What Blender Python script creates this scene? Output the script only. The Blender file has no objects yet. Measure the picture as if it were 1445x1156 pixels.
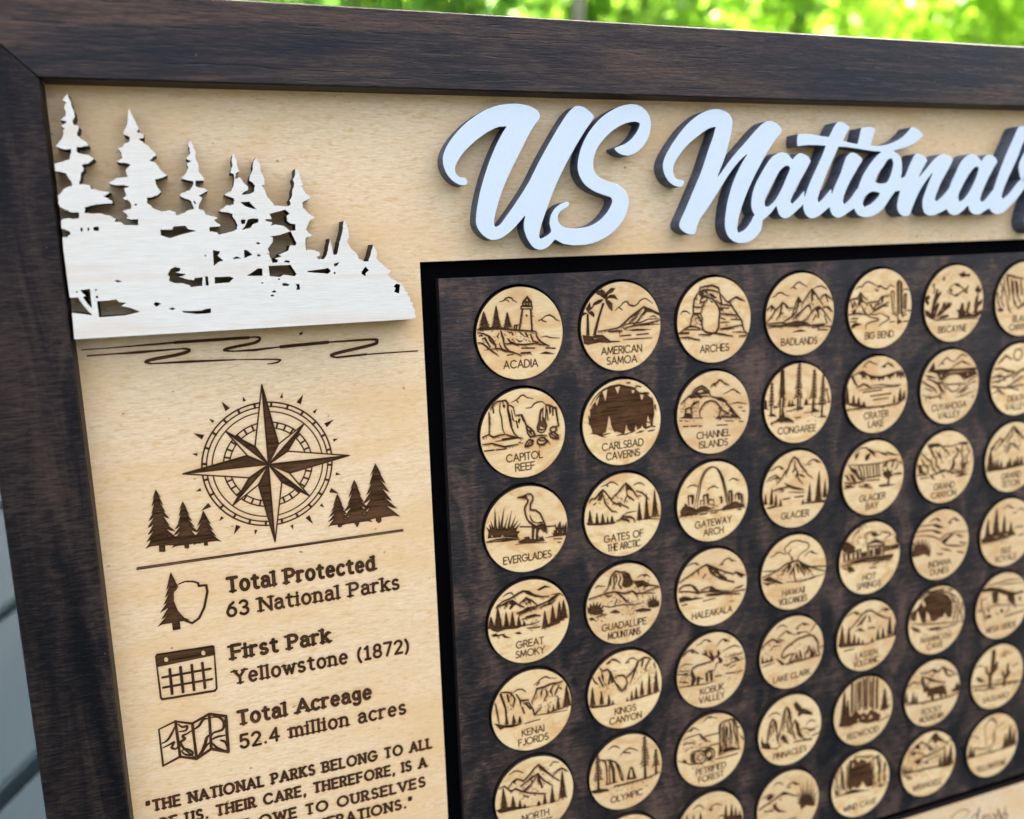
import bpy, math, random
import numpy as np
from mathutils import Matrix, Vector

SIGN='S3 -189 80 -259 78 -315 36 -323 -12 -294 -44 -242 -59 -183 -49 -151 -24 -169 -1 -210 19;S4 -210 19 -239 57 -195 78 -133 50 -108 22 -81 18 -66 45 -88 71 -97 96;S4 -81 18 -61 -4 -53 -29 -59 24 -70 95 -41 112 -20 81;S4 -25 116 -12 64 -1 46 8 79 3 124;S4 6 88 25 58 47 56 45 99 37 133;S4 59 140 76 80 97 64 115 83 112 117 91 125 72 97;S4 121 157 127 94 142 70 156 83;S6 127 24 159 84 176 154;S5 166 123 193 93 204 82 184 114 214 162;S6 214 34 211 80 234 114 225 139 200 132'
TOK=[
(0, 0, 'ACADIA', 'a lighthouse on a rocky cliff with pines', 'L4 -112 -172 -89 -176 -77 -189 -61 -192 -46 -188 -35 -175 -17 -166;L3 -84 -182 -68 -177 -58 -169;L4 104 -61 124 -70 130 -61 152 -53;L4 126 -72 147 -87 171 -91 194 -79 206 -64 227 -56;F 12 -158 17 -171 38 -192 44 -199 49 -191 69 -168 70 -155;E 38 -179 47 -178 47 -170 37 -170;L4 18 -158 16 -141;L4 67 -155 68 -138;L4 35 -156 34 -141;L4 49 -155 49 -140;L3 18 -149 66 -147;F 4 -147 74 -143 73 -123 3 -127;E 10 -140 69 -136 69 -129 10 -132;L5 14 -126 -5 -18;L5 62 -124 67 -12;F 33 -99 44 -96 42 -87 33 -89;L5 -35 -20 -31 -43 -7 -46;L4 -21 -19 -20 -41;T -133 -155 -39 32;T -71 -119 -33 29;T -202 -127 -34 38;L6 -238 -33 -189 -36 -121 -34 -44 -21 18 -14 89 -7;F -227 -37 -52 -28 -44 -18 -136 -27 -197 -25 -228 -23;L5 89 -7 91 16 103 35 120 53 146 67 166 75;L5 -239 -17 -206 -9 -176 6 -158 25 -143 55 -134 81;L6 -110 -19 -105 3 -96 22 -95 51;L5 -95 51 -47 52 16 61 87 58 146 71;L4 -118 -9 -130 9 -123 20;L5 -73 23 -58 43 -31 50;L4 -22 30 -7 44 12 40;L5 30 -7 37 12 42 20;L5 57 6 64 25 71 44;L4 -5 -9 6 3 17 9;L4 71 44 103 53;L4 -75 -13 -45 -4 -37 7;L5 -199 22 -185 41 -171 64;L5 -180 9 -169 31 -151 51;L5 -214 17 -199 15 -190 26;L4 -229 2 -214 1;L5 -239 37 -215 41 -193 59 -164 85 -134 104;L5 -163 75 -125 74 -94 84 -48 96 0 116;F -114 81 -71 83 0 116 -48 103 -95 93;L5 -95 52 -85 70 -67 86;L4 -120 46 -113 64 -102 76;L3 120 26 148 22 175 32 228 37;L4 7 79 80 83;L4 146 86 200 91;L5 3 106 54 106;F 107 115 145 105 199 121 157 120;L3 -76 112 -41 110;L2 -31 59 -8 68;R14 -91 -11 79 59;R10 -221 3 -133 81'),
(0, 1, 'AMERICAN|SAMOA', 'two palm trees on a tropical shore', 'F -114 -136 -100 -135 -130 -58 -156 35 -176 36 -149 -44;F -209 -85 -198 -80 -195 36 -215 35;F -106 -161 -126 -177 -147 -186 -155 -200 -121 -207 -101 -176;F -103 -158 -118 -192 -121 -216 -97 -198 -89 -176 -93 -157;F -100 -161 -88 -194 -59 -215 -32 -212 -51 -192 -76 -182 -89 -157;F -97 -155 -68 -178 -38 -177 -16 -146 -43 -158 -72 -161 -89 -149;F -97 -154 -72 -148 -52 -129 -52 -87 -73 -103 -89 -131;F -106 -158 -135 -155 -164 -142 -175 -124 -144 -130 -118 -140;F -202 -90 -177 -98 -161 -78 -166 -61 -186 -76;F -202 -90 -214 -111 -189 -147 -183 -117 -156 -130 -185 -102;F -204 -88 -231 -92 -237 -71 -215 -81;S4 -37 -90 -14 -108 3 -117 12 -129 37 -135 50 -117 79 -108 105 -120 118 -136 149 -146 170 -136 198 -116;L3 -14 -106 7 -92;L3 50 -116 75 -113;L5 -142 17 -92 14 -28 7 -7 -1 14 -15 49 -44 79 -62 114 -83 142 -102 170 -86 204 -71 241 -52;F 142 -102 178 -90 241 -59 235 -48 196 -66 161 -70 139 -50 126 -58 145 -80;L5 114 -83 92 -45 66 -31 49 -17;L5 126 -58 109 -29 74 -4;L4 6 11 19 -7 57 -13 117 -13 169 -29 241 -27;L5 14 11 74 1 169 -6 241 -21;L4 74 0 143 1 241 4;L4 178 -40 204 -46 222 -34;L4 83 -53 96 -68;L5 -79 22 1 25;F 35 23 91 19 134 23 186 30 134 33 74 31;L4 -10 53 56 52;L4 95 53 169 52;L4 13 75 91 76 195 78;F -238 32 -205 37 -180 42 -159 35 -113 40 -92 58 -67 76 -8 80 -12 85 -80 86 -139 79 -206 87 -230 81;E -180 56 -159 52 -134 57 -159 60;R8 -221 42 -114 79'),
(0, 2, 'ARCHES', 'a free standing stone arch', 'L6 -96 -192 -62 -197 -13 -199 28 -183 32 -156;L5 -94 -173 -54 -178 -9 -170 28 -160;L5 -96 -192 -101 -170 -118 -150 -133 -126 -141 -88 -141 -46 -154 -19 -162 15;F -98 -170 -78 -169 -66 -154 -78 -148 -54 -147 -37 -130 -62 -129 -78 -137 -104 -149;F -38 -156 -13 -152 3 -137 20 -130 4 -124 -29 -138;L5 -78 -172 -54 -164 -42 -146;L6 -78 -78 -70 -105 -41 -131 -13 -124 4 -105 25 -79 37 -43 29 -1 28 41 10 72 -19 75 -60 64 -81 48 -85 13 -81 -15 -94 -44 -82 -71;L5 -141 -88 -118 -82 -78 -79;L5 -138 -46 -94 -45;L5 -134 -39 -118 -42 -102 -23 -85 13;L5 -90 -134 -94 -107 -70 -112;F -90 -148 -62 -140 -74 -127 -90 -133;L5 32 -156 53 -134 78 -105 103 -96 124 -63 154 -23 180 7 193 44 199 73 223 89;L5 36 -142 49 -92;F -29 -114 -9 -109 -13 -99 -22 -103;L5 8 -115 37 -93 49 -92;L5 37 -87 86 -83 111 -75;L4 37 -68 95 -62;L5 37 -58 54 -57;L5 41 -36 87 -27 154 -21;L4 42 -11 71 1;L4 113 3 171 10;L4 46 17 88 18;F 67 31 96 34 80 38;L5 38 52 113 50 189 40;F 38 52 96 54 138 59 97 63 47 60;L5 -234 58 -198 38 -162 22 -126 31 -93 41;F -182 25 -158 17 -130 31 -158 33;L4 -206 42 -142 45 -85 52;L6 -234 60 -174 62;L6 -105 75 -36 83 -11 74 39 84 122 101;F 14 74 63 82 122 103 64 95 22 87;L5 -234 84 -174 88 -133 101 -101 105;L4 122 79 172 82 223 89;L5 168 104 207 106 223 93;L4 -224 -48 -210 -63 -186 -62 -162 -46;L5 93 -101 119 -113 148 -126 174 -113 203 -100;F 136 -122 152 -126 203 -100 170 -104;L3 -126 -18 -108 -20;L3 142 -6 154 -1;R8 -134 -32 -89 20;R6 -126 -136 -78 -85;R10 41 -79 172 36'),
(0, 3, 'BADLANDS', 'jagged badland peaks under clouds', 'L4 -79 -154 -55 -168 -37 -185 -16 -191 7 -179 43 -162;L4 -59 -164 -41 -153;L4 88 -147 114 -160 146 -164 169 -152 189 -140;L4 -208 -107 -184 -113 -167 -131 -141 -134 -119 -120 -84 -110;L5 -242 -36 -210 -60 -178 -36;F -210 -60 -199 -45 -182 -33 -201 -38 -216 -20;L5 -241 36 -207 5 -178 -33 -152 -53 -131 -74 -109 -62 -86 -42 -55 -41;L6 -135 -70 -139 -42 -142 -24 -151 -10;L4 -108 -54 -99 -39;L5 -172 22 -146 -6 -125 -15;L5 -63 6 -46 -36 -34 -72 -19 -102 6 -74;F -19 -102 6 -70 -16 -64 -11 -49 -28 -28 -27 -65;L5 -29 -36 -32 -14 -63 14 -97 26 -128 46;L5 2 -56 23 -84 49 -116 77 -147 102 -120 126 -93 163 -51;F 75 -144 88 -132 103 -109 89 -114 88 -77 77 -67 71 -111;L5 135 -86 157 -107 179 -113 207 -93 237 -80;L4 179 -105 199 -68;L5 -53 29 -23 1 12 -22 46 -50 69 -45 74 -19;L6 12 -19 -19 5 -31 23;L5 5 47 49 28 79 -8 105 -32 132 -42 164 -18 202 22 226 49;F 132 -42 146 -26 133 -16 139 18 130 32 124 -5 106 -21;L4 94 38 116 9;L4 175 13 199 59;L4 200 -27 233 -6;L5 159 -36 200 -38 223 -22;L5 -241 47 -189 46 -136 46 -83 56 -31 49;L6 -232 58 -127 63 -30 71 32 67 241 84;F -119 54 -31 38 32 45 77 62 5 62 -83 71;F 77 66 149 63 204 63 168 75 95 78;L4 -231 77 -197 68 -127 72;F -56 106 -20 97 6 93 51 105 -2 106;L4 87 85 141 85;L4 132 99 205 104;R8 18 -99 136 -56;R8 -174 -58 -40 22;R12 -42 -44 222 53'),
(0, 4, 'BIG BEND', 'mesas and a tall saguaro', 'L4 -196 -130 -172 -145 -148 -142 -125 -166 -100 -173 -60 -155 -35 -142;L4 -35 -142 0 -141 20 -124 45 -119 69 -143 105 -128;L4 -49 -123 -24 -114 -38 -109;L4 -25 -134 5 -137;L5 -238 -66 -217 -73 -179 -75 -156 -107 -135 -81 -105 -65;F -161 -105 -145 -81 -133 -45 -153 -50 -166 -20 -177 -36 -169 -67;L5 -231 -62 -215 -19 -202 -53 -181 -21;F -214 1 -186 -13 -189 14 -218 16;L4 -134 -57 -103 -32 -108 -21;L4 -158 -43 -131 -2 -100 31;L5 -104 -44 -20 -47 8 -74 67 -82;F 3 -66 23 -73 20 -37 5 -34;L4 -89 -31 -47 6 11 -18 60 -39;L5 -79 -31 -53 2 -34 -28 5 -34;L4 -91 32 -47 14 11 -10 65 -35;L4 26 -13 61 -15;L5 -242 19 -165 19 -96 31;L4 -100 31 -46 34 3 29;S4 -136 5 -85 44 -25 59 -14 72 -73 80 -107 94 -106 118;S4 3 29 55 52 71 69 17 93 -7 108;L4 -222 48 -173 50;L4 -226 67 -182 66;F -220 91 -192 73 -137 88 -181 97 -214 111;L5 138 69 124 -155 138 -166 159 -153 176 59;F 132 -154 142 -158 153 45 145 45;F 149 -154 156 -149 171 46 161 46;L4 136 32 114 31 95 10 79 -98 91 -105 102 -93 107 -1 123 12;L4 175 39 200 32 204 -76 193 -84 179 -73 183 7;F 187 -73 194 -76 196 20 189 15;L4 94 34 135 52;L4 176 59 206 48;L4 146 69 148 105;F 132 84 167 82 179 99 138 101;L3 77 89 117 87;L4 188 92 250 91;L4 167 -105 197 -112 228 -102;L4 215 25 256 27;R10 -227 -70 -116 14'),
(0, 5, 'BISCAYNE', 'reef fish among corals', 'F 19 -186 40 -190 65 -202 83 -183 121 -185 116 -169 84 -171 52 -165;S4 -59 -88 -29 -115 12 -127 52 -103 80 -85 110 -108 96 -84 103 -65 70 -77 38 -62 13 -47 -26 -62 -58 -75 -59 -88;F -9 -122 23 -128 55 -103 24 -108;F -44 -99 -28 -94 -21 -74 -43 -77;F 1 -60 33 -63 18 -45;F 85 -89 110 -108 101 -88 103 -68;O3 -98 -162 9;O3 -180 -126 8;S4 -179 -119 -170 -93 -179 -69;F -163 94 -171 45 -163 13 -148 -3 -139 -14 -122 -1 -136 31 -149 71;F -169 86 -191 60 -188 28 -176 -29 -163 -68 -150 -104 -139 -91 -147 -68 -122 -82 -111 -74 -140 -35 -163 13;F -153 87 -124 47 -100 16 -91 -12 -69 -7 -78 17 -54 -10 -21 -4 -30 20 -71 42 -101 65;E -103 40 -89 21 -90 41;E -165 61 -157 29 -153 46;F -241 -56 -215 -63 -204 -46 -223 -31 -207 -14 -221 2 -242 -24;F -242 29 -208 39 -163 86 -184 89 -228 62;F -142 95 -101 73 -48 68 -37 81 -78 91;L4 -241 57 -184 85 -120 105;F 39 94 43 65 19 39 46 45 64 -4 82 9 84 43 102 60 118 -5 134 -8 136 16 123 61 158 80 177 48 169 22 181 -35 202 -42 200 -1 227 -8 237 -24 237 9 203 32 200 66 232 51 242 68 203 99 115 96;E 97 76 107 60 114 77;E 163 84 176 64 182 81;F 167 -77 197 -112 205 -83 226 -91 222 -66 196 -59;L4 195 -67 194 -9;L4 -152 101 -35 98 116 102 226 109'),
(0, 6, 'BLACK|CANYON', 'sheer black canyon walls', 'L5 -170 -169 -125 -158 -73 -144 -15 -137;L5 -211 -116 -189 -65 -197 -24;L5 -185 -148 -180 -81 -151 -13;L5 -157 -139 -132 -54 -127 5;F -170 -164 -152 -155 -139 -71 -156 -97;L5 -123 -137 -104 -53 -80 24 -42 60;F -116 -125 -102 -120 -87 -35 -100 -44;L5 -88 -127 -62 -34 -23 27;F -82 -123 -65 -118 -46 -42 -61 -42;L5 -37 -125 -17 -32;L5 -238 -51 -221 17 -201 60;L5 -150 -5 -122 64 -103 82;L6 -42 60 12 25;F -223 59 -185 52 -166 74 -211 76;L4 -208 -24 -174 45;L5 32 -122 31 -12 2 46;L5 79 -112 67 6 26 55;L5 127 -93 115 17;R30 -238 -109 5 71;R26 -2 -115 215 83'),
(1, 0, 'CAPITOL|REEF', 'canyon cliffs and a leafy plant', 'L4 -59 -177 -34 -186 -18 -196 -5 -207 11 -210 30 -195 66 -183;L3 -30 -185 -22 -173;L4 20 -136 52 -136 69 -155 93 -164 117 -161 137 -144;L5 -183 -155 -163 -179 -143 -190 -92 -191 -81 -171 -84 -145 -78 -100 -70 -46 -56 -7 -29 20 -7 25;L4 -125 -187 -130 -135 -122 -97 -118 -36 -107 -8;L5 -192 -139 -190 -88 -197 -18;L4 -167 -172 -165 -131;F -111 -170 -97 -168 -99 -151 -110 -155;L4 -88 -161 -66 -160 -51 -148 -43 -104;L5 -43 -104 -5 -104 6 -76 17 -45 48 -17 64 6 59 17;F -25 -86 -12 -82 -21 -56 -30 -65;L4 -63 -136 -57 -83 -46 -70;L4 -38 -73 -31 -35;L4 -82 -149 -72 -107 -62 -45;F -13 -101 1 -100 12 -68 2 -62;L5 -236 -7 -197 -16 -174 2 -142 -5 -107 -8;L5 -107 -8 -72 7 -33 20;L4 -163 26 -112 25 -41 24;F -131 15 -64 13 -9 25 -65 27 -112 29;L5 -237 33 -183 34 -152 47 -114 61 -66 59 -34 56;L4 -227 71 -173 72;L4 -161 73 -106 74;L6 15 -34 33 -30 60 -2 65 21 39 26 24 1 17 -30;L4 17 -26 48 12;F 36 -20 56 -11 48 4 36 -3;F 104 -120 124 -130 119 -81 134 -49 142 -25 133 -3 120 11 100 13 80 0 77 -24 90 -57 95 -91;E 112 -108 117 -110 113 -58 104 -55 107 -89;L5 137 -144 138 -109 130 -57;L6 137 -144 161 -138 185 -120 196 -119 200 -73 207 -18 186 -13;F 153 -131 165 -133 168 -99 157 -85;F 173 -121 183 -117 181 -78 173 -75;L3 144 -116 147 -55;E 97 -29 121 -15 134 -26 121 -8 97 -14;E 88 -7 108 -1 129 -7 112 7 92 2;L5 158 -12 178 -17 194 -8 190 11 169 15 155 0 160 -11;L6 149 18 177 17 200 35 203 55 176 50 156 38 149 18;L4 161 23 197 50;L6 79 45 99 36 123 43 133 63 118 77 90 76 77 61 79 45;L4 87 50 119 58;L6 12 54 31 40 53 47 46 69 21 78 4 74 12 54;L3 46 50 13 73;L5 63 21 100 25 136 28;L5 120 38 139 60 150 75;F -34 49 -18 41 -22 52 0 52 -14 58'),
(1, 1, 'CARLSBAD|CAVERNS', 'a dark cave full of stalactites', 'F -197 -61 -198 -96 -175 -109 -166 -139 -148 -165 -114 -195 -75 -211 -41 -214 -11 -217 28 -203 84 -188 110 -162 154 -150 184 -123 202 -82 206 -22 197 9 194 41 183 48 148 57 126 42 59 68 16 71 -32 50 -101 43 -139 55 -186 46 -190 18 -206 -23;E -118 -189 -86 -202 -93 -160 -102 -130 -112 -162;E -41 -206 -5 -209 -16 -184 -20 -161 -31 -182;E 62 -182 84 -174 75 -157 66 -162;E 116 -149 142 -143 130 -113 121 -121;E -166 -136 -135 -168 -143 -141 -155 -107;E -82 -54 -74 -25 -68 11 -53 49 -105 44 -96 8 -88 -27;E 25 8 33 41 55 63 9 70 18 43;E 164 -26 175 7 183 40 152 44 157 6;E 126 26 134 51 119 48;E 86 22 95 55 75 57;D0 -83 25 3;D0 -70 34 3;L3 157 14 175 23;L4 -195 -121 -169 -155 -144 -180 -110 -200 -67 -214 -11 -217 36 -203 88 -190;L5 -207 -62 -201 -30 -208 -15;L5 -187 -110 -166 -128 -179 -82;L4 93 -200 123 -192;L4 36 -223 54 -222;F 84 -188 101 -199 92 -183;L5 140 -155 171 -150;L6 191 -123 195 -95 200 -98;L5 211 -77 212 -57;L4 -198 39 -122 58 -79 53;F -169 48 -139 56 -97 77 -131 68;L4 -36 73 -10 70 24 72 55 66;F 77 76 112 63 143 64 121 72;L4 165 71 201 69;L4 190 45 208 49'),
(1, 2, 'CHANNEL|ISLANDS', 'a sea arch in a craggy island', 'L5 -25 -157 -4 -172 21 -175 33 -190 50 -187 67 -171 101 -157;L4 -4 -172 12 -156;F 67 -167 96 -157 84 -155;L4 67 -105 97 -114 118 -125 135 -126 156 -114 182 -97;F 135 -126 156 -112 182 -95 156 -105;L6 -153 -121 -132 -148 -112 -157 -83 -165 -58 -152 -37 -133 -25 -106;F -144 -127 -120 -145 -83 -155 -41 -129 -33 -114 -83 -115 -116 -118;E -116 -136 -83 -145 -66 -131 -99 -125;L5 -222 -73 -197 -93 -169 -112 -124 -118 -83 -107 -25 -101;F -173 -110 -132 -112 -87 -104 -124 -97 -157 -96;F -107 -110 -74 -103 -83 -89 -103 -95;L6 -25 -101 17 -88 51 -81 76 -64 94 -37 119 -16 145 16 176 45;F -8 -94 42 -82 85 -56 68 -54 26 -72;L5 -94 15 -99 -14 -82 -42 -58 -65 -20 -73 13 -62 39 -34 43 -1 35 28 12 33;L5 -152 10 -152 -49 -136 -69 -103 -77;F -156 -49 -124 -75 -95 -80 -132 -58;L5 -193 -16 -189 -38 -169 -44 -152 -38;L6 -193 -9 -165 -6 -160 9;F -234 12 -201 5 -197 -17 -185 -15 -156 -5 -156 9 -140 18 -74 23 -74 28 -173 20;F 111 -17 145 9 180 48 129 41 111 24 133 22 103 -3;L5 43 -30 60 -7 86 3;L5 69 1 103 12 60 23;L6 14 33 69 33 180 47;F 31 35 56 41 44 52;L4 111 -39 162 -45 226 -30;L3 171 -15 196 -12;L3 197 10 218 12;L3 78 58 137 64;L3 176 71 205 74;F -205 26 -156 38 -189 36;L3 -230 27 -214 29;L2 -140 36 -130 37;L4 -205 64 -172 66;L4 -156 67 -115 69;L4 -102 71 -82 74;L3 23 78 95 84;R9 -148 -84 -99 7;R6 -230 -70 -189 -16;R12 1 -64 111 28'),
(1, 3, 'CONGAREE', 'tall bare trunked swamp conifers', 'K -1 -244 45 29;K -120 -215 110 30;K 113 -200 56 30;K -196 -139 68 21;K 180 -168 101 24;F -138 -209 -110 -210 -103 -63 -107 34 -90 85 -67 103 -130 104 -166 101 -135 77 -134 -66;E -127 -43 -116 -42 -118 64 -126 63;F -4 -55 18 -53 21 24 39 41 -6 46;E 2 -47 10 -46 12 23 5 22;F 110 -45 126 -43 126 41 159 60 95 61 112 40;E 116 -29 121 -28 123 41 118 40;F -202 56 -176 51 -153 75 -220 61;F 174 92 207 91 216 104 151 99;T -66 -24 12 13;T -44 -22 14 14;T 60 -26 16 22;F -88 10 -16 5 -25 16 -70 17;F -185 12 -159 3 -150 19 -181 20;F -247 21 -244 -39 -230 -30 -225 16 -207 25;L4 57 12 158 15 245 6;L4 210 -74 232 12;L4 201 -67 219 -73;F -104 76 -68 84 -22 111 -76 102;L5 -196 109 -148 99 -31 112;L4 -33 38 39 29;L4 49 65 113 63 168 61;L4 -14 89 23 89;L3 -78 45 -33 41;R14 -220 24 208 118'),
(1, 4, 'CRATER|LAKE', 'a crater lake with a small island', 'L4 -119 -184 -91 -206 -66 -220 -41 -206 0 -191;F -115 -191 -80 -185 -95 -182;L4 26 -172 51 -183 81 -197 112 -182 128 -164;F 31 -174 66 -185 62 -167;F 76 -195 128 -167 102 -175;L5 -196 -141 -148 -154 -113 -159 -72 -131 -16 -115 34 -111 85 -119 145 -134 191 -139;F -148 -151 -108 -156 -77 -132 -97 -129 -81 -104 -107 -122 -116 -107 -127 -136;F -72 -127 -16 -113 -20 -91 -34 -108 -45 -93;F -6 -110 55 -109 46 -85 30 -103 16 -84 4 -105;F 75 -116 135 -129 132 -103 116 -112 102 -89 85 -106;F 145 -130 207 -129 220 -87 198 -106 189 -82 172 -112 158 -92;F -211 -135 -186 -137 -175 -104 -149 -65 -174 -79;L5 -163 -62 -134 -68 -114 -78 -79 -71 -48 -48;F -104 -73 -79 -73 -48 -48 -73 -54;L4 -49 -61 37 -61 109 -47 191 -48;L4 -143 -40 -13 -45 171 -38;F 109 -51 191 -48 171 -38;L4 -112 -25 39 -27;L4 -51 5 112 3;L3 -29 31 93 30;T -233 -76 37 26;T -183 -19 42 20;T -143 0 49 18;T -101 33 64 20;T 141 13 63 14;T 187 -28 59 25;T 219 -9 50 19;F -238 36 -179 34 -78 68 -97 78 -188 57;L5 -231 74 -87 75 44 79 157 73 218 49;F 106 81 157 69 218 49 178 75;R8 -228 37 -107 81'),
(1, 5, 'CUYAHOGA|VALLEY', 'an arched bridge over a river', 'L4 -110 -140 -80 -167 -49 -190 -34 -197 -5 -174 33 -163;L4 38 -171 69 -194 95 -207 135 -189;L4 -80 -163 -58 -157;L4 -12 -116 51 -145 99 -162 139 -142 173 -127;F 93 -163 139 -140 111 -144;F -145 -176 -131 -134 -146 -122 -184 -125 -164 -153;L6 -194 -122 -119 -120 -12 -112 98 -106 219 -105;F -183 -121 -12 -114 225 -102 214 -90 98 -97 -140 -105;S6 -66 -45 -41 -72 1 -86 56 -84 90 -66 120 -34;F -140 -109 -75 -100 -43 -102 0 -98 -42 -81 -72 -49 -94 -55 -107 -90;F 55 -90 209 -90 233 -63 136 -36 107 -56;E -85 -88 -75 -94 -73 -66 -84 -71;E 144 -77 152 -78 154 -61 145 -57;E 177 -80 185 -80 184 -67;F -224 -99 -160 -86 -116 -66 -181 -79;L4 -37 -17 127 -7;S4 -37 -17 -14 10 21 35 64 26 83 -3;L5 -191 -72 -136 -50 -91 -22 -56 24;F -113 -32 -68 6 -44 37 -78 22;L5 -237 -59 -188 -30 -133 0 -109 27;F -229 -17 -186 -4 -132 17 -175 9;L5 -158 -61 -113 -32 -71 -37 -35 9;L4 127 -7 180 -33 240 -54;L4 66 51 129 14 214 -21;F 77 52 129 23 162 17 109 47;L4 -226 34 -172 56 -97 54 -44 33;F -183 46 -150 58 -160 69;F -108 44 -64 65 -74 77;L4 45 75 111 72 209 47;R24 -234 -84 -31 68;R18 60 -26 246 93'),
(1, 6, 'DEATH|VALLEY', 'a low sun above desert ridges', 'O4 -19 -169 38;L5 -192 -122 -155 -149 -128 -169 -74 -143;F -181 -130 -138 -157 -159 -132;L5 -217 -85 -155 -84 -96 -63 -38 -58;F -178 -86 -96 -67 -37 -54 -106 -55;L5 -240 -27 -173 -38 -115 -21 42 -69;L5 -233 0 -181 4 -114 -16;F -196 -40 -138 -27 -172 -21;L5 -97 46 -20 9 47 -21;L5 -46 -19 42 -73 138 -48 237 -5;L5 -235 34 -120 49 -63 49 52 37;F -236 26 -155 41 -74 50 -154 50;L4 -225 87 -176 65 -139 95;L4 -177 52 -116 97;L4 -74 53 9 73;R20 -233 -69 53 41;R14 56 -46 246 84'),
(2, 0, 'EVERGLADES', 'a tall heron wading between marsh grasses', 'L5 -48 -189 -12 -194 9 -201 29 -200 42 -183 40 -163 27 -142 25 -118 30 -107 55 -102 83 -79 98 -45 106 -24 117 10 117 30 96 23 84 -3;L5 -48 -189 -20 -182 4 -178 13 -167 10 -152 -4 -134 -8 -119 -5 -91 4 -58 20 -36 39 -13 84 -1;F -48 -189 -12 -194 14 -194 4 -181 -20 -182;L4 21 -79 28 -55 40 -37 64 -26;L5 64 -26 85 -27 106 -24;F 43 -9 89 -20 110 -15 117 14 108 31 88 17 76 8 47 4;F 31 -7 48 -8 41 63 29 61;F 57 1 80 8 67 34 70 67 52 64;L6 12 -49 32 -25 56 -11;L4 -38 -20 31 -9;L4 117 2 171 5;F -57 68 -28 56 -8 51 -20 42 1 45 9 42 21 60 78 68 70 51 87 61 91 50 107 84 61 82 28 81 -21 79;L4 -70 79 -13 77 115 94;F 128 67 162 60 150 42 166 47 158 28 172 34 170 -11 181 19 197 -11 204 -18 209 23 222 1 223 25 241 -9 241 28 237 71 195 69;E 179 43 186 32 189 48;E 212 48 217 32 219 57;L4 111 67 161 64 237 66;L3 161 80 211 85;L3 186 104 202 107;F -229 19 -222 -16 -237 -49 -214 -26 -217 -62 -203 -36 -208 -80 -195 -43 -190 -34 -181 -150 -174 -40 -166 -23 -159 -104 -154 -37 -149 -60 -126 -146 -139 -43 -134 -26 -104 -100 -122 -33 -116 -16 -83 -125 -99 -37 -98 -21 -60 -90 -82 -27 -45 -61 -74 -18 -66 -17 -33 -43 -63 0 -39 7 -56 24 -48 45 -132 25;E -211 9 -203 3 -196 21;E -152 22 -144 11 -132 21;L5 -236 37 -181 34 -125 34 -44 50;F -181 37 -117 41 -60 47 -109 52;L4 -233 42 -133 49 -61 51'),
(2, 1, 'GATES OF|THE ARCTIC', 'arctic peaks above a winding river', 'L4 -136 -186 -101 -194 -75 -205 -53 -200 -27 -180;L4 -101 -190 -93 -183;L4 70 -167 96 -175 119 -173 141 -156;L5 -72 -107 -50 -125 -28 -138 -5 -164 21 -185 47 -161 69 -132 87 -100 114 -99;F 21 -185 47 -157 65 -130 38 -146 25 -131 19 -157;L4 21 -156 29 -114 47 -84;L4 29 -114 11 -80;L4 38 -105 69 -76;L5 87 -132 123 -115 163 -76;L5 -214 -110 -197 -124 -180 -121 -167 -128 -149 -150 -127 -165 -110 -149 -93 -126 -76 -108;F -127 -165 -124 -130 -141 -104 -163 -107 -150 -134 -175 -129 -149 -147;L5 -124 -134 -116 -89 -94 -57 -73 -34 -42 -24;L5 -93 -126 -68 -90 -46 -71 -24 -71 2 -57 33 -38;L4 -33 -69 -16 -51;L3 -68 -70 -50 -80;L4 -185 -86 -172 -96;T 152 -111 46 22;T 206 -126 35 27;T 104 -65 48 22;L4 -12 7 28 -8 82 -9;T -211 -61 26 22;T -168 -39 29 17;T -132 -30 31 17;T -101 -9 40 12;T -73 -7 40 19;F -236 13 -183 24 -43 36 -61 46 -148 41 -226 29;S5 -7 5 19 16 63 30 72 52;S5 -43 28 -3 27 36 43 10 23;F -21 14 19 9 59 15 28 18 -3 22 23 31 10 37 -17 27;L4 81 45 162 48 235 61;L4 162 40 235 41;R8 -67 -119 29 -65;R6 -154 -122 -94 -74'),
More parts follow.
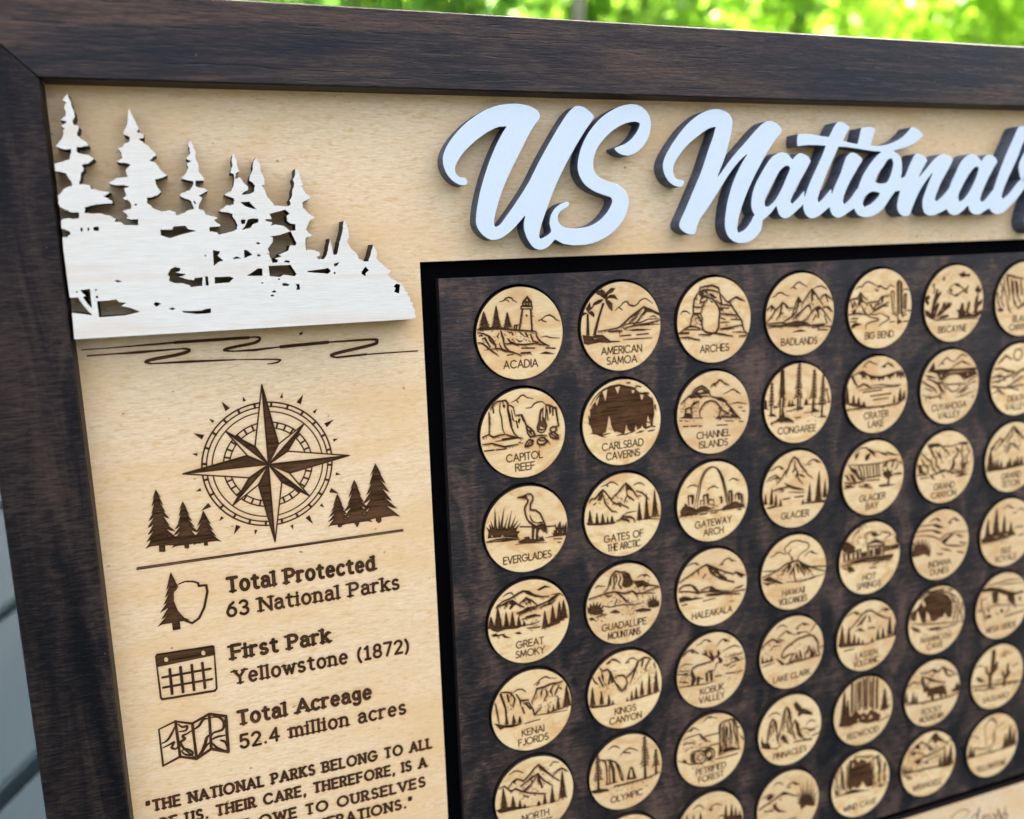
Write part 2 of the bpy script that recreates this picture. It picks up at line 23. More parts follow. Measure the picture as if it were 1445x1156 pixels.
(2, 2, 'GATEWAY|ARCH', 'a slim steel arch over a city skyline', 'L4 -129 16 -117 -23 -109 -68 -96 -119 -80 -162 -59 -193 -34 -212 -4 -216 26 -205 51 -180 73 -135 87 -81 100 -18 118 34;L4 -112 19 -103 -29 -92 -81 -80 -132 -63 -171 -38 -198 -8 -209;L5 26 -203 47 -169 65 -121 78 -66 90 -4 99 36;L3 13 -211 39 -185 58 -141 72 -90;F 34 -201 56 -172 78 -127 91 -72 111 7 118 34 108 29 92 -42 73 -113 52 -165;L4 -176 -110 -155 -122 -130 -121 -100 -106;L4 -37 -77 -20 -90 10 -96 35 -78;L3 -3 -88 10 -96;L4 112 -112 134 -124 155 -119 182 -103;F 151 -122 182 -103 160 -108;L5 -170 -8 -170 -60 -138 -60 -136 -26;F -150 -59 -136 -59 -136 -3 -148 -5;L5 -64 -1 -66 -47 -37 -51 -35 10;F -47 -48 -35 -49 -35 3 -43 1;L4 -87 3 -87 -20 -70 -17;L4 -26 -4 -26 -15 2 -12 2 23;L4 36 -19 57 -22 59 15;F 49 -21 64 -21 65 20 53 18;L5 114 7 110 -47 130 -48 135 2;F 122 -46 133 -47 137 33 125 32;L5 153 4 157 -22 178 -27 205 -12 207 35;F 170 -24 187 -23 190 17 175 15;F 192 -14 205 -10 207 39 197 37;F -196 -19 -180 -9 -179 2 -196 4;F -229 33 -209 2 -188 -3 -154 9 -117 30 -87 18 -53 19 -2 45 -70 51 -154 51 -213 47;F 50 60 84 38 118 34 153 20 188 40 223 52 219 63 154 66 84 68;L5 -233 59 -213 43 -154 53;F -229 52 -154 51 -70 55 -121 63 -204 63;L4 -95 67 -44 66;L4 -70 51 50 60 224 68;L4 171 76 197 78;L3 -19 70 32 69;R22 -213 1 15 78;R14 66 24 224 76;L3 -45 1 -2 22 32 34'),
(2, 3, 'GLACIER', 'a lone horn peak above glacier slopes', 'L5 -147 -54 -112 -81 -90 -117 -64 -141 -51 -178 -25 -208 3 -192 27 -154 51 -127 80 -89 118 -64;F -25 -208 5 -191 30 -149 75 -109 80 -85 51 -116 23 -146 -1 -184;L5 -15 -182 -18 -143 6 -109 11 -69 45 -34;L5 6 -109 -7 -80;L5 25 -91 57 -76;L5 -13 -135 -31 -114;L6 -95 -118 -72 -126 -81 -104;L4 -208 -135 -176 -143 -145 -158 -123 -156 -95 -137;F -132 -157 -95 -137 -113 -135;L4 -224 -67 -198 -91 -158 -106 -121 -82;F -158 -106 -121 -79 -143 -77;L4 -202 -72 -157 -90 -148 -66;L4 64 -145 91 -166 123 -178 152 -171 182 -151;F 123 -178 156 -164 182 -150 147 -157;L3 83 -147 106 -152;L5 -173 -10 -128 -16 -56 -23 0 -4 55 7;F -93 -51 -56 -35 -10 -17 65 8 18 6 -37 -9 -70 -29;L4 -128 7 -110 -10 -92 0 -110 10;L4 -55 13 10 23 65 28;L4 -8 50 57 51;L4 -95 55 -45 53;T 170 -105 94 32;T 220 -42 77 21;T 102 -27 93 23;T 55 70 102 15;T -181 -31 79 20;T -148 12 87 16;T -113 48 96 15;T -225 6 73 18;F -225 100 -171 88 -85 97 -144 99 -189 105;F 39 96 114 94 227 93 237 110 133 105 67 102;R8 -69 -165 62 -63'),
(2, 4, 'GLACIER|BAY', 'a tidewater glacier front and a lone tree', 'L4 -163 -163 -135 -193 -110 -207 -75 -207 -33 -186 -2 -166 29 -171 71 -145;F -153 -162 -119 -187 -133 -151 -152 -133;F -80 -208 -28 -185 15 -139 -11 -150 -32 -169;F -72 -153 -32 -169 -41 -132 -60 -118 -76 -128;F 29 -171 82 -139 124 -135 92 -151;L4 71 -145 102 -158 154 -140 197 -129;F 102 -157 186 -130 134 -136;L4 -211 -106 -130 -97 -49 -91 53 -92 136 -104 188 -106;L5 -130 -97 -109 -65 -91 -12 -65 4;L4 -84 -79 -71 -10;L5 -59 -80 -45 -7;L4 -33 -81 -25 -8;L5 -8 -82 1 -9;L5 18 -84 27 -11;L4 38 -85 49 -12;L4 -65 -5 58 -7;F -206 -106 -180 -86 -139 -68 -117 -24 -75 11 -116 2 -148 -36 -179 -61;F -233 -46 -208 -35 -176 11 -207 -10;F -199 -50 -158 -29 -135 16 -166 4;L5 -231 4 -186 18 -125 17 -70 12;F -230 25 -185 27 -154 47 -205 45;L4 -230 46 -154 43;F 113 56 120 22 84 1 67 -27 88 -20 71 -48 103 -27 107 -56 129 -28 155 -29 141 -9 162 2 132 15 129 58;L4 66 -44 75 -77 115 -98 167 -100 232 -67;L5 86 -67 105 -90;L5 157 -93 148 -60;L4 190 -72 181 -39;F 141 -9 224 -12 236 2 173 -1;F 40 55 92 53 187 65 124 70 62 68;F -84 35 -53 33 -22 47 -52 54;L4 -54 13 49 18;L4 -114 44 -11 66;R16 -210 -94 -84 22;R14 74 -94 226 9'),
(2, 5, 'GRAND|CANYON', 'layered canyon walls', 'L4 -162 -172 -64 -166 -41 -146 36 -138 80 -146 169 -150;F -162 -168 -86 -168 -41 -146 -106 -149 -127 -138;F 101 -157 179 -157 187 -134 125 -141;L5 -161 -164 -126 -125 -108 -93 -79 -59 -82 -25 -40 19 3 16;F -149 -145 -121 -129 -97 -87 -79 -68 -107 -80;L5 -212 -118 -166 -78 -121 -47 -107 -2 -73 29;L5 -41 -142 5 -111 29 -82;L4 -82 -112 -47 -82 -33 -37;F -88 -117 -48 -91 -35 -54 -57 -70;L5 75 -133 111 -108 96 -74 65 -52 79 -6 59 18 16 39;F 75 -133 105 -113 95 -96;F 65 -43 83 -32 69 10 38 33 57 -4;L5 137 -131 129 -88 155 -41 135 1 149 29;L4 182 -126 207 -88 177 -39 203 0;L5 -210 -83 -185 -37 -152 -16 -149 28;F -239 -43 -207 -35 -193 5 -159 31 -225 19;F 146 -7 190 -20 171 22 150 46;L4 -233 -25 -196 -30 -142 -28;L5 -115 41 -40 28 26 23;F 15 30 83 47 195 52 151 60 61 53;F -138 29 -104 51 -80 80 -114 63;F -28 43 7 73 -15 66;L4 -235 31 -159 36;L4 -212 55 -136 56;F 85 74 151 60 208 71 141 81;L4 47 8 93 35 184 46;R26 -214 -152 -51 31;R30 26 -135 240 48;R10 -61 -118 56 -18'),
(2, 6, 'GRAND|TETON', 'jagged snowy peaks behind a treeline', 'L5 -194 -88 -157 -120 -124 -148 -93 -126 -56 -158 -24 -200 -2 -215 36 -184 88 -134 138 -102;F -2 -215 30 -185 89 -116 51 -147 13 -173;L5 -7 -198 -20 -154 -63 -114;L5 -99 -127 -131 -95;L5 -39 -103 9 -93 60 -47;F -16 -105 27 -82 60 -49 17 -70;L5 -25 -83 -57 -42;L4 -81 -54 -28 -106;F -211 -86 -155 -106 -186 -65;L4 -163 -63 -131 -95;T -202 -85 78 40;T -135 -6 71 26;T -99 12 76 24;T -164 0 73 23;T -18 3 63 24;T 52 -7 62 22;T 25 17 63 24;T 88 2 61 24;T -39 23 64 19;T 150 18 64 27;F -227 69 -118 64 106 63 202 65 107 72 -58 80 -197 79;R20 -92 -180 82 -62'),
(3, 0, 'GREAT|SMOKY', 'layered smoky ridges and pine forest', 'F 49 -178 78 -191 99 -197 137 -180 103 -183 69 -172;L4 -153 -172 -128 -186 -104 -188 -88 -169;L6 -191 -124 -154 -146 -121 -152 -88 -163 -63 -176 -34 -186 3 -175 31 -152 68 -137 85 -133 123 -130;F -34 -186 -5 -179 27 -152 76 -132 43 -136 10 -152 -14 -166;L6 -179 -118 -130 -137 -97 -140 -65 -110 -29 -91;F -122 -128 -89 -138 -61 -109 -82 -113 -111 -89 -119 -99 -106 -117;L5 -196 -117 -155 -126 -130 -128 -148 -104;L5 -57 -116 -15 -143 18 -120 50 -89;L5 -40 -122 -7 -132 9 -113 -20 -110;L5 -75 -63 -42 -69 -9 -83 33 -80 84 -92 118 -102 143 -118 186 -136;F 118 -102 152 -121 199 -133 169 -114 143 -98 113 -82;L5 -63 -52 -26 -58 8 -68 49 -73;F -63 -64 -17 -81 16 -77 -22 -61 -51 -50;L6 66 -70 100 -81 134 -83 160 -103;L4 135 -136 186 -137 211 -117;L5 -44 -20 15 -30 65 -25;F -23 -33 32 -39 73 -21 40 -21 -2 -16;L4 -24 21 13 19 64 12;L4 -4 41 63 45;T -186 -119 14 34;T -138 -84 15 23;T -101 -77 21 23;T -64 -44 21 20;T -32 -10 23 17;T -228 -70 3 29;F -241 -3 -208 -13 -152 5 -20 17 -70 29 -144 23 -193 30 -217 17;T 95 -50 59 27;T 144 -73 43 29;T 185 -90 34 29;T 212 -94 22 31;F 75 60 114 38 217 -1 234 18 182 26 190 44 122 56;L5 -226 40 -202 41 -186 60;F -169 47 -145 60 -113 80 -154 70;F -92 53 -63 51 -47 66 -71 65;L4 -218 50 -153 50;R8 -19 -11 71 55'),
(3, 1, 'GUADALUPE|MOUNTAINS', 'a steep rock butte behind desert agaves', 'L5 -133 -92 -111 -109 -97 -153 -87 -181 -60 -210 -29 -199 -3 -196 29 -179 42 -147 55 -123;L5 -61 -197 -70 -165 -66 -131 -80 -99;F -34 -193 -21 -157 -35 -126 -13 -97 -26 -95 -44 -127 -32 -159;F -21 -191 -8 -155 -17 -114 5 -98 32 -97 55 -111 42 -151 24 -179;L4 -88 -177 -91 -127;L4 -52 -188 -52 -141;L3 15 -168 14 -126;L4 -190 -122 -172 -134 -128 -125;L4 82 -149 110 -161 142 -160 169 -139;F 119 -151 142 -158 137 -144;L6 51 -133 87 -124 119 -121 160 -93 224 -75;F 55 -123 109 -119 164 -84 132 -76 123 -91 91 -87 73 -108;R14 60 -127 159 -63;L5 -230 -66 -173 -73 -116 -84 -58 -83 -4 -63 50 -71 77 -51 123 -48 169 -61 229 -73;L5 -58 -79 -22 -54 4 -17;L5 -129 -78 -111 -63 -85 -62;L4 50 -69 86 -33 68 -57;L4 -49 -35 -63 -3;L5 -31 -57 -5 -36 40 6;L4 123 -44 168 -40 205 -34;L4 -148 -10 -95 8 -23 4 58 18 122 12;R12 -120 -73 13 10;R26 -23 -30 158 79;F -100 41 -59 27 -24 51 -51 52;F 62 53 122 47 177 61 177 74 103 68;F -236 21 -240 -18 -227 -7 -222 -36 -205 -11 -202 -45 -190 -13 -175 -42 -172 -10 -152 -34 -158 1 -132 -11 -148 16 -130 15 -144 35 -135 43 -193 40 -219 30;F 159 49 152 -4 168 20 166 -21 182 14 189 -32 200 13 210 -20 214 20 231 10 225 30 235 23 231 53 196 56;F -233 55 -210 51 -189 68 -211 70;L4 -189 55 -140 47 -113 49;R8 -228 27 -105 83'),
(3, 2, 'HALEAKALA', 'a broad volcanic summit above foothills', 'L4 -179 -164 -149 -175 -119 -174 -94 -158;F -128 -177 -94 -158 -115 -161;L4 45 -132 70 -151 88 -164 114 -170 141 -148 167 -144;F 53 -135 79 -146 71 -129;F 110 -170 158 -147 136 -143;L2 125 114 155 113;L5 -233 -72 -195 -89 -153 -105 -119 -123 -76 -144 -42 -154 -8 -136 45 -108 89 -86 142 -65 177 -71 231 -43;F -42 -154 -3 -136 36 -110 54 -79 98 -48 107 -23 72 -33 19 -65 -16 -91 -29 -120;E 6 -95 36 -78 54 -60 23 -73;E -12 -118 14 -102 1 -100;F 155 -79 186 -70 222 -44 213 -26 182 -47;L4 -67 -72 -50 -92;L4 -98 -100 -102 -117;L5 98 -29 151 -12;L5 -237 -30 -204 -44 -161 -44 -127 -27 -101 5;F -153 -39 -119 -22 -84 20 -118 6;L5 -84 4 -41 -5 -6 -7 20 18 64 33 125 44;F -11 -7 20 10 55 43 3 34 -24 14;L4 134 49 170 31 214 23;F 161 38 214 23 232 22 196 36;L5 -237 -14 -170 -3 -110 15 -24 22 108 52 232 50;L5 -49 41 20 45 108 60 197 72;F -41 35 38 44 126 56 46 62 -23 54;F -233 33 -204 23 -144 45 -84 51 -135 58 -229 56;L4 -233 53 -152 55 -67 58;L4 -212 80 -178 78;L3 -66 78 20 73;R14 -33 -137 98 -29;R10 -229 18 -101 72'),
(3, 3, 'HAWAII|VOLCANOES', 'an erupting volcano with a smoke plume', 'S4 -24 -71 -32 -109 -44 -127 -72 -144 -75 -172 -46 -192 -37 -201 0 -207 28 -205 57 -193 90 -184 109 -161 96 -138 68 -126 40 -110 27 -92 23 -72;L4 -10 -69 -20 -103;L4 -44 -131 -31 -154;L4 -186 -125 -154 -132 -132 -147 -104 -145 -67 -123;L4 78 -92 101 -113 129 -121 154 -102 178 -97;F 120 -122 175 -98 135 -104;L5 -238 -1 -179 -15 -115 -37 -61 -65 -24 -71 23 -76 61 -50 118 -20 186 7 244 29;F 27 -76 80 -43 186 3 109 -14 139 28 81 -14 101 22 57 -18;F -42 -65 -14 -66 -42 -42 -78 -23 -106 -16 -56 -48;L5 0 -56 -3 -3 8 56;L5 14 -53 34 3;L5 -23 -47 -50 -11;L6 23 -52 63 8;L5 -9 -28 -31 9;L5 43 -20 82 27;L4 -69 -22 -96 6;F -42 -50 -23 -51 -41 -25 -55 -20;L4 -239 -41 -180 -33 -115 -31;L4 138 -17 243 -4;F -238 19 -188 -1 -132 33 -76 63 -39 69 -104 62 -150 46;L5 -179 5 -151 30 -141 43;L4 -57 57 17 66 83 69 149 55 240 49;F 64 65 131 58 188 53 131 68;L4 -237 40 -187 46 -141 52;F -233 31 -178 50 -196 63;R10 -224 1 -104 70;R8 -133 -24 -39 48;R8 16 0 150 71'),
(3, 4, 'HOT|SPRINGS', 'a columned bathhouse under trees', 'L5 -29 -99 35 -121 107 -88 113 -73 -28 -81 -29 -99;F -23 -96 35 -117 102 -86 36 -101;L5 -19 -80 -14 -11;L5 102 -75 108 -10;L4 16 -61 21 -10;L5 38 -62 42 -11;L5 65 -62 70 -9;F -5 -55 12 -57 14 -11 -1 -10;F 46 -60 62 -60 64 -9 51 -10;F 73 -59 90 -58 93 -10 77 -11;D0 10 -75 4;D0 37 -75 4;D0 64 -76 4;L5 -224 -61 -166 -61 -81 -71 -74 -20;F -219 -56 -203 -58 -201 -13 -215 -13;F -187 -56 -166 -57 -164 -11 -183 -12;F -145 -54 -129 -56 -127 -10 -141 -10;F -113 -58 -91 -57 -89 -11 -109 -12;L4 -222 -12 -79 -12 -25 -12;F -75 -47 -27 -49 -25 -17 -70 -18;F 114 -64 169 -60 235 -64 237 -31 171 -28 116 -27;E 131 -52 139 -53 140 -34 132 -34;E 158 -53 166 -53 167 -35 159 -34;F -201 -143 -169 -129 -125 -91 -129 -65 -219 -70 -226 -97;F 198 -133 234 -92 235 -64 212 -76;S4 -149 -148 -129 -181 -108 -196 -94 -221 -57 -229;S4 -41 -132 -48 -165 -11 -178 32 -167 66 -144;S4 66 -144 87 -163 131 -157 165 -138 133 -125 112 -101;F 0 -167 43 -165 61 -145 23 -141;R20 -153 -238 -27 -67;R20 -44 -187 190 -89;F -238 -1 -153 -1 -25 -8 195 3 185 30 108 27 -13 12 -110 11;L5 -231 18 -88 14 53 27 174 37;F -184 26 -140 42 -118 73 -171 73;L4 -215 39 -140 60;L4 22 50 76 40;L4 1 69 55 73;R14 -14 -20 198 59'),
(3, 5, 'INDIANA|DUNES', 'sand dunes and a clump of beach grass', 'L4 -107 -174 -74 -188 -45 -193 -9 -169;F -57 -195 -7 -167 -38 -173;L4 50 -147 78 -162 106 -174 155 -146;F 100 -174 155 -146 126 -150;F 56 -146 91 -151 74 -134;L4 -191 -158 -123 -153 -54 -152 17 -119;F -83 -150 -43 -151 23 -118 -29 -121;L4 -223 -121 -143 -119 -75 -114 -3 -85;F -92 -114 -40 -107 9 -78 -38 -85;L4 -226 -89 -153 -88 -71 -66 -12 -39 44 -68 125 -75 245 -60;F 1 -23 46 -45 91 -66 115 -58 70 -36 37 -4;S4 1 -23 49 8 121 28 216 38;F 114 -63 150 -53 200 -27 164 -32;F 49 6 121 20 228 40 133 35;L4 167 6 227 25;L4 -1 28 64 43 100 63;F 4 29 75 45 64 53;L4 -28 62 19 69;L4 148 70 208 89;F -240 52 -248 19 -238 2 -253 -24 -227 -1 -247 -60 -210 -13 -225 -71 -194 -20 -203 -77 -173 -16 -169 -76 -154 -18 -134 -62 -136 -11 -104 -39 -122 5 -85 -12 -109 21 -87 15 -91 71 -144 44 -189 51'),
(3, 6, 'ISLE|ROYALE', 'a wooded islet in a lake', 'L4 -57 -178 -4 -195 54 -168;F -10 -200 55 -165 16 -177;L3 45 -135 76 -136;L4 81 -149 124 -158 164 -128;T -108 -199 10 42;T -33 -136 20 33;T -184 -133 27 37;T 32 -74 19 30;F -242 16 -171 -12 -74 -12 38 -6 85 25 17 35 -143 40 -228 39;E -145 11 -72 12 -95 23;E -35 8 15 10 -9 21;L4 -239 45 -142 45 18 45;L4 74 -25 149 -24;L4 105 38 155 36;R20 -233 -31 83 74'),
(4, 0, 'KENAI|FJORDS', 'fjord cliffs under soft clouds', 'L4 18 -151 44 -165 62 -179 92 -187 117 -171 156 -162;L4 35 -146 53 -159;L4 -113 -131 -83 -146 -54 -141 -33 -120;L5 -186 -151 -149 -145 -121 -133 -126 -117;F -195 -145 -179 -141 -157 -61 -152 -17 -164 23 -166 -46;L5 -222 -92 -212 -31 -206 34;L6 -117 -124 -101 -91 -115 -51;L6 -92 -118 -72 -80 -69 -46;L6 -146 -126 -139 -86;L5 -73 -76 -22 -67;L5 -52 -54 -19 -51 5 -3 13 33 30 15 57 -9;L6 -36 -47 -11 -11;L5 -61 -31 -50 6;L6 -2 -48 25 -97 35 -125 77 -124 120 -135 172 -130 194 -138;F 15 -52 42 -89 28 -62;L6 90 -109 97 -73 75 -44;L6 137 -124 119 -94 127 -67;L6 172 -117 153 -78 144 -63;L5 64 -106 59 -81;L4 176 -99 188 -88;T -158 -23 53 15;T -115 0 59 18;T -78 18 63 18;T 163 -54 27 17;T 219 -109 31 35;T 132 -5 31 10;T 99 7 39 10;F -235 28 -173 54 -56 71 -124 79 -174 70 -199 76 -215 53;F 98 39 133 30 234 30 177 38 116 41;L4 13 37 81 44 220 53;L3 -48 73 46 70;R8 -167 -122 -120 -27;R14 26 -123 168 12'),
(4, 1, 'KINGS|CANYON', 'a deep canyon between sheer walls', 'L5 -118 -191 -86 -209 -64 -202 -37 -181;L4 -122 -187 -100 -192;L4 4 -168 27 -188 50 -192 82 -172;L4 4 -168 27 -170;L5 -167 -171 -154 -150 -141 -148 -118 -152 -92 -120 -74 -68 -48 -18 -34 6;F -159 -151 -142 -113 -142 -74 -120 -43 -94 -2 -107 -22 -138 -60 -155 -103;F -118 -147 -101 -109 -93 -55 -74 -64 -92 -116;L6 -101 -109 -111 -58;L5 -70 -94 -47 -98 -10 -92 3 -74;L5 -2 0 12 -41 3 -74 36 -94 68 -127 82 -163 129 -181 161 -170 175 -158;F 73 -148 92 -157 63 -84 26 -21 45 -74;L6 119 -169 110 -127;L6 161 -161 138 -121 133 -96;L4 194 -128 203 -99;L5 -57 -47 -21 5 7 -33;L5 -217 -120 -200 -86 -183 -74;L5 -177 -112 -147 -49;R12 -199 -147 -57 -12;R14 27 -153 193 -3;T -217 -63 59 23;T -158 -25 63 20;T -110 8 72 16;T -85 53 78 11;T 208 -85 63 26;T 161 -74 62 17;T 111 -40 60 19;T 72 -2 71 15;T 42 20 79 15;T 11 52 79 9;F -243 58 -149 70 -58 81 -122 85 -221 76;F 1 79 71 68 231 59 164 72 71 80'),
(4, 2, 'KOBUK|VALLEY', 'an antlered caribou on the tundra', 'L4 -108 -186 -73 -195 -52 -211 -26 -208 1 -187;F -30 -211 1 -187 -25 -192;L4 41 -153 58 -174 85 -189 107 -179 130 -162;F 85 -192 125 -165 94 -167;L5 -203 -140 -169 -162 -138 -165 -99 -136;F -151 -154 -130 -158 -125 -133;L4 77 -105 121 -121 166 -129 211 -107;L4 -229 -69 -186 -81 -134 -66;L4 113 -61 167 -67 230 -62;F 149 -50 181 -52 208 -21 176 -30;R14 95 -85 222 -27;L4 105 7 141 -19 195 -20 240 -27;L4 87 -13 132 -8;L4 105 48 169 53;L4 187 57 223 52;L4 25 48 70 53;L4 132 13 168 3;L5 -142 -31 -138 -43 -108 -53 -64 -56 -20 -59 11 -65;S5 -142 -31 -146 -4 -138 22;L4 11 -65 42 -80 59 -69 76 -52 73 -36 51 -41 35 -36 29 -13 16 13;F 46 -79 73 -57 70 -39 51 -49;F -69 -118 -69 -130 -55 -115 -51 -147 -42 -117 -38 -152 -31 -114 -25 -101 -7 -93 -19 -124 -14 -143 -7 -110 4 -136 6 -103 19 -88 24 -71 6 -54 -11 -78 -33 -99;F 41 -112 48 -127 59 -109 66 -95 50 -86 40 -96;F 24 -91 59 -88 51 -78 28 -78;F -138 -31 -125 1 -111 32 -116 51 -137 79 -150 77 -144 29;F -107 21 -90 20 -85 50 -98 80 -109 69;F -46 9 -28 8 -26 70 -41 71;F -15 11 5 11 8 69 -10 72;L4 -90 32 -63 46;L5 -24 5 7 3;L4 -241 -40 -211 -38 -151 -29;F -211 -25 -159 -19 -177 -12;L4 -241 -24 -168 -4;L4 -233 63 -168 69 -45 83 25 77;L4 -228 28 -168 48;R14 -237 -63 -150 77;R8 25 7 224 123'),
(4, 3, 'LAKE CLARK', 'a grazing bear in front of mountains', 'L4 -120 -184 -97 -200 -73 -202 -40 -181;L4 27 -156 45 -170 83 -184 132 -162;F 78 -191 127 -165 88 -166;F 27 -156 51 -159 41 -145;L5 -233 -81 -197 -107 -151 -123 -118 -104 -84 -86;F -151 -123 -89 -91 -117 -88;L4 -118 -113 -86 -136 -44 -157 -10 -134 19 -116;F -49 -156 -6 -129 -29 -132;L4 19 -116 47 -128 75 -122 104 -121 143 -97;F 37 -129 66 -120 47 -111;L4 -168 -52 -140 -71 -84 -64;L4 -104 -110 -66 -94;S5 -78 -9 -64 -31 -41 -48 -18 -60 6 -68 39 -83 76 -88 124 -92 163 -80 188 -54 204 -21 200 12 217 63 192 62 181 26 161 5;F 158 -81 193 -53 206 -21 189 -33 169 -66;S5 -78 -9 -80 12 -63 24 -35 12 -11 9 17 10;F -64 -35 -27 -53 -8 -52 -41 -35;F -13 -55 6 -60 2 -45;S5 13 9 -6 35 -19 62 14 60 32 22;S5 32 22 48 63 28 62;S5 60 2 71 38 67 67 100 65 99 26;F 32 4 52 51 43 66 27 29;F 131 -18 147 10 182 43 173 62 134 63 143 35;L5 99 26 128 19;F 55 -8 71 29 67 62 56 35;L5 132 -14 118 13;L5 -47 69 62 70 217 63;F -119 25 -91 35 -52 72 -76 76;L4 -119 21 -81 50;T -227 -30 16 11;T -194 -5 20 9;T -159 -12 24 13;F -240 17 -138 17 -147 28 -231 29;L4 -230 53 -184 46 -137 42;L4 143 -118 189 -164;L4 215 15 249 5;R10 10 -93 186 18;R8 -233 -98 -92 -3'),
(4, 4, 'LASSEN|VOLCANIC', 'a domed volcano above evergreens', 'L4 -173 -165 -141 -183 -103 -190 -52 -162;F -114 -192 -58 -166 -91 -166;L4 94 -145 127 -163 161 -162 196 -146;F 150 -164 179 -144 133 -147;L5 -142 -79 -94 -117 -52 -157 -14 -179 25 -176 66 -150 118 -112 176 -92;F 25 -176 71 -149 176 -89 95 -121;L4 -13 -160 -22 -123 -54 -91;F -23 -142 -7 -144 -43 -94 -93 -79 -50 -119;F 5 -137 16 -145 30 -85 18 -97;L4 -102 -48 -64 -64 -24 -38;F -86 -59 -53 -60 -18 -37 -58 -44;L4 9 -51 65 -45;T -206 -119 19 29;T -151 -100 25 24;T -106 -39 41 20;T -70 -8 50 18;T -35 20 58 16;T 189 -104 33 30;T 134 -37 41 21;T 91 -31 47 21;T 44 21 47 14;T 236 -47 41 21;F -242 16 -143 21 -14 58 -120 51 -219 39;F 47 48 138 41 240 36 230 49 138 51;L4 -185 70 -108 70;L4 -19 59 59 55;R14 -96 -165 112 -22'),
(4, 5, 'MAMMOTH|CAVE', 'a cave mouth with hanging rock', 'F -182 -111 -150 -154 -106 -195 -60 -216 25 -197 87 -166 127 -115 134 -45 129 -1 86 -9 45 -70 2 1 -45 2 -99 -86 -99 2 -128 1 -176 -100 -189 -24 -236 -38 -228 -90;E -124 -110 -150 -149 -127 -164 -107 -127;F.8 -51 -78 57 -73 61 -18 -46 -8;L5 -163 -181 -107 -214 -25 -220 85 -191 161 -149;L4 -129 -189 -101 -126;L5 50 -178 77 -134;E -80 -73 -59 -20 -87 -1;E -182 -101 -128 6 -187 5;E 71 -46 99 9 51 10;L5 136 -153 167 -58 148 18;L5 174 -137 193 -44 180 34;L5 219 -99 212 -31 230 43;L4 111 -167 139 -113;L5 -108 -224 -12 -213 46 -227;F 59 -225 132 -203 109 -197;R20 124 -145 236 44;L4 -235 -13 -116 14 65 32 236 49;F -90 53 6 51 67 72 -17 72;F -234 6 -161 39 -136 69 -196 48;L4 67 67 176 58;R24 -212 -19 130 104'),
(4, 6, 'MESA VERDE', 'cliff dwellings under a rock ledge', 'L4 -159 -180 -70 -176 43 -187 160 -173;F -188 -160 -119 -159 -42 -141 37 -107 117 -78 195 -80 196 -64 106 -60 14 -80 -39 -105 -117 -128 -205 -138;F -109 -117 -46 -111 -45 -30 -90 -33;F 40 -76 105 -75 112 8 79 -3 50 -39;F 13 -96 66 -71 55 -53;L4 -44 -161 33 -158 189 -142;L4 -201 -87 -194 -6;L4 -182 -9 -44 -15 206 35;L5 -174 8 -163 71;F -150 2 -118 3 -122 27;F -140 44 -108 50 -100 72 -151 68;F -188 -85 -176 -88 -175 -73;F -163 -86 -153 -86 -152 -71;L4 -52 40 -37 63;F -15 26 4 25 13 52 -19 51;L4 27 64 63 40 62 19;L5 107 -44 121 30;F 147 -37 173 -38 176 -1;L4 -231 -2 -181 7;L4 29 85 209 77;R30 -229 -122 213 119'),
(5, 0, 'NORTH|CASCADES', 'a sharp snowy summit over pine woods', 'L4 -156 -172 -125 -186 -100 -184 -67 -162;L4 98 -165 124 -185 159 -173;L5 -163 -95 -136 -123 -110 -136 -85 -123 -68 -110 -24 -147 2 -175 29 -191 58 -161 88 -123 122 -88 156 -58;F 29 -191 63 -156 122 -88 156 -57 105 -97 54 -145 30 -169;L6 -86 -84 -51 -101 -17 -119 23 -135 35 -114 60 -81 112 -37;F 23 -131 35 -105 55 -38 42 -33 38 -60 17 -88;L5 23 -126 -18 -84 -53 -44;L6 -71 -44 -35 -70;L4 -25 -121 -17 -97;L5 -217 -105 -187 -110 -147 -64 -121 -75 -79 -47 -28 -24 67 5;F -136 -123 -106 -134 -120 -110 -103 -88;L5 118 -102 149 -125 176 -132 211 -105;R10 20 -171 121 -57;R14 -119 -136 15 -22;T -194 -103 27 28;T -137 -35 44 22;T -95 2 59 17;T -66 37 65 14;T 177 -123 65 32;T 110 -37 74 21;T 62 4 71 17;T 22 38 73 19;F -243 33 -192 25 -57 57 4 69 -126 61 -219 57;F -22 62 65 72 206 69 117 77 30 71;L4 -71 -18 -38 0;R8 -112 -73 31 36'),
(5, 1, 'OLYMPIC', 'sea stacks between tall evergreens', 'L4 -117 -177 -89 -193 -66 -189 -39 -167;L4 -40 -118 -16 -139 21 -153 49 -142 82 -120;L4 -16 -135 30 -119;K 129 -205 76 32;K 205 -99 72 25;K -189 -163 67 27;L5 -177 -129 -141 -111 -133 -68 -130 42;L5 -132 -113 -109 -109 -73 -85 -50 -56 -32 3 -20 52;F -118 -101 -100 -101 -78 -45 -74 47 -93 47 -96 -31;F -73 -76 -54 -53 -37 20 -20 57 -37 48 -55 -21;L4 -114 -72 -111 43;F 0 56 15 6 29 -27 46 -18 62 36 71 64;E 19 44 29 -9 39 -11 43 22 47 51;L5 -84 73 -28 78 66 79 152 78 229 60;F -240 64 -185 65 -135 78 -112 97 -177 94 -222 87;L4 -139 49 -65 50;R12 -130 33 142 131;R8 -239 -13 -140 77'),
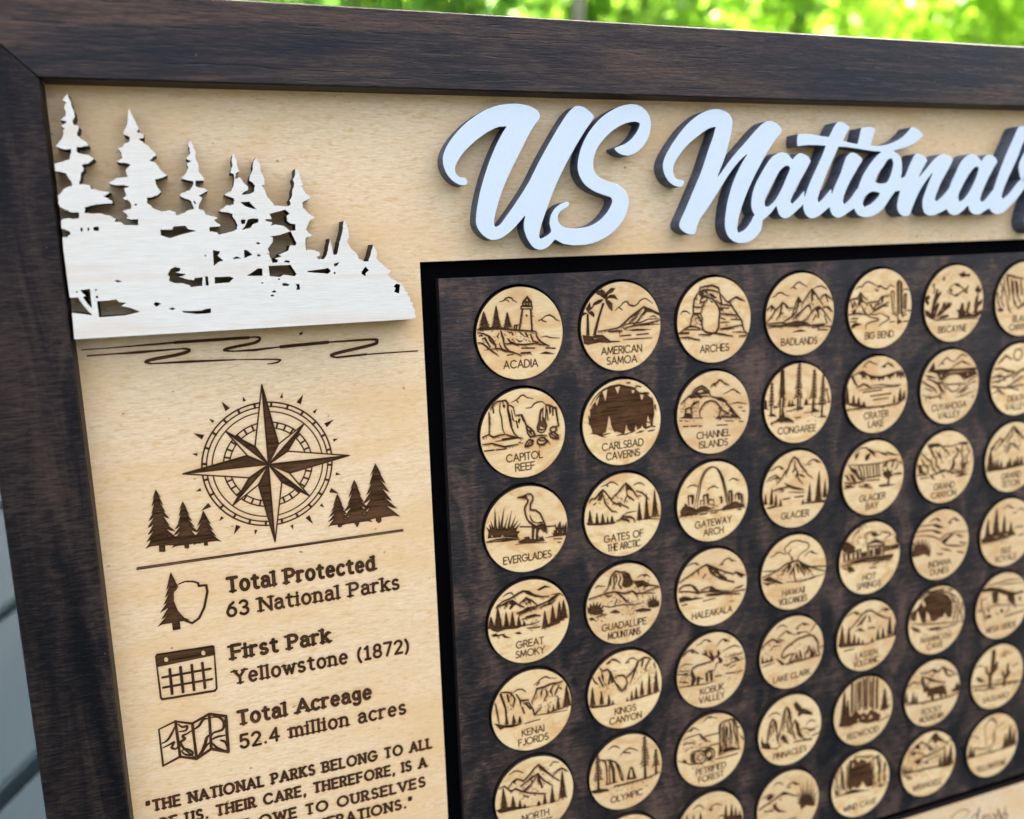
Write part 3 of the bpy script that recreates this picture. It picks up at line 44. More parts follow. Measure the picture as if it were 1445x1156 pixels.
(5, 2, 'PETRIFIED|FOREST', 'petrified logs and a tall stump', 'L4 -57 -206 -35 -226 -8 -232 46 -207;F -35 -238 10 -228 -4 -219;L4 -180 -164 -154 -174 -128 -186 -88 -160;F -158 -171 -123 -182 -145 -160;L4 -206 -120 -167 -127 -114 -131 -79 -131 -43 -89;F -92 -133 -34 -79 11 -51 -43 -73 -70 -96;L4 -43 -106 56 -104;L4 -7 -34 56 -32;F 64 -165 73 -172 70 -54 80 33 53 48 61 -39 55 -142;L5 60 -162 91 -176 155 -178 173 -166 187 -120 198 -24 203 38;L5 91 -163 97 -90 93 -15 71 22;F 109 -163 119 -102 111 -44 121 18 102 13;L5 132 -162 142 -88 134 12;F 159 -169 173 -157 174 -98 193 -25 189 21 180 -28 165 -91;L4 146 -155 156 -51 152 8;L4 119 -127 124 -41;L4 83 -136 84 -34;L5 57 49 103 39 167 37 213 40;F 57 28 102 13 157 18 213 48 158 44;L4 103 77 195 74;L4 183 -121 211 -106;L4 221 -44 240 -14;S5 -149 3 -140 -20 -105 -20 -60 -9 -42 20 -42 54 -69 73 -113 62 -144 42 -149 3;O3 -78 29 23;S4 -96 -26 -60 -30 -16 -24 16 1 25 37 8 67 -37 68;O4 -15 27 22;F -60 -9 -24 -22 16 1 -24 -1 -38 30;F -145 -5 -114 -14 -122 26 -109 55 -140 43;F -206 14 -184 24 -175 43 -202 40;F -33 52 21 44 -15 78;R20 -140 -20 21 96;L4 -202 -85 -149 -90 -114 -69;R18 -202 -111 -33 -28;L4 -241 14 -149 62 -60 75;L3 30 72 121 78;R16 64 -174 194 35'),
(5, 3, 'PINNACLES', 'rock spires and a soaring condor', 'F 25 -175 42 -193 67 -166 92 -130 121 -119 172 -82 177 -63 133 -77 93 -90 69 -78 54 -95 68 -109 43 -132;L5 -101 48 -87 7 -70 -49 -57 -116 -44 -156 -30 -168 -10 -148 1 -103 5 -49 19 15 30 61;F -30 -161 -10 -144 4 -84 -3 -51 -14 -106;L5 -39 -146 -47 -87 -59 -12;L5 -23 -108 -26 -39 -10 17;F -13 -71 0 -16 15 49 0 28;L5 -191 61 -173 13 -169 -46 -156 -87 -138 -112 -113 -85 -107 -32 -101 22 -90 77;F -133 -107 -108 -67 -102 4 -117 -34;L4 -151 -68 -154 9;L4 -137 -73 -131 -11;L6 -169 -38 -177 30;F -111 11 -96 49 -90 81 -105 47;L5 13 -13 27 -45 36 -60 61 -28 72 27 98 78 119 104;F 36 -60 66 -9 63 25 99 86 64 61 47 4;F 18 -3 34 36 40 81 25 60;F -77 36 -49 17 -28 65 -8 101 -47 78;R12 -53 -132 19 41;R10 -166 -89 -105 47;R10 17 -47 99 95;R8 -88 -1 -8 96;L4 -171 -133 -139 -151 -105 -148 -76 -124;L4 125 -4 149 -25 173 -28 204 -8;L4 77 20 116 16 166 40 225 28;F 107 27 137 56 167 85 137 60;L4 146 45 196 47;L4 177 87 236 79;L5 109 102 168 107;F -228 74 -210 39 -191 52 -172 44 -152 97;F -229 52 -220 -7 -210 48;L4 -200 85 -104 108 -76 89;L4 31 97 109 102;T -164 54 94 15'),
(5, 4, 'REDWOOD', 'giant redwood trunks', 'L5 -72 -228 -73 -124 -79 -5;L5 -55 -229 -49 -118 -62 -21;F -111 -221 -94 -228 -90 -7 -107 -1;L4 -30 -234 -20 -32;L5 -9 -239 2 -7;F 14 -243 28 -242 31 0 19 -3;L4 43 -241 50 -16;F 66 -236 81 -228 86 12 72 9;F 98 -217 114 -209 121 10 102 16;L4 56 -196 62 -14;L5 -43 -217 -36 -15;L4 3 -227 13 -25;T -166 -184 58 41;T 176 -130 34 43;T -135 -117 65 35;F -202 47 -158 18 -101 15 -68 -22 -31 26 3 14 27 39 60 6 109 37 145 66 136 105 30 101 -41 74 -109 89 -201 73;E 40 73 62 37 81 72;E -59 60 -42 44 -29 72;E -18 64 -8 31 11 56;R50 -190 -218 233 148;L4 143 25 225 13;L4 148 107 218 88'),
(5, 5, 'ROCKY|MOUNTAIN', 'an elk in front of rocky peaks', 'L5 -121 -173 -60 -165 0 -179 39 -150 75 -179 126 -153 191 -119;F 75 -179 114 -155 129 -116 169 -82 117 -108;L4 14 -166 -8 -124 -34 -150;F -6 -180 27 -147 3 -142;L5 -226 -98 -179 -119 -116 -95;L5 -107 -145 -45 -121 44 -77 108 -58;F -108 -150 -32 -108 57 -69 -18 -90;L4 142 -103 218 -97;F -89 -53 -47 -60 -27 -40 22 -40 97 -40 118 -9 133 36 126 55 101 24 84 41 57 20 13 15 10 56 -6 58 -18 14 -42 24 -50 -19 -81 -21;F -105 -103 -84 -68 -58 -47 -76 -35 -103 -82;L5 -77 -51 -107 -134;L5 -59 -52 -80 -98 -101 -138;L4 -59 -57 -31 -98;L4 -79 -77 -118 -116;F -12 10 7 14 10 62 -8 57;F 64 21 82 20 91 53 72 51;T -174 -46 32 20;T -145 -14 33 17;T -233 -53 25 20;T 223 -34 20 36;F -236 23 -120 38 -168 48;L5 -236 38 -95 54 16 58 141 59 248 45;F 175 9 252 20 240 33 183 31;R18 -183 -191 148 -18'),
(5, 6, 'SAGUARO', 'saguaro cacti in the desert', 'F -79 77 -88 -26 -115 -47 -129 -98 -113 -100 -99 -55 -76 -39 -71 -213 -52 -219 -37 -201 -34 -89 -17 -123 -4 -115 -6 -62 -36 -36 -54 -19 -59 82;L4 -57 -210 -62 -31;F 60 86 61 21 41 -10 42 -41 56 -33 66 1 79 -2 85 -86 98 -89 106 -28 124 -19 114 16 88 27 84 91;L4 13 -148 50 -184 118 -159;F 25 -162 78 -157 53 -146;L4 141 -53 193 -70;L4 -224 -107 -180 -119 -139 -100;F -205 -34 -158 -14 -116 21 -182 7;L5 -238 33 -88 49 112 70 233 74;F -106 72 -33 76 -5 93 -58 89;L4 -11 33 42 33;F 111 59 207 79 194 87 126 78;L4 -217 64 -85 87;R20 -224 -33 211 123'),
(6, 1, 'VIRGIN|ISLANDS', 'a palm fringed bay', 'L5 -125 -175 -31 -205 63 -141'),
(6, 2, 'VOYAGEURS', 'a pine fringed lake', 'L4 -130 -162 -103 -181 -76 -180 -49 -149;L4 -26 -121 6 -147 42 -157 88 -134;F -12 -130 20 -135 6 -112;T -174 -140 -53 18;T -125 -131 -39 16;T -74 -130 -25 24;T 114 -131 -27 20;T 158 -124 -15 22;T 189 -93 -7 17;T 219 -59 2 17;F 99 -32 108 -49 239 -22 240 27 99 -12;S4 53 -51 80 -61 108 -49;L5 -219 -66 -57 -20 35 23 221 57;L4 -147 7 17 44'),
(6, 3, 'WHITE|SANDS', 'rolling dunes and a spiky yucca', 'L4 -122 -167 -98 -183 -69 -180 -44 -158;L4 -24 -128 0 -149 39 -157 94 -122;F 29 -157 84 -125 49 -132;F -14 -132 20 -130 1 -118;L4 -216 -94 -183 -108 -144 -115 -105 -96;F -182 -94 -144 -111 -115 -90 -153 -69;S5 -234 -28 -191 -43 -124 -65 -76 -88 -38 -101 12 -74 72 -49;F -38 -99 2 -77 -47 -81 -66 -63 -56 -47 -75 -57;F -123 -34 -104 -38 -94 -12 -74 16 -9 53 -83 31 -118 -5;S4 -95 -44 -113 -22 -88 16 -19 48;L4 -190 2 -132 9;R8 -190 -16 -112 32;F 105 68 94 24 68 -1 93 1 62 -38 97 -11 71 -81 107 -22 91 -121 120 -28 110 -134 132 -29 135 -83 147 -21 147 -161 160 -22 188 -128 174 -9 209 -90 188 4 231 -44 198 25 228 5 209 46 233 57 194 61 144 42 114 57'),
(6, 4, 'WIND CAVE', 'a cave chamber with rock columns', 'F -110 -76 -113 -148 -104 -197 -80 -192 -64 -208 -26 -158 -16 -186 32 -164 45 -140 73 -159 95 -65 107 43 53 39 15 -12 -18 31 -66 8 -94 32 -113 -4;E 15 -23 35 29 0 25;E -80 -181 -68 -168 -66 -137 -84 -141;L5 -177 -175 -168 -80 -176 0;L5 -221 -114 -200 -27 -186 39;F -165 -161 -151 -86 -135 11 -159 5;F -236 -77 -217 -10 -186 44 -215 31;L5 -126 -172 -121 -68 -123 25;L5 90 -170 101 -74 118 35;L5 131 -181 153 -103 150 -41 167 48;L5 162 -152 161 -59 147 22;F 125 -182 146 -125 142 -84;F 194 -124 213 -87 199 -28 220 40 195 13;L5 96 -169 149 -176;L5 -64 -218 42 -192 89 -191;L4 213 -98 191 -51;R24 -223 -176 -110 49;R30 96 -179 234 76;F -146 39 -65 29 54 66 -40 57;F 137 50 221 56 174 71;L4 -226 49 -134 48 78 67'),
(6, 5, 'WRANGELL', 'rugged peaks and a line of spruces', 'L5 -12 -165 10 -202 46 -225 87 -178 127 -147 167 -122;F 40 -226 87 -178 121 -143 76 -160 51 -149 25 -166 10 -202;L5 -182 -121 -136 -163 -76 -185 -23 -146;F -136 -163 -99 -170 -84 -129 -122 -143;L4 -72 -126 -24 -151 42 -98 78 -122;F -23 -141 30 -96 5 -97;L4 -193 -92 -146 -123 -70 -94 -17 -49;F -170 -118 -121 -117 -144 -90;L4 142 -117 191 -148 218 -115;L5 -141 -47 -43 -66 69 -81 143 -106;L4 -78 -21 34 -36 121 -58;F -123 -54 -67 -50 -90 -13 -115 -25;F -40 -22 -3 -18 -20 -1;T -227 -48 17 17;T -199 -25 24 15;T -169 -7 31 15;T 106 -51 48 21;T 143 -95 58 29;T 199 -114 56 34;T 173 -34 54 23;F -236 14 -137 17 -161 33;F 90 53 179 48 236 35 193 63;L5 -235 25 -87 30 64 36 192 46;F -234 41 -147 63 -183 70;L4 -183 80 -146 79;R50 -199 -199 140 44;R14 -139 -15 118 93'),
(6, 6, 'YELLOWSTONE', 'a tall geyser plume and trees', 'S3 -64 38 -72 -57 -85 -137 -82 -179 -51 -205 -17 -203 18 -173 28 -138 4 -111 3 -39 -11 34;S4 -58 -212 -19 -222 25 -177;L3 -44 37 -41 -6;L3 -23 42 -21 -12;S3 35 -131 74 -149 100 -159;L3 11 -103 13 -4;L3 -214 -113 -161 -111;F -180 -99 -134 -94 -146 -86;L4 -167 -12 -73 11;T -216 -53 52 27;T -184 -29 54 24;T 121 -72 47 30;T 163 -128 41 42;T 207 -91 34 28;F 63 41 144 33 238 22 226 42 118 43;F -234 46 -149 50 -161 58;F -83 50 -3 47 25 60;L4 -234 51 -83 50 105 51 234 49')]
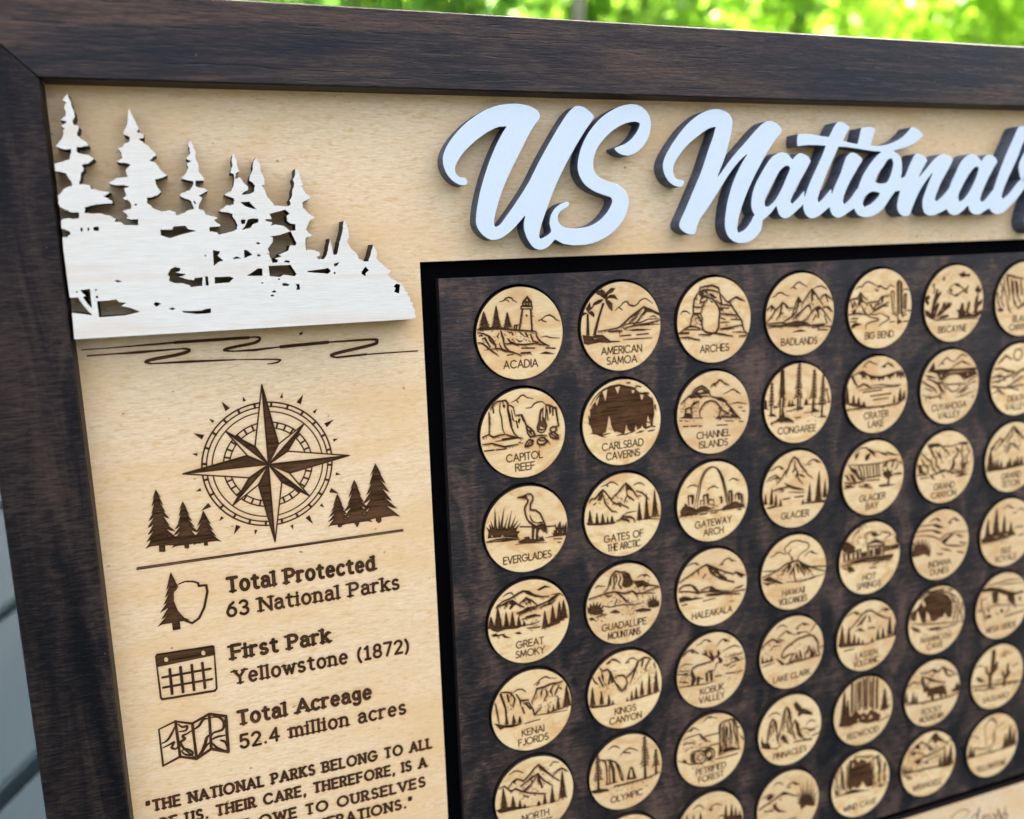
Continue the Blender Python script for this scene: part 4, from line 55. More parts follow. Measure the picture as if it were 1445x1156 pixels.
TITLE={'US': ['1559 -2926 1493 -2914 1445 -2902 1385 -2881 1343 -2863 1271 -2827 1232 -2804 1178 -2768 1142 -2740 1103 -2708 1061 -2668 1019 -2624 962 -2554 929 -2506 896 -2449 858 -2371 833 -2302 817 -2245 808 -2203 802 -2158 802 -2107 806 -2077 817 -2035 827 -2011 839 -1987 863 -1948 890 -1913 904 -1900 920 -1886 957 -1861 1001 -1834 1040 -1815 1103 -1790 1172 -1767 1259 -1742 1274 -1734 1284 -1723 1292 -1705 1294 -1690 1292 -1675 1286 -1654 1280 -1642 1257 -1600 1227 -1558 1205 -1532 1154 -1481 1115 -1449 1055 -1413 1028 -1399 977 -1379 947 -1370 908 -1362 848 -1353 815 -1349 791 -1349 773 -1346 728 -1346 707 -1349 686 -1349 659 -1353 629 -1359 602 -1367 578 -1377 560 -1387 539 -1404 525 -1423 514 -1441 506 -1465 505 -1492 509 -1513 521 -1537 536 -1556 563 -1579 581 -1591 635 -1615 647 -1622 660 -1636 674 -1657 675 -1663 671 -1672 662 -1682 653 -1687 632 -1687 605 -1682 584 -1675 533 -1653 500 -1633 473 -1612 454 -1594 440 -1576 412 -1531 406 -1516 393 -1474 388 -1450 385 -1417 389 -1390 405 -1333 404 -1315 395 -1300 373 -1282 341 -1263 299 -1242 257 -1228 251 -1229 247 -1234 240 -1258 239 -1270 242 -1288 260 -1360 281 -1423 317 -1513 405 -1717 443 -1801 485 -1888 539 -1991 596 -2092 635 -2158 697 -2257 803 -2418 884 -2533 931 -2596 993 -2671 1019 -2704 1047 -2752 1049 -2761 1047 -2767 1041 -2776 1016 -2804 962 -2844 932 -2862 911 -2872 875 -2884 845 -2890 815 -2890 797 -2886 785 -2881 761 -2869 743 -2857 698 -2819 661 -2779 614 -2719 548 -2629 488 -2542 370 -2365 278 -2221 224 -2131 165 -2026 112 -1939 29 -1821 -96 -1657 -168 -1567 -269 -1447 -298 -1418 -307 -1411 -331 -1400 -349 -1394 -355 -1394 -361 -1397 -367 -1406 -373 -1420 -374 -1432 -368 -1483 -355 -1537 -332 -1615 -298 -1714 -265 -1798 -214 -1912 -169 -1999 -93 -2137 21 -2329 107 -2479 157 -2557 200 -2617 232 -2659 260 -2687 278 -2710 292 -2737 294 -2749 295 -2761 293 -2770 289 -2782 275 -2804 252 -2827 221 -2845 185 -2863 149 -2876 95 -2887 23 -2897 -16 -2897 -34 -2900 -55 -2897 -103 -2897 -142 -2893 -205 -2884 -253 -2875 -316 -2859 -367 -2843 -433 -2816 -484 -2791 -553 -2752 -646 -2691 -700 -2651 -730 -2626 -781 -2582 -830 -2533 -868 -2492 -913 -2437 -941 -2398 -973 -2344 -997 -2293 -1009 -2254 -1013 -2227 -1013 -2170 -1003 -2125 -988 -2083 -976 -2059 -964 -2038 -941 -2005 -902 -1966 -871 -1944 -823 -1918 -787 -1908 -748 -1908 -736 -1911 -724 -1917 -709 -1933 -706 -1939 -705 -1948 -706 -1957 -712 -1971 -726 -1993 -736 -2001 -745 -2005 -757 -2006 -787 -2005 -799 -2007 -811 -2013 -824 -2023 -838 -2038 -850 -2056 -856 -2074 -860 -2098 -856 -2125 -851 -2140 -826 -2191 -799 -2230 -758 -2281 -727 -2315 -658 -2377 -595 -2429 -556 -2458 -448 -2530 -406 -2554 -358 -2578 -316 -2596 -289 -2605 -256 -2614 -229 -2617 -202 -2618 -184 -2621 -172 -2620 -169 -2617 -169 -2614 -172 -2608 -214 -2551 -248 -2500 -283 -2443 -329 -2362 -382 -2254 -414 -2185 -469 -2050 -497 -1975 -535 -1864 -550 -1816 -580 -1702 -593 -1645 -608 -1561 -617 -1480 -617 -1459 -614 -1432 -610 -1417 -602 -1393 -596 -1378 -586 -1360 -570 -1336 -548 -1309 -533 -1294 -514 -1278 -496 -1265 -475 -1252 -448 -1239 -433 -1233 -403 -1226 -361 -1227 -319 -1236 -280 -1251 -244 -1269 -187 -1305 -148 -1334 -93 -1381 35 -1508 44 -1516 50 -1516 51 -1510 38 -1471 31 -1441 28 -1414 28 -1363 37 -1318 50 -1279 60 -1252 76 -1219 89 -1198 118 -1156 137 -1133 161 -1113 188 -1098 212 -1089 230 -1085 266 -1085 308 -1095 335 -1105 350 -1113 368 -1125 390 -1144 448 -1201 455 -1205 461 -1207 473 -1204 536 -1170 569 -1153 587 -1147 638 -1137 719 -1127 863 -1127 902 -1130 929 -1134 995 -1146 1055 -1161 1109 -1179 1178 -1209 1229 -1236 1285 -1273 1328 -1304 1372 -1342 1412 -1382 1452 -1432 1486 -1489 1501 -1519 1518 -1558 1528 -1588 1539 -1636 1543 -1672 1542 -1696 1539 -1717 1528 -1756 1512 -1792 1490 -1825 1466 -1850 1442 -1869 1415 -1885 1379 -1903 1349 -1915 1259 -1939 1172 -1968 1130 -1986 1097 -2008 1066 -2038 1055 -2053 1045 -2071 1033 -2104 1027 -2149 1027 -2170 1030 -2203 1039 -2245 1054 -2290 1064 -2314 1080 -2347 1103 -2383 1123 -2410 1162 -2455 1204 -2497 1232 -2521 1283 -2563 1320 -2590 1358 -2614 1391 -2632 1424 -2649 1481 -2672 1523 -2686 1562 -2695 1607 -2702 1655 -2705 1682 -2698 1712 -2686 1714 -2683 1714 -2677 1710 -2656 1704 -2638 1693 -2617 1664 -2569 1647 -2545 1594 -2491 1569 -2470 1538 -2447 1505 -2428 1469 -2414 1346 -2372 1340 -2368 1339 -2365 1339 -2359 1346 -2343 1352 -2337 1379 -2316 1400 -2302 1427 -2289 1460 -2279 1490 -2274 1529 -2270 1562 -2274 1592 -2282 1628 -2295 1652 -2307 1688 -2328 1710 -2344 1728 -2359 1765 -2392 1787 -2418 1811 -2451 1832 -2486 1851 -2524 1863 -2557 1878 -2617 1882 -2647 1881 -2698 1878 -2722 1872 -2752 1866 -2770 1857 -2788 1836 -2821 1812 -2848 1775 -2878 1740 -2899 1700 -2914 1664 -2923 1643 -2926 1574 -2927'], 'National': ['2845 -2890 2785 -2879 2719 -2858 2665 -2837 2596 -2802 2536 -2763 2482 -2723 2423 -2674 2366 -2620 2298 -2545 2215 -2443 2164 -2373 2132 -2326 2110 -2290 2092 -2257 2079 -2227 2069 -2200 2061 -2170 2060 -2113 2064 -2089 2070 -2065 2079 -2041 2099 -2002 2121 -1969 2140 -1947 2156 -1930 2176 -1915 2203 -1897 2221 -1887 2245 -1876 2269 -1868 2293 -1863 2323 -1860 2347 -1864 2359 -1870 2375 -1885 2392 -1912 2392 -1921 2387 -1930 2371 -1946 2356 -1954 2341 -1958 2296 -1963 2284 -1966 2272 -1972 2256 -1984 2242 -2001 2232 -2017 2225 -2035 2219 -2065 2219 -2095 2223 -2122 2229 -2146 2235 -2164 2247 -2188 2256 -2203 2283 -2242 2322 -2290 2369 -2344 2401 -2375 2443 -2414 2491 -2452 2548 -2494 2656 -2566 2725 -2607 2770 -2630 2794 -2639 2839 -2650 2872 -2656 2879 -2653 2880 -2647 2878 -2641 2854 -2563 2839 -2521 2769 -2353 2686 -2137 2649 -2047 2629 -2005 2389 -1522 2341 -1438 2325 -1405 2313 -1375 2312 -1342 2315 -1330 2319 -1321 2341 -1293 2371 -1268 2404 -1248 2434 -1235 2458 -1228 2491 -1221 2536 -1221 2560 -1230 2568 -1237 2573 -1246 2578 -1258 2588 -1306 2595 -1327 2616 -1375 2635 -1414 2649 -1435 2673 -1465 2710 -1506 2741 -1543 2824 -1648 2923 -1779 3075 -1987 3144 -2071 3188 -2122 3266 -2200 3319 -2243 3367 -2279 3385 -2291 3394 -2295 3393 -2290 3388 -2281 3327 -2200 3309 -2173 3267 -2104 3216 -2011 3192 -1963 3165 -1903 3132 -1816 3112 -1756 3089 -1678 3075 -1621 3066 -1573 3054 -1495 3047 -1441 3044 -1408 3044 -1375 3041 -1357 3045 -1309 3057 -1258 3069 -1231 3087 -1198 3105 -1174 3130 -1148 3166 -1122 3193 -1106 3211 -1099 3238 -1090 3268 -1083 3298 -1080 3364 -1080 3394 -1083 3427 -1090 3460 -1099 3488 -1111 3517 -1126 3556 -1153 3580 -1173 3598 -1191 3631 -1231 3648 -1258 3656 -1279 3664 -1309 3673 -1366 3675 -1387 3679 -1396 3685 -1401 3712 -1412 3727 -1421 3769 -1452 3794 -1474 3842 -1522 3875 -1561 3898 -1583 3901 -1584 3904 -1581 3924 -1516 3935 -1489 3945 -1468 3955 -1455 3973 -1438 4000 -1421 4027 -1411 4051 -1407 4078 -1410 4105 -1417 4134 -1429 4168 -1448 4204 -1474 4267 -1523 4315 -1558 4339 -1578 4354 -1595 4360 -1597 4363 -1594 4363 -1591 4364 -1555 4371 -1522 4389 -1483 4405 -1459 4426 -1437 4456 -1417 4486 -1404 4513 -1398 4537 -1398 4576 -1405 4603 -1413 4641 -1429 4687 -1455 4819 -1546 4825 -1548 4828 -1547 4831 -1542 4839 -1516 4854 -1483 4880 -1444 4903 -1427 4921 -1416 4948 -1405 4972 -1399 4996 -1397 5017 -1399 5044 -1407 5077 -1420 5143 -1452 5218 -1496 5242 -1506 5269 -1521 5278 -1523 5283 -1519 5297 -1489 5312 -1468 5335 -1447 5359 -1429 5375 -1420 5410 -1408 5455 -1398 5485 -1395 5539 -1395 5584 -1402 5620 -1411 5647 -1420 5710 -1447 5743 -1465 5782 -1489 5822 -1519 5861 -1558 5952 -1675 6028 -1760 6034 -1764 6040 -1766 6061 -1767 6112 -1772 6118 -1770 6119 -1768 6120 -1762 6090 -1651 6081 -1600 6077 -1567 6077 -1549 6081 -1522 6093 -1486 6111 -1459 6139 -1431 6154 -1420 6178 -1408 6208 -1399 6241 -1395 6274 -1398 6298 -1404 6313 -1410 6328 -1420 6345 -1441 6377 -1528 6432 -1642 6474 -1720 6501 -1765 6523 -1798 6549 -1834 6576 -1867 6646 -1949 6718 -2021 6724 -2026 6730 -2028 6731 -2023 6727 -2011 6663 -1879 6611 -1759 6591 -1711 6575 -1663 6566 -1615 6566 -1564 6570 -1537 6577 -1507 6587 -1483 6598 -1463 6614 -1441 6637 -1423 6658 -1412 6694 -1400 6718 -1395 6766 -1395 6811 -1402 6862 -1414 6907 -1428 6958 -1448 7009 -1471 7042 -1484 7051 -1486 7057 -1483 7074 -1459 7093 -1437 7114 -1420 7132 -1410 7156 -1401 7183 -1395 7213 -1392 7243 -1395 7264 -1400 7297 -1411 7348 -1435 7381 -1455 7420 -1485 7467 -1525 7474 -1529 7480 -1531 7483 -1530 7487 -1525 7496 -1498 7506 -1474 7515 -1462 7526 -1450 7549 -1432 7582 -1410 7609 -1399 7636 -1393 7669 -1391 7702 -1392 7738 -1400 7774 -1413 7867 -1461 7903 -1475 7924 -1482 7930 -1480 7933 -1477 7948 -1455 7972 -1432 8002 -1413 8032 -1401 8062 -1393 8092 -1389 8128 -1392 8158 -1398 8197 -1410 8239 -1427 8284 -1453 8335 -1488 8419 -1554 8470 -1599 8555 -1684 8587 -1719 8642 -1783 8674 -1824 8701 -1867 8712 -1888 8720 -1912 8726 -1945 8726 -2026 8728 -2047 8728 -2050 8725 -2053 8722 -2054 8716 -2051 8491 -1880 8468 -1861 8420 -1813 8366 -1753 8323 -1709 8287 -1681 8224 -1642 8203 -1631 8197 -1631 8191 -1635 8178 -1648 8173 -1657 8172 -1669 8178 -1702 8196 -1762 8217 -1816 8234 -1852 8268 -1918 8419 -2197 8461 -2278 8482 -2323 8526 -2434 8544 -2473 8561 -2503 8589 -2542 8615 -2572 8648 -2602 8693 -2647 8700 -2656 8699 -2662 8695 -2666 8647 -2701 8632 -2711 8611 -2721 8590 -2728 8557 -2738 8530 -2744 8512 -2747 8488 -2747 8461 -2743 8434 -2729 8422 -2717 8414 -2707 8397 -2680 8329 -2542 8241 -2383 8178 -2257 8137 -2163 8106 -2092 8040 -1927 7987 -1783 7979 -1765 7963 -1756 7928 -1720 7913 -1702 7840 -1630 7822 -1617 7798 -1602 7774 -1593 7756 -1590 7744 -1595 7734 -1603 7727 -1615 7725 -1627 7729 -1651 7740 -1690 7752 -1723 7775 -1774 7803 -1831 7851 -1918 7939 -2061 7959 -2092 8031 -2191 8033 -2197 8031 -2206 8009 -2242 7996 -2255 7984 -2264 7933 -2290 7906 -2300 7870 -2309 7846 -2309 7825 -2305 7804 -2299 7777 -2287 7763 -2278 7745 -2260 7714 -2218 7705 -2210 7696 -2214 7630 -2270 7612 -2282 7582 -2298 7552 -2308 7525 -2315 7495 -2318 7462 -2314 7426 -2301 7384 -2278 7342 -2249 7321 -2231 7303 -2213 7275 -2179 7257 -2152 7231 -2107 7189 -2025 7134 -1927 7098 -1855 7078 -1804 7072 -1795 7057 -1781 6982 -1707 6940 -1671 6868 -1624 6848 -1612 6841 -1611 6823 -1623 6813 -1633 6809 -1642 6810 -1657 6825 -1702 6870 -1801 6912 -1885 6927 -1912 6955 -1956 7029 -2062 7069 -2122 7099 -2176 7125 -2227 7126 -2233 7122 -2239 7090 -2267 7063 -2287 7036 -2300 7003 -2309 6964 -2315 6925 -2315 6898 -2311 6868 -2303 6823 -2282 6772 -2248 6722 -2209 6589 -2076 6574 -2063 6503 -1996 6481 -1978 6475 -1976 6474 -1981 6477 -1987 6498 -2023 6545 -2098 6618 -2209 6621 -2215 6622 -2221 6619 -2228 6592 -2258 6574 -2272 6559 -2281 6499 -2303 6457 -2314 6424 -2318 6400 -2314 6385 -2307 6373 -2297 6356 -2278 6342 -2257 6294 -2173 6258 -2101 6211 -1999 6205 -1987 6193 -1979 6163 -1968 6142 -1961 6133 -1961 6130 -1964 6129 -1969 6139 -2014 6143 -2047 6143 -2125 6139 -2158 6134 -2191 6121 -2236 6112 -2255 6103 -2269 6076 -2296 6040 -2320 5977 -2347 5972 -2350 5971 -2353 5974 -2356 5986 -2359 6076 -2377 6160 -2397 6241 -2421 6298 -2443 6352 -2466 6383 -2482 6424 -2506 6457 -2529 6514 -2578 6518 -2584 6518 -2590 6512 -2596 6441 -2650 6403 -2672 6355 -2690 6328 -2698 6307 -2701 6301 -2701 6289 -2699 6277 -2695 6271 -2690 6256 -2675 6229 -2643 6160 -2583 6127 -2558 6094 -2538 6034 -2508 5965 -2481 5893 -2458 5842 -2445 5761 -2430 5680 -2423 5626 -2423 5602 -2426 5551 -2427 5539 -2431 5536 -2437 5551 -2470 5572 -2551 5610 -2656 5611 -2665 5608 -2669 5599 -2672 5530 -2684 5476 -2690 5455 -2690 5425 -2687 5359 -2676 5356 -2674 5352 -2668 5330 -2572 5299 -2457 5296 -2452 5290 -2449 5260 -2451 5176 -2463 5128 -2472 5053 -2488 5037 -2494 5035 -2500 5037 -2506 5140 -2665 5145 -2674 5145 -2680 5143 -2685 5137 -2689 5074 -2728 5050 -2740 5023 -2749 4993 -2756 4969 -2758 4945 -2756 4927 -2750 4912 -2741 4895 -2725 4881 -2707 4854 -2668 4784 -2551 4777 -2545 4771 -2544 4756 -2546 4735 -2547 4639 -2556 4498 -2576 4438 -2582 4318 -2582 4294 -2580 4255 -2579 4246 -2578 4240 -2572 4230 -2521 4226 -2494 4226 -2476 4235 -2419 4237 -2413 4243 -2409 4252 -2409 4366 -2423 4396 -2424 4426 -2426 4573 -2426 4597 -2424 4642 -2423 4663 -2421 4702 -2420 4720 -2416 4723 -2413 4724 -2410 4721 -2398 4699 -2341 4669 -2278 4491 -1951 4452 -1873 4419 -1795 4390 -1714 4384 -1706 4381 -1710 4380 -1714 4379 -1756 4375 -1783 4372 -1789 4369 -1788 4360 -1781 4324 -1745 4307 -1726 4279 -1698 4249 -1671 4180 -1617 4171 -1615 4160 -1621 4147 -1636 4145 -1648 4148 -1663 4161 -1693 4177 -1724 4218 -1798 4277 -1894 4402 -2079 4472 -2200 4473 -2206 4471 -2215 4444 -2251 4432 -2264 4414 -2277 4378 -2294 4324 -2311 4300 -2315 4288 -2315 4261 -2308 4234 -2294 4207 -2273 4166 -2233 4159 -2229 4156 -2230 4150 -2234 4103 -2284 4072 -2306 4051 -2314 4024 -2321 4003 -2324 3970 -2324 3925 -2317 3880 -2301 3829 -2274 3796 -2249 3772 -2225 3741 -2188 3675 -2101 3628 -2031 3570 -1942 3544 -1895 3525 -1855 3510 -1816 3495 -1771 3483 -1717 3476 -1663 3476 -1597 3480 -1570 3488 -1543 3502 -1513 3529 -1471 3529 -1462 3516 -1447 3507 -1435 3487 -1393 3476 -1375 3448 -1341 3403 -1293 3376 -1270 3352 -1254 3322 -1242 3274 -1226 3266 -1231 3260 -1243 3253 -1261 3249 -1282 3255 -1342 3270 -1423 3291 -1495 3330 -1606 3368 -1696 3405 -1777 3450 -1867 3513 -1981 3558 -2056 3645 -2194 3732 -2323 3787 -2398 3844 -2473 3862 -2495 3958 -2593 3964 -2602 3967 -2611 3967 -2629 3961 -2644 3952 -2657 3931 -2678 3910 -2695 3874 -2719 3856 -2729 3808 -2745 3769 -2750 3751 -2750 3727 -2746 3685 -2733 3640 -2709 3604 -2683 3583 -2666 3496 -2588 3368 -2461 3352 -2447 3305 -2401 3289 -2387 3256 -2355 3235 -2336 3146 -2248 3049 -2138 2938 -2008 2926 -1997 2924 -1999 2924 -2002 2929 -2017 3031 -2241 3050 -2290 3069 -2347 3104 -2470 3139 -2611 3148 -2662 3152 -2692 3152 -2728 3146 -2761 3139 -2779 3131 -2794 3112 -2816 3082 -2839 3061 -2852 3028 -2866 3001 -2875 2950 -2888 2923 -2891', '4964 -2407 4978 -2408 5002 -2406 5056 -2405 5074 -2403 5104 -2402 5140 -2399 5518 -2355 5581 -2349 5602 -2348 5617 -2346 5647 -2345 5668 -2343 5704 -2342 5728 -2338 5733 -2335 5728 -2329 5674 -2293 5626 -2255 5555 -2185 5491 -2107 5450 -2053 5424 -2014 5401 -1975 5370 -1912 5332 -1820 5326 -1810 5314 -1804 5305 -1796 5231 -1705 5207 -1678 5188 -1659 5143 -1624 5104 -1597 5098 -1595 5092 -1597 5080 -1612 5074 -1624 5072 -1633 5072 -1651 5081 -1702 5096 -1741 5127 -1807 5187 -1915 5248 -2007 5324 -2116 5374 -2182 5392 -2211 5395 -2221 5395 -2230 5392 -2239 5387 -2245 5365 -2263 5317 -2295 5284 -2311 5251 -2321 5239 -2324 5206 -2327 5185 -2323 5170 -2318 5145 -2305 5129 -2293 5110 -2273 5096 -2254 5088 -2239 5061 -2176 5032 -2095 5005 -2029 4975 -1969 4908 -1846 4884 -1792 4871 -1756 4867 -1749 4864 -1747 4861 -1749 4857 -1759 4852 -1807 4849 -1811 4843 -1810 4742 -1711 4726 -1697 4699 -1671 4672 -1651 4642 -1631 4636 -1628 4630 -1629 4627 -1633 4621 -1651 4618 -1669 4619 -1681 4623 -1702 4635 -1738 4659 -1798 4703 -1900 4746 -1996 4785 -2077 4876 -2248 4945 -2381 4957 -2401', '4048 -2140 4057 -2141 4072 -2141 4084 -2137 4097 -2131 4105 -2126 4111 -2119 4115 -2110 4117 -2101 4115 -2089 4105 -2065 4051 -1955 4036 -1924 4003 -1857 3961 -1786 3934 -1744 3895 -1689 3875 -1666 3847 -1638 3811 -1609 3790 -1594 3769 -1582 3754 -1578 3730 -1578 3715 -1583 3709 -1591 3702 -1624 3701 -1648 3708 -1672 3723 -1705 3763 -1780 3825 -1885 3917 -2029 3946 -2066 3976 -2096 4018 -2125', '7598 -2122 7624 -2123 7636 -2121 7642 -2115 7650 -2104 7653 -2095 7654 -2089 7648 -2059 7628 -1999 7594 -1924 7554 -1849 7517 -1789 7492 -1752 7451 -1699 7429 -1674 7387 -1633 7369 -1622 7325 -1606 7303 -1600 7295 -1603 7283 -1633 7274 -1663 7274 -1687 7278 -1702 7292 -1738 7302 -1759 7363 -1863 7401 -1921 7464 -2005 7499 -2047 7550 -2098 7573 -2115 7585 -2119', '5934 -2242 5941 -2241 5946 -2236 5963 -2197 5969 -2173 5968 -2140 5962 -2104 5948 -2053 5920 -1981 5909 -1957 5891 -1927 5879 -1912 5866 -1901 5846 -1891 5821 -1885 5788 -1881 5758 -1881 5728 -1884 5697 -1891 5656 -1903 5651 -1906 5649 -1912 5652 -1924 5679 -1987 5697 -2020 5727 -2059 5795 -2134 5850 -2209 5860 -2219 5875 -2230 5887 -2235 5908 -2240', '5588 -1765 5599 -1766 5632 -1766 5656 -1763 5731 -1748 5737 -1744 5739 -1738 5736 -1729 5722 -1702 5696 -1675 5656 -1641 5614 -1609 5587 -1591 5557 -1576 5485 -1550 5470 -1547 5461 -1552 5441 -1576 5436 -1588 5436 -1603 5445 -1639 5453 -1660 5463 -1681 5477 -1699 5494 -1715 5530 -1741 5554 -1753'], 'Parks': ['9634 -2920 9574 -2915 9457 -2896 9412 -2887 9349 -2872 9280 -2852 9196 -2821 9130 -2792 9052 -2751 8960 -2695 8892 -2647 8817 -2584 8764 -2535 8684 -2455 8653 -2420 8590 -2341 8546 -2278 8511 -2215 8495 -2170 8490 -2146 8490 -2104 8494 -2077 8500 -2050 8515 -2008 8530 -1972 8551 -1936 8574 -1906 8599 -1884 8623 -1867 8674 -1839 8707 -1825 8752 -1810 8782 -1804 8839 -1802 8845 -1801 8848 -1798 8848 -1789 8776 -1603 8753 -1543 8725 -1459 8711 -1408 8698 -1345 8694 -1318 8691 -1279 8695 -1252 8707 -1210 8722 -1180 8734 -1162 8746 -1147 8779 -1119 8809 -1100 8848 -1085 8890 -1077 8962 -1077 9007 -1087 9028 -1096 9049 -1112 9067 -1135 9077 -1150 9097 -1198 9115 -1252 9139 -1333 9182 -1465 9266 -1738 9315 -1885 9379 -2054 9424 -2167 9502 -2356 9621 -2626 9625 -2638 9624 -2644 9619 -2650 9598 -2662 9515 -2713 9511 -2719 9514 -2723 9523 -2726 9550 -2729 9610 -2735 9637 -2736 9652 -2738 9745 -2739 9757 -2738 9802 -2732 9838 -2723 9865 -2711 9889 -2696 9916 -2674 9934 -2654 9950 -2629 9958 -2611 9962 -2599 9965 -2575 9965 -2542 9956 -2497 9945 -2461 9923 -2410 9888 -2356 9860 -2320 9835 -2292 9794 -2251 9766 -2226 9721 -2191 9670 -2159 9628 -2138 9457 -2067 9445 -2059 9445 -2053 9449 -2044 9518 -1942 9526 -1935 9532 -1935 9544 -1939 9589 -1957 9706 -2002 9785 -2035 9823 -2054 9877 -2086 9958 -2146 10036 -2214 10053 -2233 10078 -2259 10111 -2299 10141 -2344 10164 -2386 10189 -2452 10201 -2494 10214 -2560 10215 -2581 10217 -2599 10217 -2635 10211 -2674 10207 -2692 10198 -2716 10177 -2758 10151 -2794 10114 -2831 10079 -2854 10033 -2873 9976 -2891 9907 -2906 9841 -2915 9772 -2921 9649 -2922', '9209 -2656 9220 -2657 9221 -2653 9221 -2650 9200 -2617 9170 -2560 9142 -2494 9064 -2302 8996 -2146 8905 -1931 8899 -1926 8890 -1926 8860 -1934 8839 -1942 8815 -1956 8800 -1968 8791 -1978 8760 -2017 8742 -2050 8731 -2080 8724 -2116 8724 -2155 8728 -2182 8736 -2218 8755 -2272 8773 -2308 8797 -2345 8835 -2392 8908 -2465 8962 -2510 9035 -2563 9088 -2596 9136 -2623 9181 -2645']}
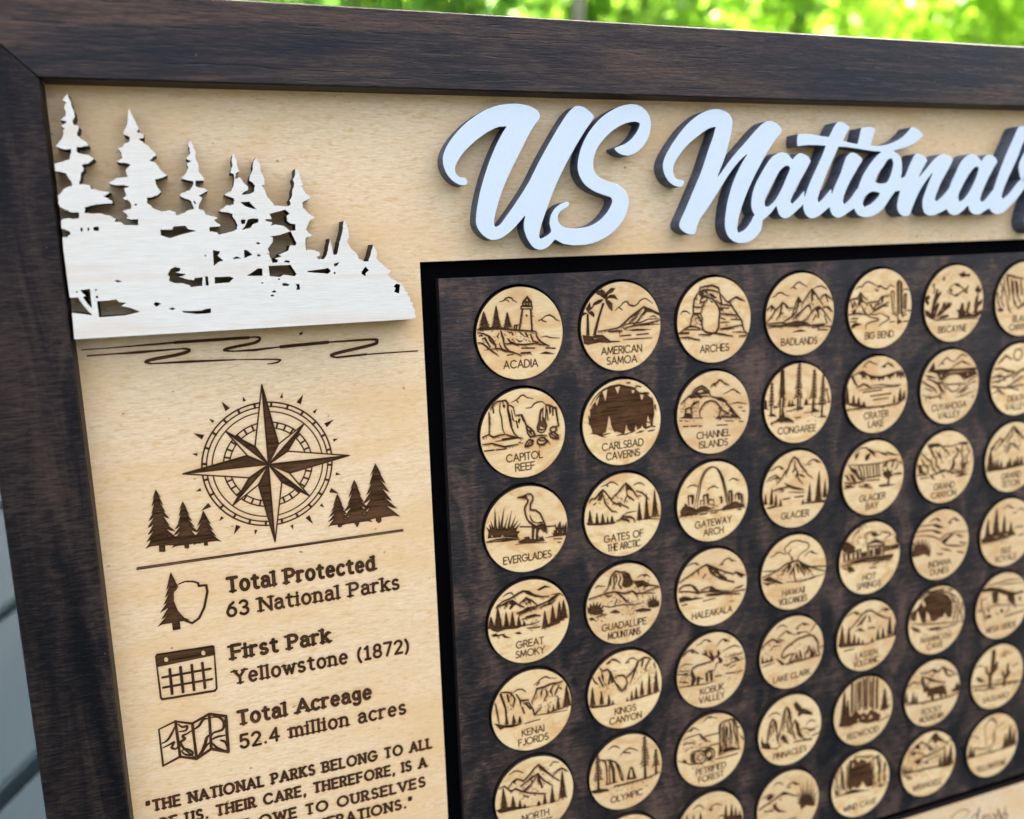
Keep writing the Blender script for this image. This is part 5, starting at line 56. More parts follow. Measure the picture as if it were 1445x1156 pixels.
TREE=['-5324 -1284 -5319 -1395 -5300 -1399 -5276 -1394 -5257 -1415 -5236 -1428 -5241 -1455 -5269 -1468 -5288 -1479 -5300 -1483 -5321 -1493 -5315 -1524 -5316 -1550 -5305 -1581 -5279 -1590 -5254 -1595 -5230 -1599 -5203 -1589 -5170 -1590 -5146 -1593 -5134 -1600 -5130 -1632 -5132 -1656 -5163 -1656 -5187 -1655 -5218 -1661 -5235 -1678 -5260 -1684 -5283 -1702 -5305 -1712 -5313 -1739 -5321 -1758 -5313 -1779 -5315 -1811 -5312 -1835 -5290 -1853 -5272 -1869 -5258 -1892 -5240 -1910 -5214 -1919 -5195 -1927 -5166 -1933 -5163 -1959 -5171 -1990 -5191 -2009 -5200 -2036 -5209 -2063 -5235 -2070 -5255 -2078 -5287 -2083 -5312 -2086 -5309 -2114 -5311 -2134 -5308 -2162 -5282 -2169 -5247 -2181 -5224 -2184 -5206 -2197 -5176 -2203 -5156 -2215 -5152 -2239 -5145 -2261 -5135 -2283 -5134 -2318 -5166 -2312 -5188 -2310 -5208 -2313 -5233 -2321 -5265 -2337 -5283 -2343 -5259 -2360 -5247 -2378 -5227 -2403 -5214 -2415 -5203 -2433 -5196 -2456 -5184 -2471 -5192 -2494 -5174 -2524 -5193 -2542 -5210 -2553 -5192 -2556 -5173 -2574 -5152 -2576 -5149 -2599 -5183 -2606 -5207 -2606 -5185 -2622 -5172 -2640 -5150 -2651 -5142 -2678 -5144 -2704 -5155 -2733 -5145 -2764 -5128 -2786 -5149 -2804 -5160 -2815 -5143 -2836 -5135 -2849 -5118 -2860 -5101 -2883 -5102 -2857 -5095 -2831 -5087 -2812 -5080 -2792 -5081 -2772 -5076 -2751 -5072 -2728 -5060 -2705 -5062 -2675 -5058 -2653 -5068 -2630 -5085 -2607 -5087 -2588 -5080 -2563 -5058 -2559 -5030 -2548 -5038 -2518 -5048 -2494 -5056 -2483 -5059 -2457 -5037 -2438 -5024 -2420 -5002 -2409 -4986 -2393 -4974 -2383 -4960 -2352 -4977 -2344 -5001 -2346 -5022 -2337 -5053 -2334 -5079 -2339 -5077 -2310 -5084 -2291 -5069 -2278 -5051 -2268 -5019 -2262 -4991 -2258 -4966 -2253 -4941 -2232 -4920 -2215 -4938 -2198 -4947 -2194 -4967 -2177 -4990 -2162 -5020 -2162 -5050 -2146 -5037 -2131 -5032 -2108 -5039 -2086 -5061 -2071 -5068 -2047 -5073 -2021 -5078 -1992 -5090 -1978 -5093 -1947 -5063 -1951 -5039 -1949 -5014 -1940 -4993 -1942 -4984 -1921 -4983 -1900 -4954 -1898 -4931 -1892 -4904 -1881 -4883 -1879 -4855 -1872 -4831 -1871 -4798 -1860 -4820 -1847 -4840 -1833 -4868 -1822 -4851 -1811 -4823 -1797 -4811 -1782 -4785 -1774 -4788 -1742 -4812 -1746 -4843 -1742 -4867 -1742 -4898 -1739 -4927 -1736 -4945 -1737 -4980 -1728 -5002 -1725 -5020 -1719 -5047 -1710 -5069 -1708 -5064 -1693 -5066 -1669 -5080 -1646 -5047 -1649 -5025 -1641 -4995 -1641 -4970 -1640 -4938 -1643 -4916 -1641 -4888 -1632 -4862 -1620 -4838 -1618 -4812 -1610 -4793 -1590 -4768 -1577 -4785 -1554 -4761 -1546 -4737 -1547 -4713 -1537 -4702 -1521 -4686 -1512 -4660 -1509 -4627 -1510 -4603 -1509 -4580 -1505 -4551 -1509 -4549 -1526 -4549 -1548 -4545 -1573 -4567 -1569 -4596 -1572 -4620 -1566 -4639 -1576 -4664 -1583 -4646 -1606 -4660 -1629 -4682 -1648 -4693 -1662 -4661 -1673 -4632 -1679 -4608 -1685 -4598 -1716 -4606 -1741 -4615 -1764 -4635 -1779 -4659 -1780 -4679 -1796 -4662 -1810 -4639 -1827 -4645 -1855 -4653 -1884 -4653 -1905 -4621 -1913 -4598 -1928 -4624 -1927 -4652 -1937 -4685 -1937 -4715 -1935 -4742 -1937 -4774 -1945 -4805 -1961 -4788 -1973 -4762 -1985 -4742 -1997 -4723 -2015 -4695 -2013 -4664 -2019 -4629 -2021 -4603 -2026 -4614 -2054 -4620 -2076 -4617 -2094 -4609 -2115 -4587 -2124 -4578 -2142 -4561 -2154 -4586 -2162 -4619 -2172 -4651 -2172 -4674 -2177 -4705 -2185 -4683 -2193 -4657 -2214 -4635 -2223 -4644 -2245 -4644 -2277 -4655 -2296 -4676 -2323 -4648 -2333 -4623 -2339 -4614 -2361 -4597 -2378 -4578 -2381 -4554 -2394 -4545 -2417 -4545 -2447 -4569 -2460 -4587 -2463 -4604 -2478 -4601 -2494 -4590 -2516 -4575 -2535 -4564 -2555 -4551 -2583 -4549 -2609 -4541 -2631 -4541 -2663 -4534 -2689 -4533 -2706 -4523 -2738 -4518 -2746 -4514 -2719 -4505 -2701 -4493 -2673 -4484 -2645 -4476 -2625 -4463 -2596 -4459 -2571 -4449 -2550 -4441 -2533 -4451 -2513 -4467 -2494 -4443 -2491 -4415 -2480 -4395 -2472 -4401 -2456 -4399 -2433 -4421 -2432 -4452 -2425 -4437 -2408 -4416 -2396 -4404 -2379 -4384 -2365 -4362 -2349 -4351 -2325 -4329 -2310 -4315 -2285 -4292 -2271 -4297 -2248 -4325 -2236 -4341 -2213 -4369 -2201 -4351 -2192 -4326 -2183 -4304 -2177 -4299 -2155 -4282 -2138 -4279 -2122 -4258 -2094 -4246 -2075 -4222 -2055 -4196 -2043 -4211 -2032 -4238 -2021 -4252 -2012 -4273 -2009 -4302 -1998 -4329 -1997 -4327 -1978 -4326 -1949 -4316 -1928 -4308 -1902 -4291 -1880 -4282 -1862 -4305 -1838 -4324 -1823 -4349 -1819 -4374 -1807 -4400 -1802 -4432 -1801 -4433 -1771 -4437 -1745 -4419 -1729 -4397 -1715 -4390 -1694 -4368 -1681 -4344 -1669 -4318 -1661 -4295 -1648 -4277 -1657 -4250 -1653 -4232 -1662 -4205 -1661 -4177 -1647 -4157 -1645 -4151 -1630 -4146 -1605 -4115 -1611 -4091 -1625 -4066 -1627 -4041 -1646 -4022 -1657 -4000 -1667 -3978 -1666 -3953 -1674 -3958 -1697 -3971 -1729 -3976 -1755 -3994 -1772 -4013 -1779 -4039 -1785 -4060 -1797 -4087 -1812 -4084 -1844 -4061 -1850 -4029 -1857 -4007 -1871 -3981 -1875 -3968 -1895 -3945 -1923 -3935 -1949 -3933 -1971 -3955 -1978 -3980 -1980 -4008 -1989 -4032 -1997 -4054 -2003 -4044 -2024 -4026 -2034 -4012 -2054 -3993 -2074 -3988 -2093 -3973 -2122 -3983 -2150 -3984 -2170 -3963 -2177 -3936 -2193 -3960 -2201 -3988 -2217 -3973 -2237 -3961 -2249 -3945 -2264 -3937 -2289 -3944 -2303 -3939 -2328 -3949 -2346 -3950 -2375 -3941 -2392 -3926 -2407 -3917 -2430 -3915 -2403 -3907 -2381 -3897 -2359 -3895 -2330 -3885 -2310 -3874 -2281 -3883 -2261 -3885 -2233 -3887 -2217 -3877 -2192 -3864 -2168 -3860 -2138 -3866 -2111 -3861 -2093 -3869 -2074 -3850 -2061 -3837 -2036 -3825 -2016 -3813 -2002 -3823 -1978 -3856 -1981 -3885 -1978 -3909 -1978 -3911 -1950 -3914 -1922 -3885 -1906 -3865 -1901 -3840 -1898 -3823 -1898 -3810 -1885 -3786 -1865 -3814 -1856 -3835 -1845 -3859 -1831 -3885 -1818 -3872 -1803 -3856 -1793 -3860 -1778 -3876 -1751 -3884 -1737 -3895 -1721 -3902 -1691 -3906 -1673 -3883 -1660 -3866 -1661 -3845 -1648 -3841 -1625 -3833 -1607 -3810 -1604 -3785 -1593 -3761 -1587 -3738 -1584 -3710 -1572 -3728 -1554 -3752 -1540 -3731 -1528 -3710 -1506 -3685 -1490 -3694 -1474 -3718 -1472 -3745 -1470 -3782 -1468 -3806 -1468 -3807 -1442 -3811 -1419 -3782 -1422 -3759 -1411 -3732 -1412 -3725 -1400 -3711 -1379 -3687 -1388 -3657 -1394 -3629 -1398 -3604 -1409 -3584 -1411 -3559 -1416 -3531 -1431 -3513 -1436 -3509 -1461 -3501 -1486 -3512 -1512 -3521 -1539 -3537 -1564 -3549 -1585 -3546 -1610 -3570 -1616 -3597 -1628 -3629 -1630 -3664 -1634 -3687 -1645 -3664 -1664 -3644 -1670 -3629 -1686 -3611 -1701 -3591 -1709 -3566 -1704 -3547 -1712 -3521 -1716 -3522 -1735 -3513 -1755 -3516 -1781 -3543 -1792 -3571 -1802 -3587 -1809 -3616 -1823 -3596 -1837 -3570 -1850 -3541 -1863 -3523 -1892 -3511 -1911 -3502 -1943 -3496 -1973 -3493 -1991 -3490 -2028 -3493 -2049 -3518 -2059 -3531 -2065 -3521 -2090 -3516 -2112 -3501 -2137 -3500 -2157 -3503 -2180 -3504 -2202 -3497 -2228 -3495 -2249 -3490 -2266 -3474 -2274 -3469 -2247 -3458 -2228 -3448 -2202 -3449 -2179 -3450 -2157 -3445 -2137 -3440 -2104 -3426 -2081 -3451 -2066 -3468 -2057 -3472 -2036 -3479 -2015 -3482 -1992 -3431 -2018 -3388 -1945 -3365 -1926 -3346 -1907 -3350 -1892 -3354 -1871 -3375 -1864 -3399 -1848 -3421 -1839 -3415 -1820 -3393 -1821 -3371 -1827 -3350 -1826 -3323 -1834 -3305 -1842 -3286 -1858 -3282 -1880 -3279 -1901 -3272 -1920 -3284 -1938 -3291 -1953 -3313 -1965 -3329 -1977 -3325 -2007 -3316 -2034 -3300 -2061 -3288 -2083 -3279 -2107 -3280 -2133 -3273 -2164 -3264 -2194 -3242 -2220 -3235 -2240 -3230 -2213 -3220 -2192 -3203 -2174 -3193 -2148 -3197 -2121 -3196 -2107 -3196 -2083 -3186 -2056 -3177 -2038 -3164 -2009 -3160 -1989 -3167 -1965 -3162 -1935 -3173 -1928 -3196 -1919 -3181 -1896 -3167 -1877 -3160 -1853 -3155 -1829 -3153 -1810 -3141 -1787 -3120 -1767 -3106 -1743 -3088 -1728 -3082 -1709 -3074 -1695 -3049 -1697 -3022 -1694 -3000 -1691 -2972 -1687 -2942 -1685 -2913 -1690 -2890 -1700 -2890 -1728 -2898 -1751 -2880 -1771 -2866 -1800 -2862 -1823 -2861 -1851 -2851 -1883 -2840 -1900 -2833 -1925 -2830 -1949 -2837 -1968 -2843 -1991 -2825 -2011 -2815 -2032 -2810 -2054 -2810 -2087 -2804 -2111 -2791 -2096 -2769 -2090 -2764 -2063 -2764 -2044 -2758 -2015 -2751 -1986 -2746 -1966 -2738 -1940 -2722 -1924 -2748 -1915 -2739 -1889 -2733 -1867 -2719 -1849 -2707 -1827 -2681 -1811 -2664 -1794 -2649 -1772 -2679 -1763 -2704 -1748 -2727 -1740 -2754 -1724 -2751 -1692 -2750 -1665 -2729 -1645 -2715 -1625 -2698 -1611 -2687 -1596 -2667 -1582 -2641 -1564 -2622 -1553 -2639 -1537 -2662 -1528 -2685 -1512 -2696 -1490 -2708 -1465 -2728 -1432 -2735 -1411 -2715 -1396 -2708 -1373 -2684 -1363 -2672 -1342 -2691 -1330 -2717 -1329 -2742 -1318 -2751 -1298 -2752 -1265 -2756 -1242 -2753 -1224 -2750 -1204 -2752 -1177 -2728 -1182 -2712 -1183 -2683 -1180 -2652 -1174 -2633 -1161 -2599 -1152 -2594 -1134 -2585 -1117 -2610 -1103 -2638 -1093 -2621 -1081 -2614 -1066 -2592 -1070 -2577 -1069 -2554 -1064 -2536 -1083 -2525 -1098 -2513 -1116 -2506 -1146 -2495 -1166 -2493 -1188 -2487 -1216 -2481 -1234 -2473 -1255 -2468 -1276 -2468 -1302 -2458 -1273 -2454 -1250 -2447 -1228 -2442 -1200 -2441 -1181 -2441 -1162 -2436 -1135 -2429 -1112 -2407 -1115 -2393 -1119 -2381 -1148 -2376 -1177 -2366 -1205 -2359 -1230 -2356 -1259 -2341 -1281 -2335 -1308 -2321 -1343 -2315 -1367 -2307 -1389 -2299 -1419 -2300 -1448 -2292 -1475 -2288 -1504 -2271 -1503 -2267 -1477 -2256 -1465 -2251 -1443 -2242 -1417 -2239 -1392 -2236 -1361 -2233 -1330 -2237 -1306 -2251 -1284 -2254 -1269 -2262 -1245 -2241 -1226 -2231 -1196 -2214 -1174 -2201 -1156 -2176 -1140 -2162 -1123 -2148 -1102 -2139 -1079 -2141 -1067 -2125 -1050 -2103 -1045 -2081 -1026 -2064 -1021 -2040 -1021 -2019 -1019 -2016 -1043 -2006 -1059 -1997 -1079 -1986 -1103 -1984 -1121 -1975 -1149 -1965 -1169 -1957 -1195 -1953 -1218 -1945 -1199 -1930 -1168 -1921 -1147 -1909 -1116 -1906 -1094 -1917 -1072 -1927 -1051 -1902 -1037 -1888 -1013 -1867 -996 -1849 -976 -1837 -959 -1816 -941 -1796 -926 -1773 -911 -1746 -893 -1760 -880 -1781 -866 -1794 -851 -1775 -835 -1762 -815 -1742 -795 -1719 -788 -1699 -775 -1680 -757 -1649 -755 -1626 -746 -1619 -728 -1619 -700 -1601 -689 -1583 -672 -1594 -640 -1568 -632 -1549 -630 -1559 -612 -1560 -584 -1533 -576 -1529 -547 -1531 -516 -1514 -507 -1494 -496 -1503 -474 -1508 -455 -1492 -438 -1473 -413 -1473 -402 -1480 -356 -1462 -328 -1483 -298 -1577 -293 -5325 -294 -5315 -586 -5117 -548 -5191 -653 -5239 -749 -5320 -748', '-4329 -1452 -4207 -1449 -4188 -1484 -4063 -1489 -4036 -1451 -3952 -1430 -4087 -1401 -4239 -1356 -4328 -1391', '-5005 -1495 -4950 -1502 -4955 -1455 -5004 -1459', '-5132 -1490 -5114 -1493 -5109 -1471 -5125 -1443 -5134 -1467', '-5068 -1489 -5047 -1491 -5047 -1465 -5063 -1454', '-4568 -1733 -4543 -1736 -4545 -1717 -4566 -1718', '-3954 -1761 -3936 -1756 -3926 -1729 -3939 -1721', '-3890 -1159 -3874 -1160 -3875 -1144 -3889 -1144', '-3793 -1212 -3714 -1193 -3747 -1145 -3691 -1093 -3754 -1070 -3797 -1034', '-3581 -1114 -3539 -1132 -3492 -1111 -3574 -1102', '-3452 -1201 -3419 -1197 -3366 -1148 -3456 -1109', '-4264 -1015 -4215 -1038 -4157 -1020 -4173 -987 -4221 -978 -4106 -952 -4147 -932 -4194 -931 -4095 -894 -4026 -882 -4015 -907 -3931 -911 -3944 -817 -4064 -806 -4078 -827 -4154 -855 -4232 -858 -4292 -886 -4279 -934 -4300 -955', '-3903 -918 -3872 -917 -3873 -817 -3904 -819', '-3801 -906 -3639 -907 -3595 -889 -3645 -840 -3804 -834', '-4852 -910 -4822 -920 -4779 -899 -4824 -893', '-5252 -816 -5234 -816 -5236 -800 -5252 -801', '-5060 -831 -5039 -829 -5044 -811 -5060 -814', '-5059 -759 -5033 -751 -5044 -729 -5061 -733', '-5201 -827 -5109 -834 -5113 -625 -5145 -667 -5188 -749 -5157 -761 -5190 -797', '-5053 -698 -4949 -697 -4858 -709 -4832 -675 -4761 -666 -4814 -633 -4718 -604 -4629 -558 -4787 -526 -5050 -521', '-4479 -632 -4453 -660 -4401 -636 -4450 -605', '-4325 -574 -4289 -588 -4251 -570 -4292 -559', '-4191 -542 -4089 -536 -3978 -535 -3928 -552 -3872 -554 -3880 -502 -4029 -499 -4169 -524', '-3324 -1555 -3262 -1549 -3270 -1508 -3329 -1492 -3357 -1452 -3456 -1429 -3411 -1478 -3382 -1543', '-3458 -1545 -3406 -1544 -3418 -1494 -3458 -1499', '-3139 -1605 -2953 -1651 -2901 -1600 -2942 -1576 -2938 -1517 -2906 -1491 -2848 -1482 -2854 -1406 -2921 -1403 -2984 -1460 -3083 -1479 -3142 -1463 -3114 -1504 -3187 -1523 -3185 -1547 -3119 -1546', '-3151 -1346 -3042 -1360 -2913 -1399 -2856 -1262 -2866 -1237 -2934 -1239 -2955 -1180 -3076 -1134 -3036 -1115 -3121 -1093 -3081 -1074 -3091 -1049 -3142 -1043 -3176 -1137 -3200 -1155 -3167 -1145 -3187 -1205 -3123 -1287 -3119 -1337', '-3015 -1055 -2989 -1068 -2948 -1058 -2953 -1039 -3008 -1046', '-3195 -1011 -2943 -1013 -2883 -905 -2902 -880 -3027 -902 -3080 -879 -3187 -892', '-3443 -908 -3313 -987 -3267 -980 -3270 -900', '-2753 -934 -2544 -952 -2509 -962 -2477 -923 -2514 -893 -2754 -922', '-2436 -1008 -2373 -1023 -2393 -989 -2429 -973', '-2446 -908 -2425 -910 -2423 -889 -2444 -887', '-2111 -899 -2059 -959 -2022 -913 -2064 -880 -2066 -845 -2109 -873', '-3052 -801 -3018 -804 -2969 -785 -2987 -769 -3051 -775', '-2904 -785 -2858 -787 -2854 -723 -2897 -720 -2885 -759', '-3293 -825 -3271 -826 -3269 -812 -3289 -811', '-3101 -859 -3078 -862 -3075 -848 -3096 -844', '-3180 -712 -3150 -728 -3126 -710 -3161 -698', '-3200 -671 -3171 -678 -3152 -665 -3189 -656', '-3314 -1276 -3288 -1288 -3265 -1271 -3291 -1258', '-3316 -1142 -3291 -1149 -3268 -1132 -3302 -1121', '-3454 -1742 -3332 -1748 -3341 -1732 -3269 -1657 -3315 -1661 -3402 -1692', '-1729 -705 -1691 -738 -1645 -725 -1655 -675 -1666 -618 -1724 -639 -1703 -686']
MAPLE={
'pine_cluster_a':'T -552 -813 -532 80;T -438 -739 -517 74;T -349 -681 -516 68;F -563 -548 -537 -544 -539 -499 -566 -503;F -451 -531 -429 -528 -430 -502 -451 -505;F -359 -527 -342 -525 -343 -501 -361 -504;F -595 -582 -347 -555 -312 -530 -441 -519 -608 -540',
'pine_cluster_b':'T 302 -681 -515 66;T 393 -744 -511 85;T 508 -817 -520 111;F 293 -525 315 -522 314 -503 294 -506;F 380 -528 405 -525 405 -504 381 -507;F 493 -539 521 -535 521 -503 492 -507;F 264 -539 572 -555 560 -532 404 -514 272 -517',
'divider_line':'L3 -672 -438 632 -442;L3 -672 -431 632 -435',
'arrowhead_icon':'T -525 -393 -131 82;F -543 -147 -508 -146 -508 -95 -543 -94;E -492 -315 -464 -326 -432 -322 -408 -309 -399 -293 -373 -288 -375 -264 -399 -189 -429 -140 -450 -128 -486 -150 -512 -192 -525 -245 -521 -289;L6 -496 -326 -466 -335 -431 -330 -406 -318 -404 -302 -368 -299 -367 -265 -388 -187 -417 -135 -451 -115 -494 -142 -518 -188 -532 -246 -527 -295',
'calendar_icon':'F -636 22 -628 12 -366 18 -360 27 -359 71 -634 81;E -599 46 -594 36 -584 37 -577 48 -580 61 -590 64 -598 58;E -425 46 -420 36 -410 37 -403 48 -406 62 -417 64 -424 58;L6 -634 22 -631 246 -625 254 -378 261 -367 250 -362 24;L7 -577 104 -578 234;L7 -527 103 -527 236;L7 -474 103 -475 236;L7 -424 102 -423 236;L6 -613 140 -388 140;L6 -615 194 -387 196',
'map_icon':'L8 -657 409 -577 384 -500 413 -416 381 -338 411 -343 608 -423 571 -497 609 -574 578 -656 609 -657 409;L7 -577 384 -573 576;L7 -500 413 -497 607;L7 -416 381 -423 571;S6 -649 487 -623 475 -600 445 -581 409;S6 -647 511 -615 501 -594 494 -607 520 -588 531 -576 516;S6 -568 400 -547 422 -526 421 -533 443 -564 442;S7 -503 450 -530 462 -551 469 -543 488 -564 501 -557 527 -539 555 -507 598;S6 -564 549 -543 542 -514 567 -521 583 -550 570 -564 549;S7 -498 446 -471 434 -447 404 -425 403;S8 -491 596 -468 572 -449 535 -436 502 -408 490;S6 -475 594 -445 548 -423 535;S7 -411 400 -375 406 -351 438 -360 478 -403 486 -415 501;S6 -422 523 -389 513 -347 513;S6 -418 536 -395 572 -355 599;S7 -376 534 -351 552 -346 583',
'river_swirl':'L2 -807 -1499 -666 -1500;L5 -666 -1500 -400 -1506 -202 -1507;L7 -400 -1506 -67 -1507;S7 -67 -1508 -22 -1506 -16 -1495 -42 -1480 -138 -1466 -178 -1458 -180 -1452 -140 -1446;L6 -140 -1446 -41 -1446 81 -1452;L8 81 -1452 309 -1459;S8 309 -1459 531 -1458 553 -1446 529 -1431 342 -1400 325 -1388 348 -1380;L5 348 -1380 496 -1385;L3 496 -1385 762 -1383;L3 -777 -1470 -669 -1471;L6 -669 -1471 -569 -1472 -370 -1475;S8 -370 -1475 -341 -1469 -349 -1458 -405 -1446 -496 -1435 -536 -1425 -511 -1414;L6 -511 -1414 -343 -1411 -137 -1405;S4 -137 -1405 55 -1392 67 -1382 47 -1375 12 -1373;F 174 -1513 192 -1519 187 -1507 176 -1503'}
CAM={'C': [-83.39066040207122, -22.600061476144027, -220.9125841524053], 'R': [[0.9372257166086364, 0.03312798311816338, -0.3471462125127194], [-0.09291917875015124, 0.9832119584360589, -0.1570358908298365], [0.33611602512793237, 0.17943461628918084, 0.9245697573084055]], 'f': 1253.8213072837543}
PITCH,PV,RAD=30.0,27.1499,12.2718

sc = bpy.context.scene
col = sc.collection
MM = 0.001
# ---------------------------------------------------------------- board frame -> world
TILT = math.radians(80)                    # the board leans back ten degrees
H0 = 0.2455 * math.sin(TILT)               # height of the board origin above the deck
BOARD = Matrix.Translation((0, 0, H0)) @ Matrix.Rotation(TILT, 4, 'X')
# ---------------------------------------------------------------- camera
cam = bpy.data.cameras.new('camera'); camo = bpy.data.objects.new('camera', cam); col.objects.link(camo)
Cb, Rb = CAM['C'], CAM['R']
flip = lambda r: Vector((r[0], -r[1], -r[2]))
ax, ay, az = flip(Rb[0]), -flip(Rb[1]), -flip(Rb[2])
M = Matrix((ax, ay, az)).transposed().to_4x4()
M.translation = Vector((Cb[0], -Cb[1], -Cb[2])) * MM
camo.matrix_world = BOARD @ M
cam.sensor_width = 36; cam.lens = 36 * CAM['f'] / 1445
cam.clip_start = 0.01; cam.clip_end = 500
cam.dof.use_dof = True; cam.dof.focus_distance = 0.221; cam.dof.aperture_fstop = cam.lens / 3.1
sc.camera = camo
# ---------------------------------------------------------------- sky, sun, exposure
SUN_ELEV, SUN_AZ = math.radians(48), math.radians(28)   # azimuth east of the view axis +Y
w = bpy.data.worlds.new('World'); sc.world = w; w.use_nodes = True
nt = w.node_tree
sky = nt.nodes.new('ShaderNodeTexSky'); sky.sky_type = 'NISHITA'; sky.sun_disc = False
sky.sun_elevation = SUN_ELEV; sky.sun_rotation = SUN_AZ
sky.air_density = 0.45; sky.dust_density = 9.0; sky.ozone_density = 0.0
nt.links.new(sky.outputs[0], nt.nodes['Background'].inputs[0]); nt.nodes['Background'].inputs[1].default_value = 0.12
sun = bpy.data.lights.new('sun', 'SUN'); suno = bpy.data.objects.new('sun', sun); col.objects.link(suno)
sun.energy = 4.5; sun.angle = math.radians(0.5); sun.color = (1, .95, .86)
sd = Vector((math.sin(SUN_AZ) * math.cos(SUN_ELEV), math.cos(SUN_AZ) * math.cos(SUN_ELEV), math.sin(SUN_ELEV)))
suno.rotation_euler = sd.to_track_quat('Z', 'Y').to_euler(); suno.location = (0, 0, 5)
sc.view_settings.view_transform = 'Standard'; sc.view_settings.look = 'None'
sc.view_settings.exposure = 4.12; sc.view_settings.gamma = 1

# ---------------------------------------------------------------- material helper
class NT:
    def __init__(s, name):
        s.m = bpy.data.materials.new(name); s.m.use_nodes = True; s.t = s.m.node_tree
        s.b = s.t.nodes['Principled BSDF']
        s.co = None
    def n(s, typ, **kw):
        x = s.t.nodes.new(typ)
        for k, v in kw.items(): setattr(x, k, v)
        return x
    def l(s, a, b): s.t.links.new(a, b)
    def coord(s, rand=False):
        tc = s.n('ShaderNodeTexCoord')
        mm = s.n('ShaderNodeVectorMath', operation='SCALE'); mm.inputs['Scale'].default_value = 1000
        s.l(tc.outputs['Object'], mm.inputs[0]); o = mm.outputs[0]
        if rand:
            oi = s.n('ShaderNodeObjectInfo')
            sca = s.n('ShaderNodeVectorMath', operation='SCALE'); sca.inputs['Scale'].default_value = 3771
            s.l(oi.outputs['Location'], sca.inputs[0])
            ad = s.n('ShaderNodeVectorMath', operation='ADD'); s.l(o, ad.inputs[0]); s.l(sca.outputs[0], ad.inputs[1]); o = ad.outputs[0]
        s.co = o; return o
    def noise(s, scale, detail=3, rough=.55, dist=0, co=None):
        mp = s.n('ShaderNodeMapping'); mp.inputs['Scale'].default_value = scale
        s.l(co or s.co, mp.inputs[0])
        t = s.n('ShaderNodeTexNoise'); t.inputs['Scale'].default_value = 1; t.inputs['Detail'].default_value = detail
        t.inputs['Roughness'].default_value = rough; t.inputs['Distortion'].default_value = dist
        s.l(mp.outputs[0], t.inputs['Vector']); return t.outputs[0]
    def ramp(s, fac, stops, interp='LINEAR'):
        r = s.n('ShaderNodeValToRGB'); e = r.color_ramp.elements; r.color_ramp.interpolation = interp
        while len(e) < len(stops): e.new(.5)
        for k, (p_, c_) in enumerate(stops):
            e[k].position = p_; e[k].color = (*c_, 1) if isinstance(c_, tuple) else (c_, c_, c_, 1)
        s.l(fac, r.inputs[0]); return r.outputs[0]
    def mix(s, fac, a, b, mode='MIX'):
        x = s.n('ShaderNodeMix', data_type='RGBA', blend_type=mode)
        for v, i in ((fac, 0), (a, 6), (b, 7)):
            if hasattr(v, 'is_linked'): s.l(v, x.inputs[i])
            elif isinstance(v, tuple): x.inputs[i].default_value = (*v, 1)
            else: x.inputs[i].default_value = v
        return x.outputs[2]
    def math(s, op, a, b):
        x = s.n('ShaderNodeMath', operation=op)
        for v, i in ((a, 0), (b, 1)):
            if hasattr(v, 'is_linked'): s.l(v, x.inputs[i])
            else: x.inputs[i].default_value = v
        return x.outputs[0]
    def bump(s, h, strength, dist):
        b = s.n('ShaderNodeBump'); b.inputs['Strength'].default_value = strength; b.inputs['Distance'].default_value = dist
        s.l(h, b.inputs['Height']); s.l(b.outputs[0], s.b.inputs['Normal'])
    def done(s, colour, rough=.6, spec=.4):
        if hasattr(colour, 'is_linked'): s.l(colour, s.b.inputs['Base Color'])
        else: s.b.inputs['Base Color'].default_value = (*colour, 1)
        if hasattr(rough, 'is_linked'): s.l(rough, s.b.inputs['Roughness'])
        else: s.b.inputs['Roughness'].default_value = rough
        s.b.inputs['Specular IOR Level'].default_value = spec
        return s.m

def burnt(t, base, fill=(.062, .029, .011), line=(.032, .015, .007)):
    """mixes the laser engraving (point attribute burn) over the bare wood colour"""
    a = t.n('ShaderNodeAttribute', attribute_name='burn')
    st = t.noise((.10, 2.1, 1), 3, .7)
    blot = t.noise((.12, .22, 1), 3, .6, .8)
    inner = t.ramp(a.outputs['Fac'], [(.68, 0.0), (.95, 1.0)])
    f2 = t.mix(t.ramp(st, [(.36, 0.0), (.62, 1.0)]), tuple(v * .35 for v in fill), tuple(v * 1.6 for v in fill))
    f2 = t.mix(t.ramp(blot, [(.50, 0.0), (.70, .6)]), f2, tuple(v * 2.3 for v in fill))
    dark = t.mix(inner, line, f2)
    edge = t.ramp(a.outputs['Fac'], [(.115, 0.0), (.28, .55), (.55, .95), (.68, 1.0)])
    toast = t.mix(t.ramp(a.outputs['Fac'], [(.0, 0.0), (.115, .38), (.2, .6)]), base, (.50, .24, .075))
    t.l(t.ramp(a.outputs['Fac'], [(.1, .35), (.5, .04)]), t.b.inputs['Specular IOR Level'])
    return t.mix(edge, toast, dark), a.outputs['Fac']

def mat_maple():
    t = NT('maple'); t.coord()
    warp = t.noise((.03, .05, 1), 2)
    fib = t.noise((.48, 3.1, 1), 4, .65, .5)
    flk = t.noise((.33, 1.35, 1), 3, .6, .7)
    big = t.noise((.018, .05, 1), 3, .5, .8)
    c = t.mix(t.ramp(fib, [(.28, 0.0), (.72, 1.0)]), (.74, .495, .22), (.93, .71, .405))
    c = t.mix(t.ramp(flk, [(.54, 0.0), (.68, .65)]), c, (.70, .40, .13))
    c = t.mix(t.ramp(big, [(.42, 0.0), (.66, .60)]), c, (.78, .475, .175))
    c = t.mix(t.ramp(t.noise((.42, .55, .5), 1, .5), [(.775, 0.0), (.80, .65)]), c, (.20, .11, .05))
    c, bf = burnt(t, c)
    hgt = t.math('SUBTRACT', t.math('MULTIPLY', fib, .12), bf)
    t.bump(hgt, .9, .00022)
    return t.done(c, .55, .35)
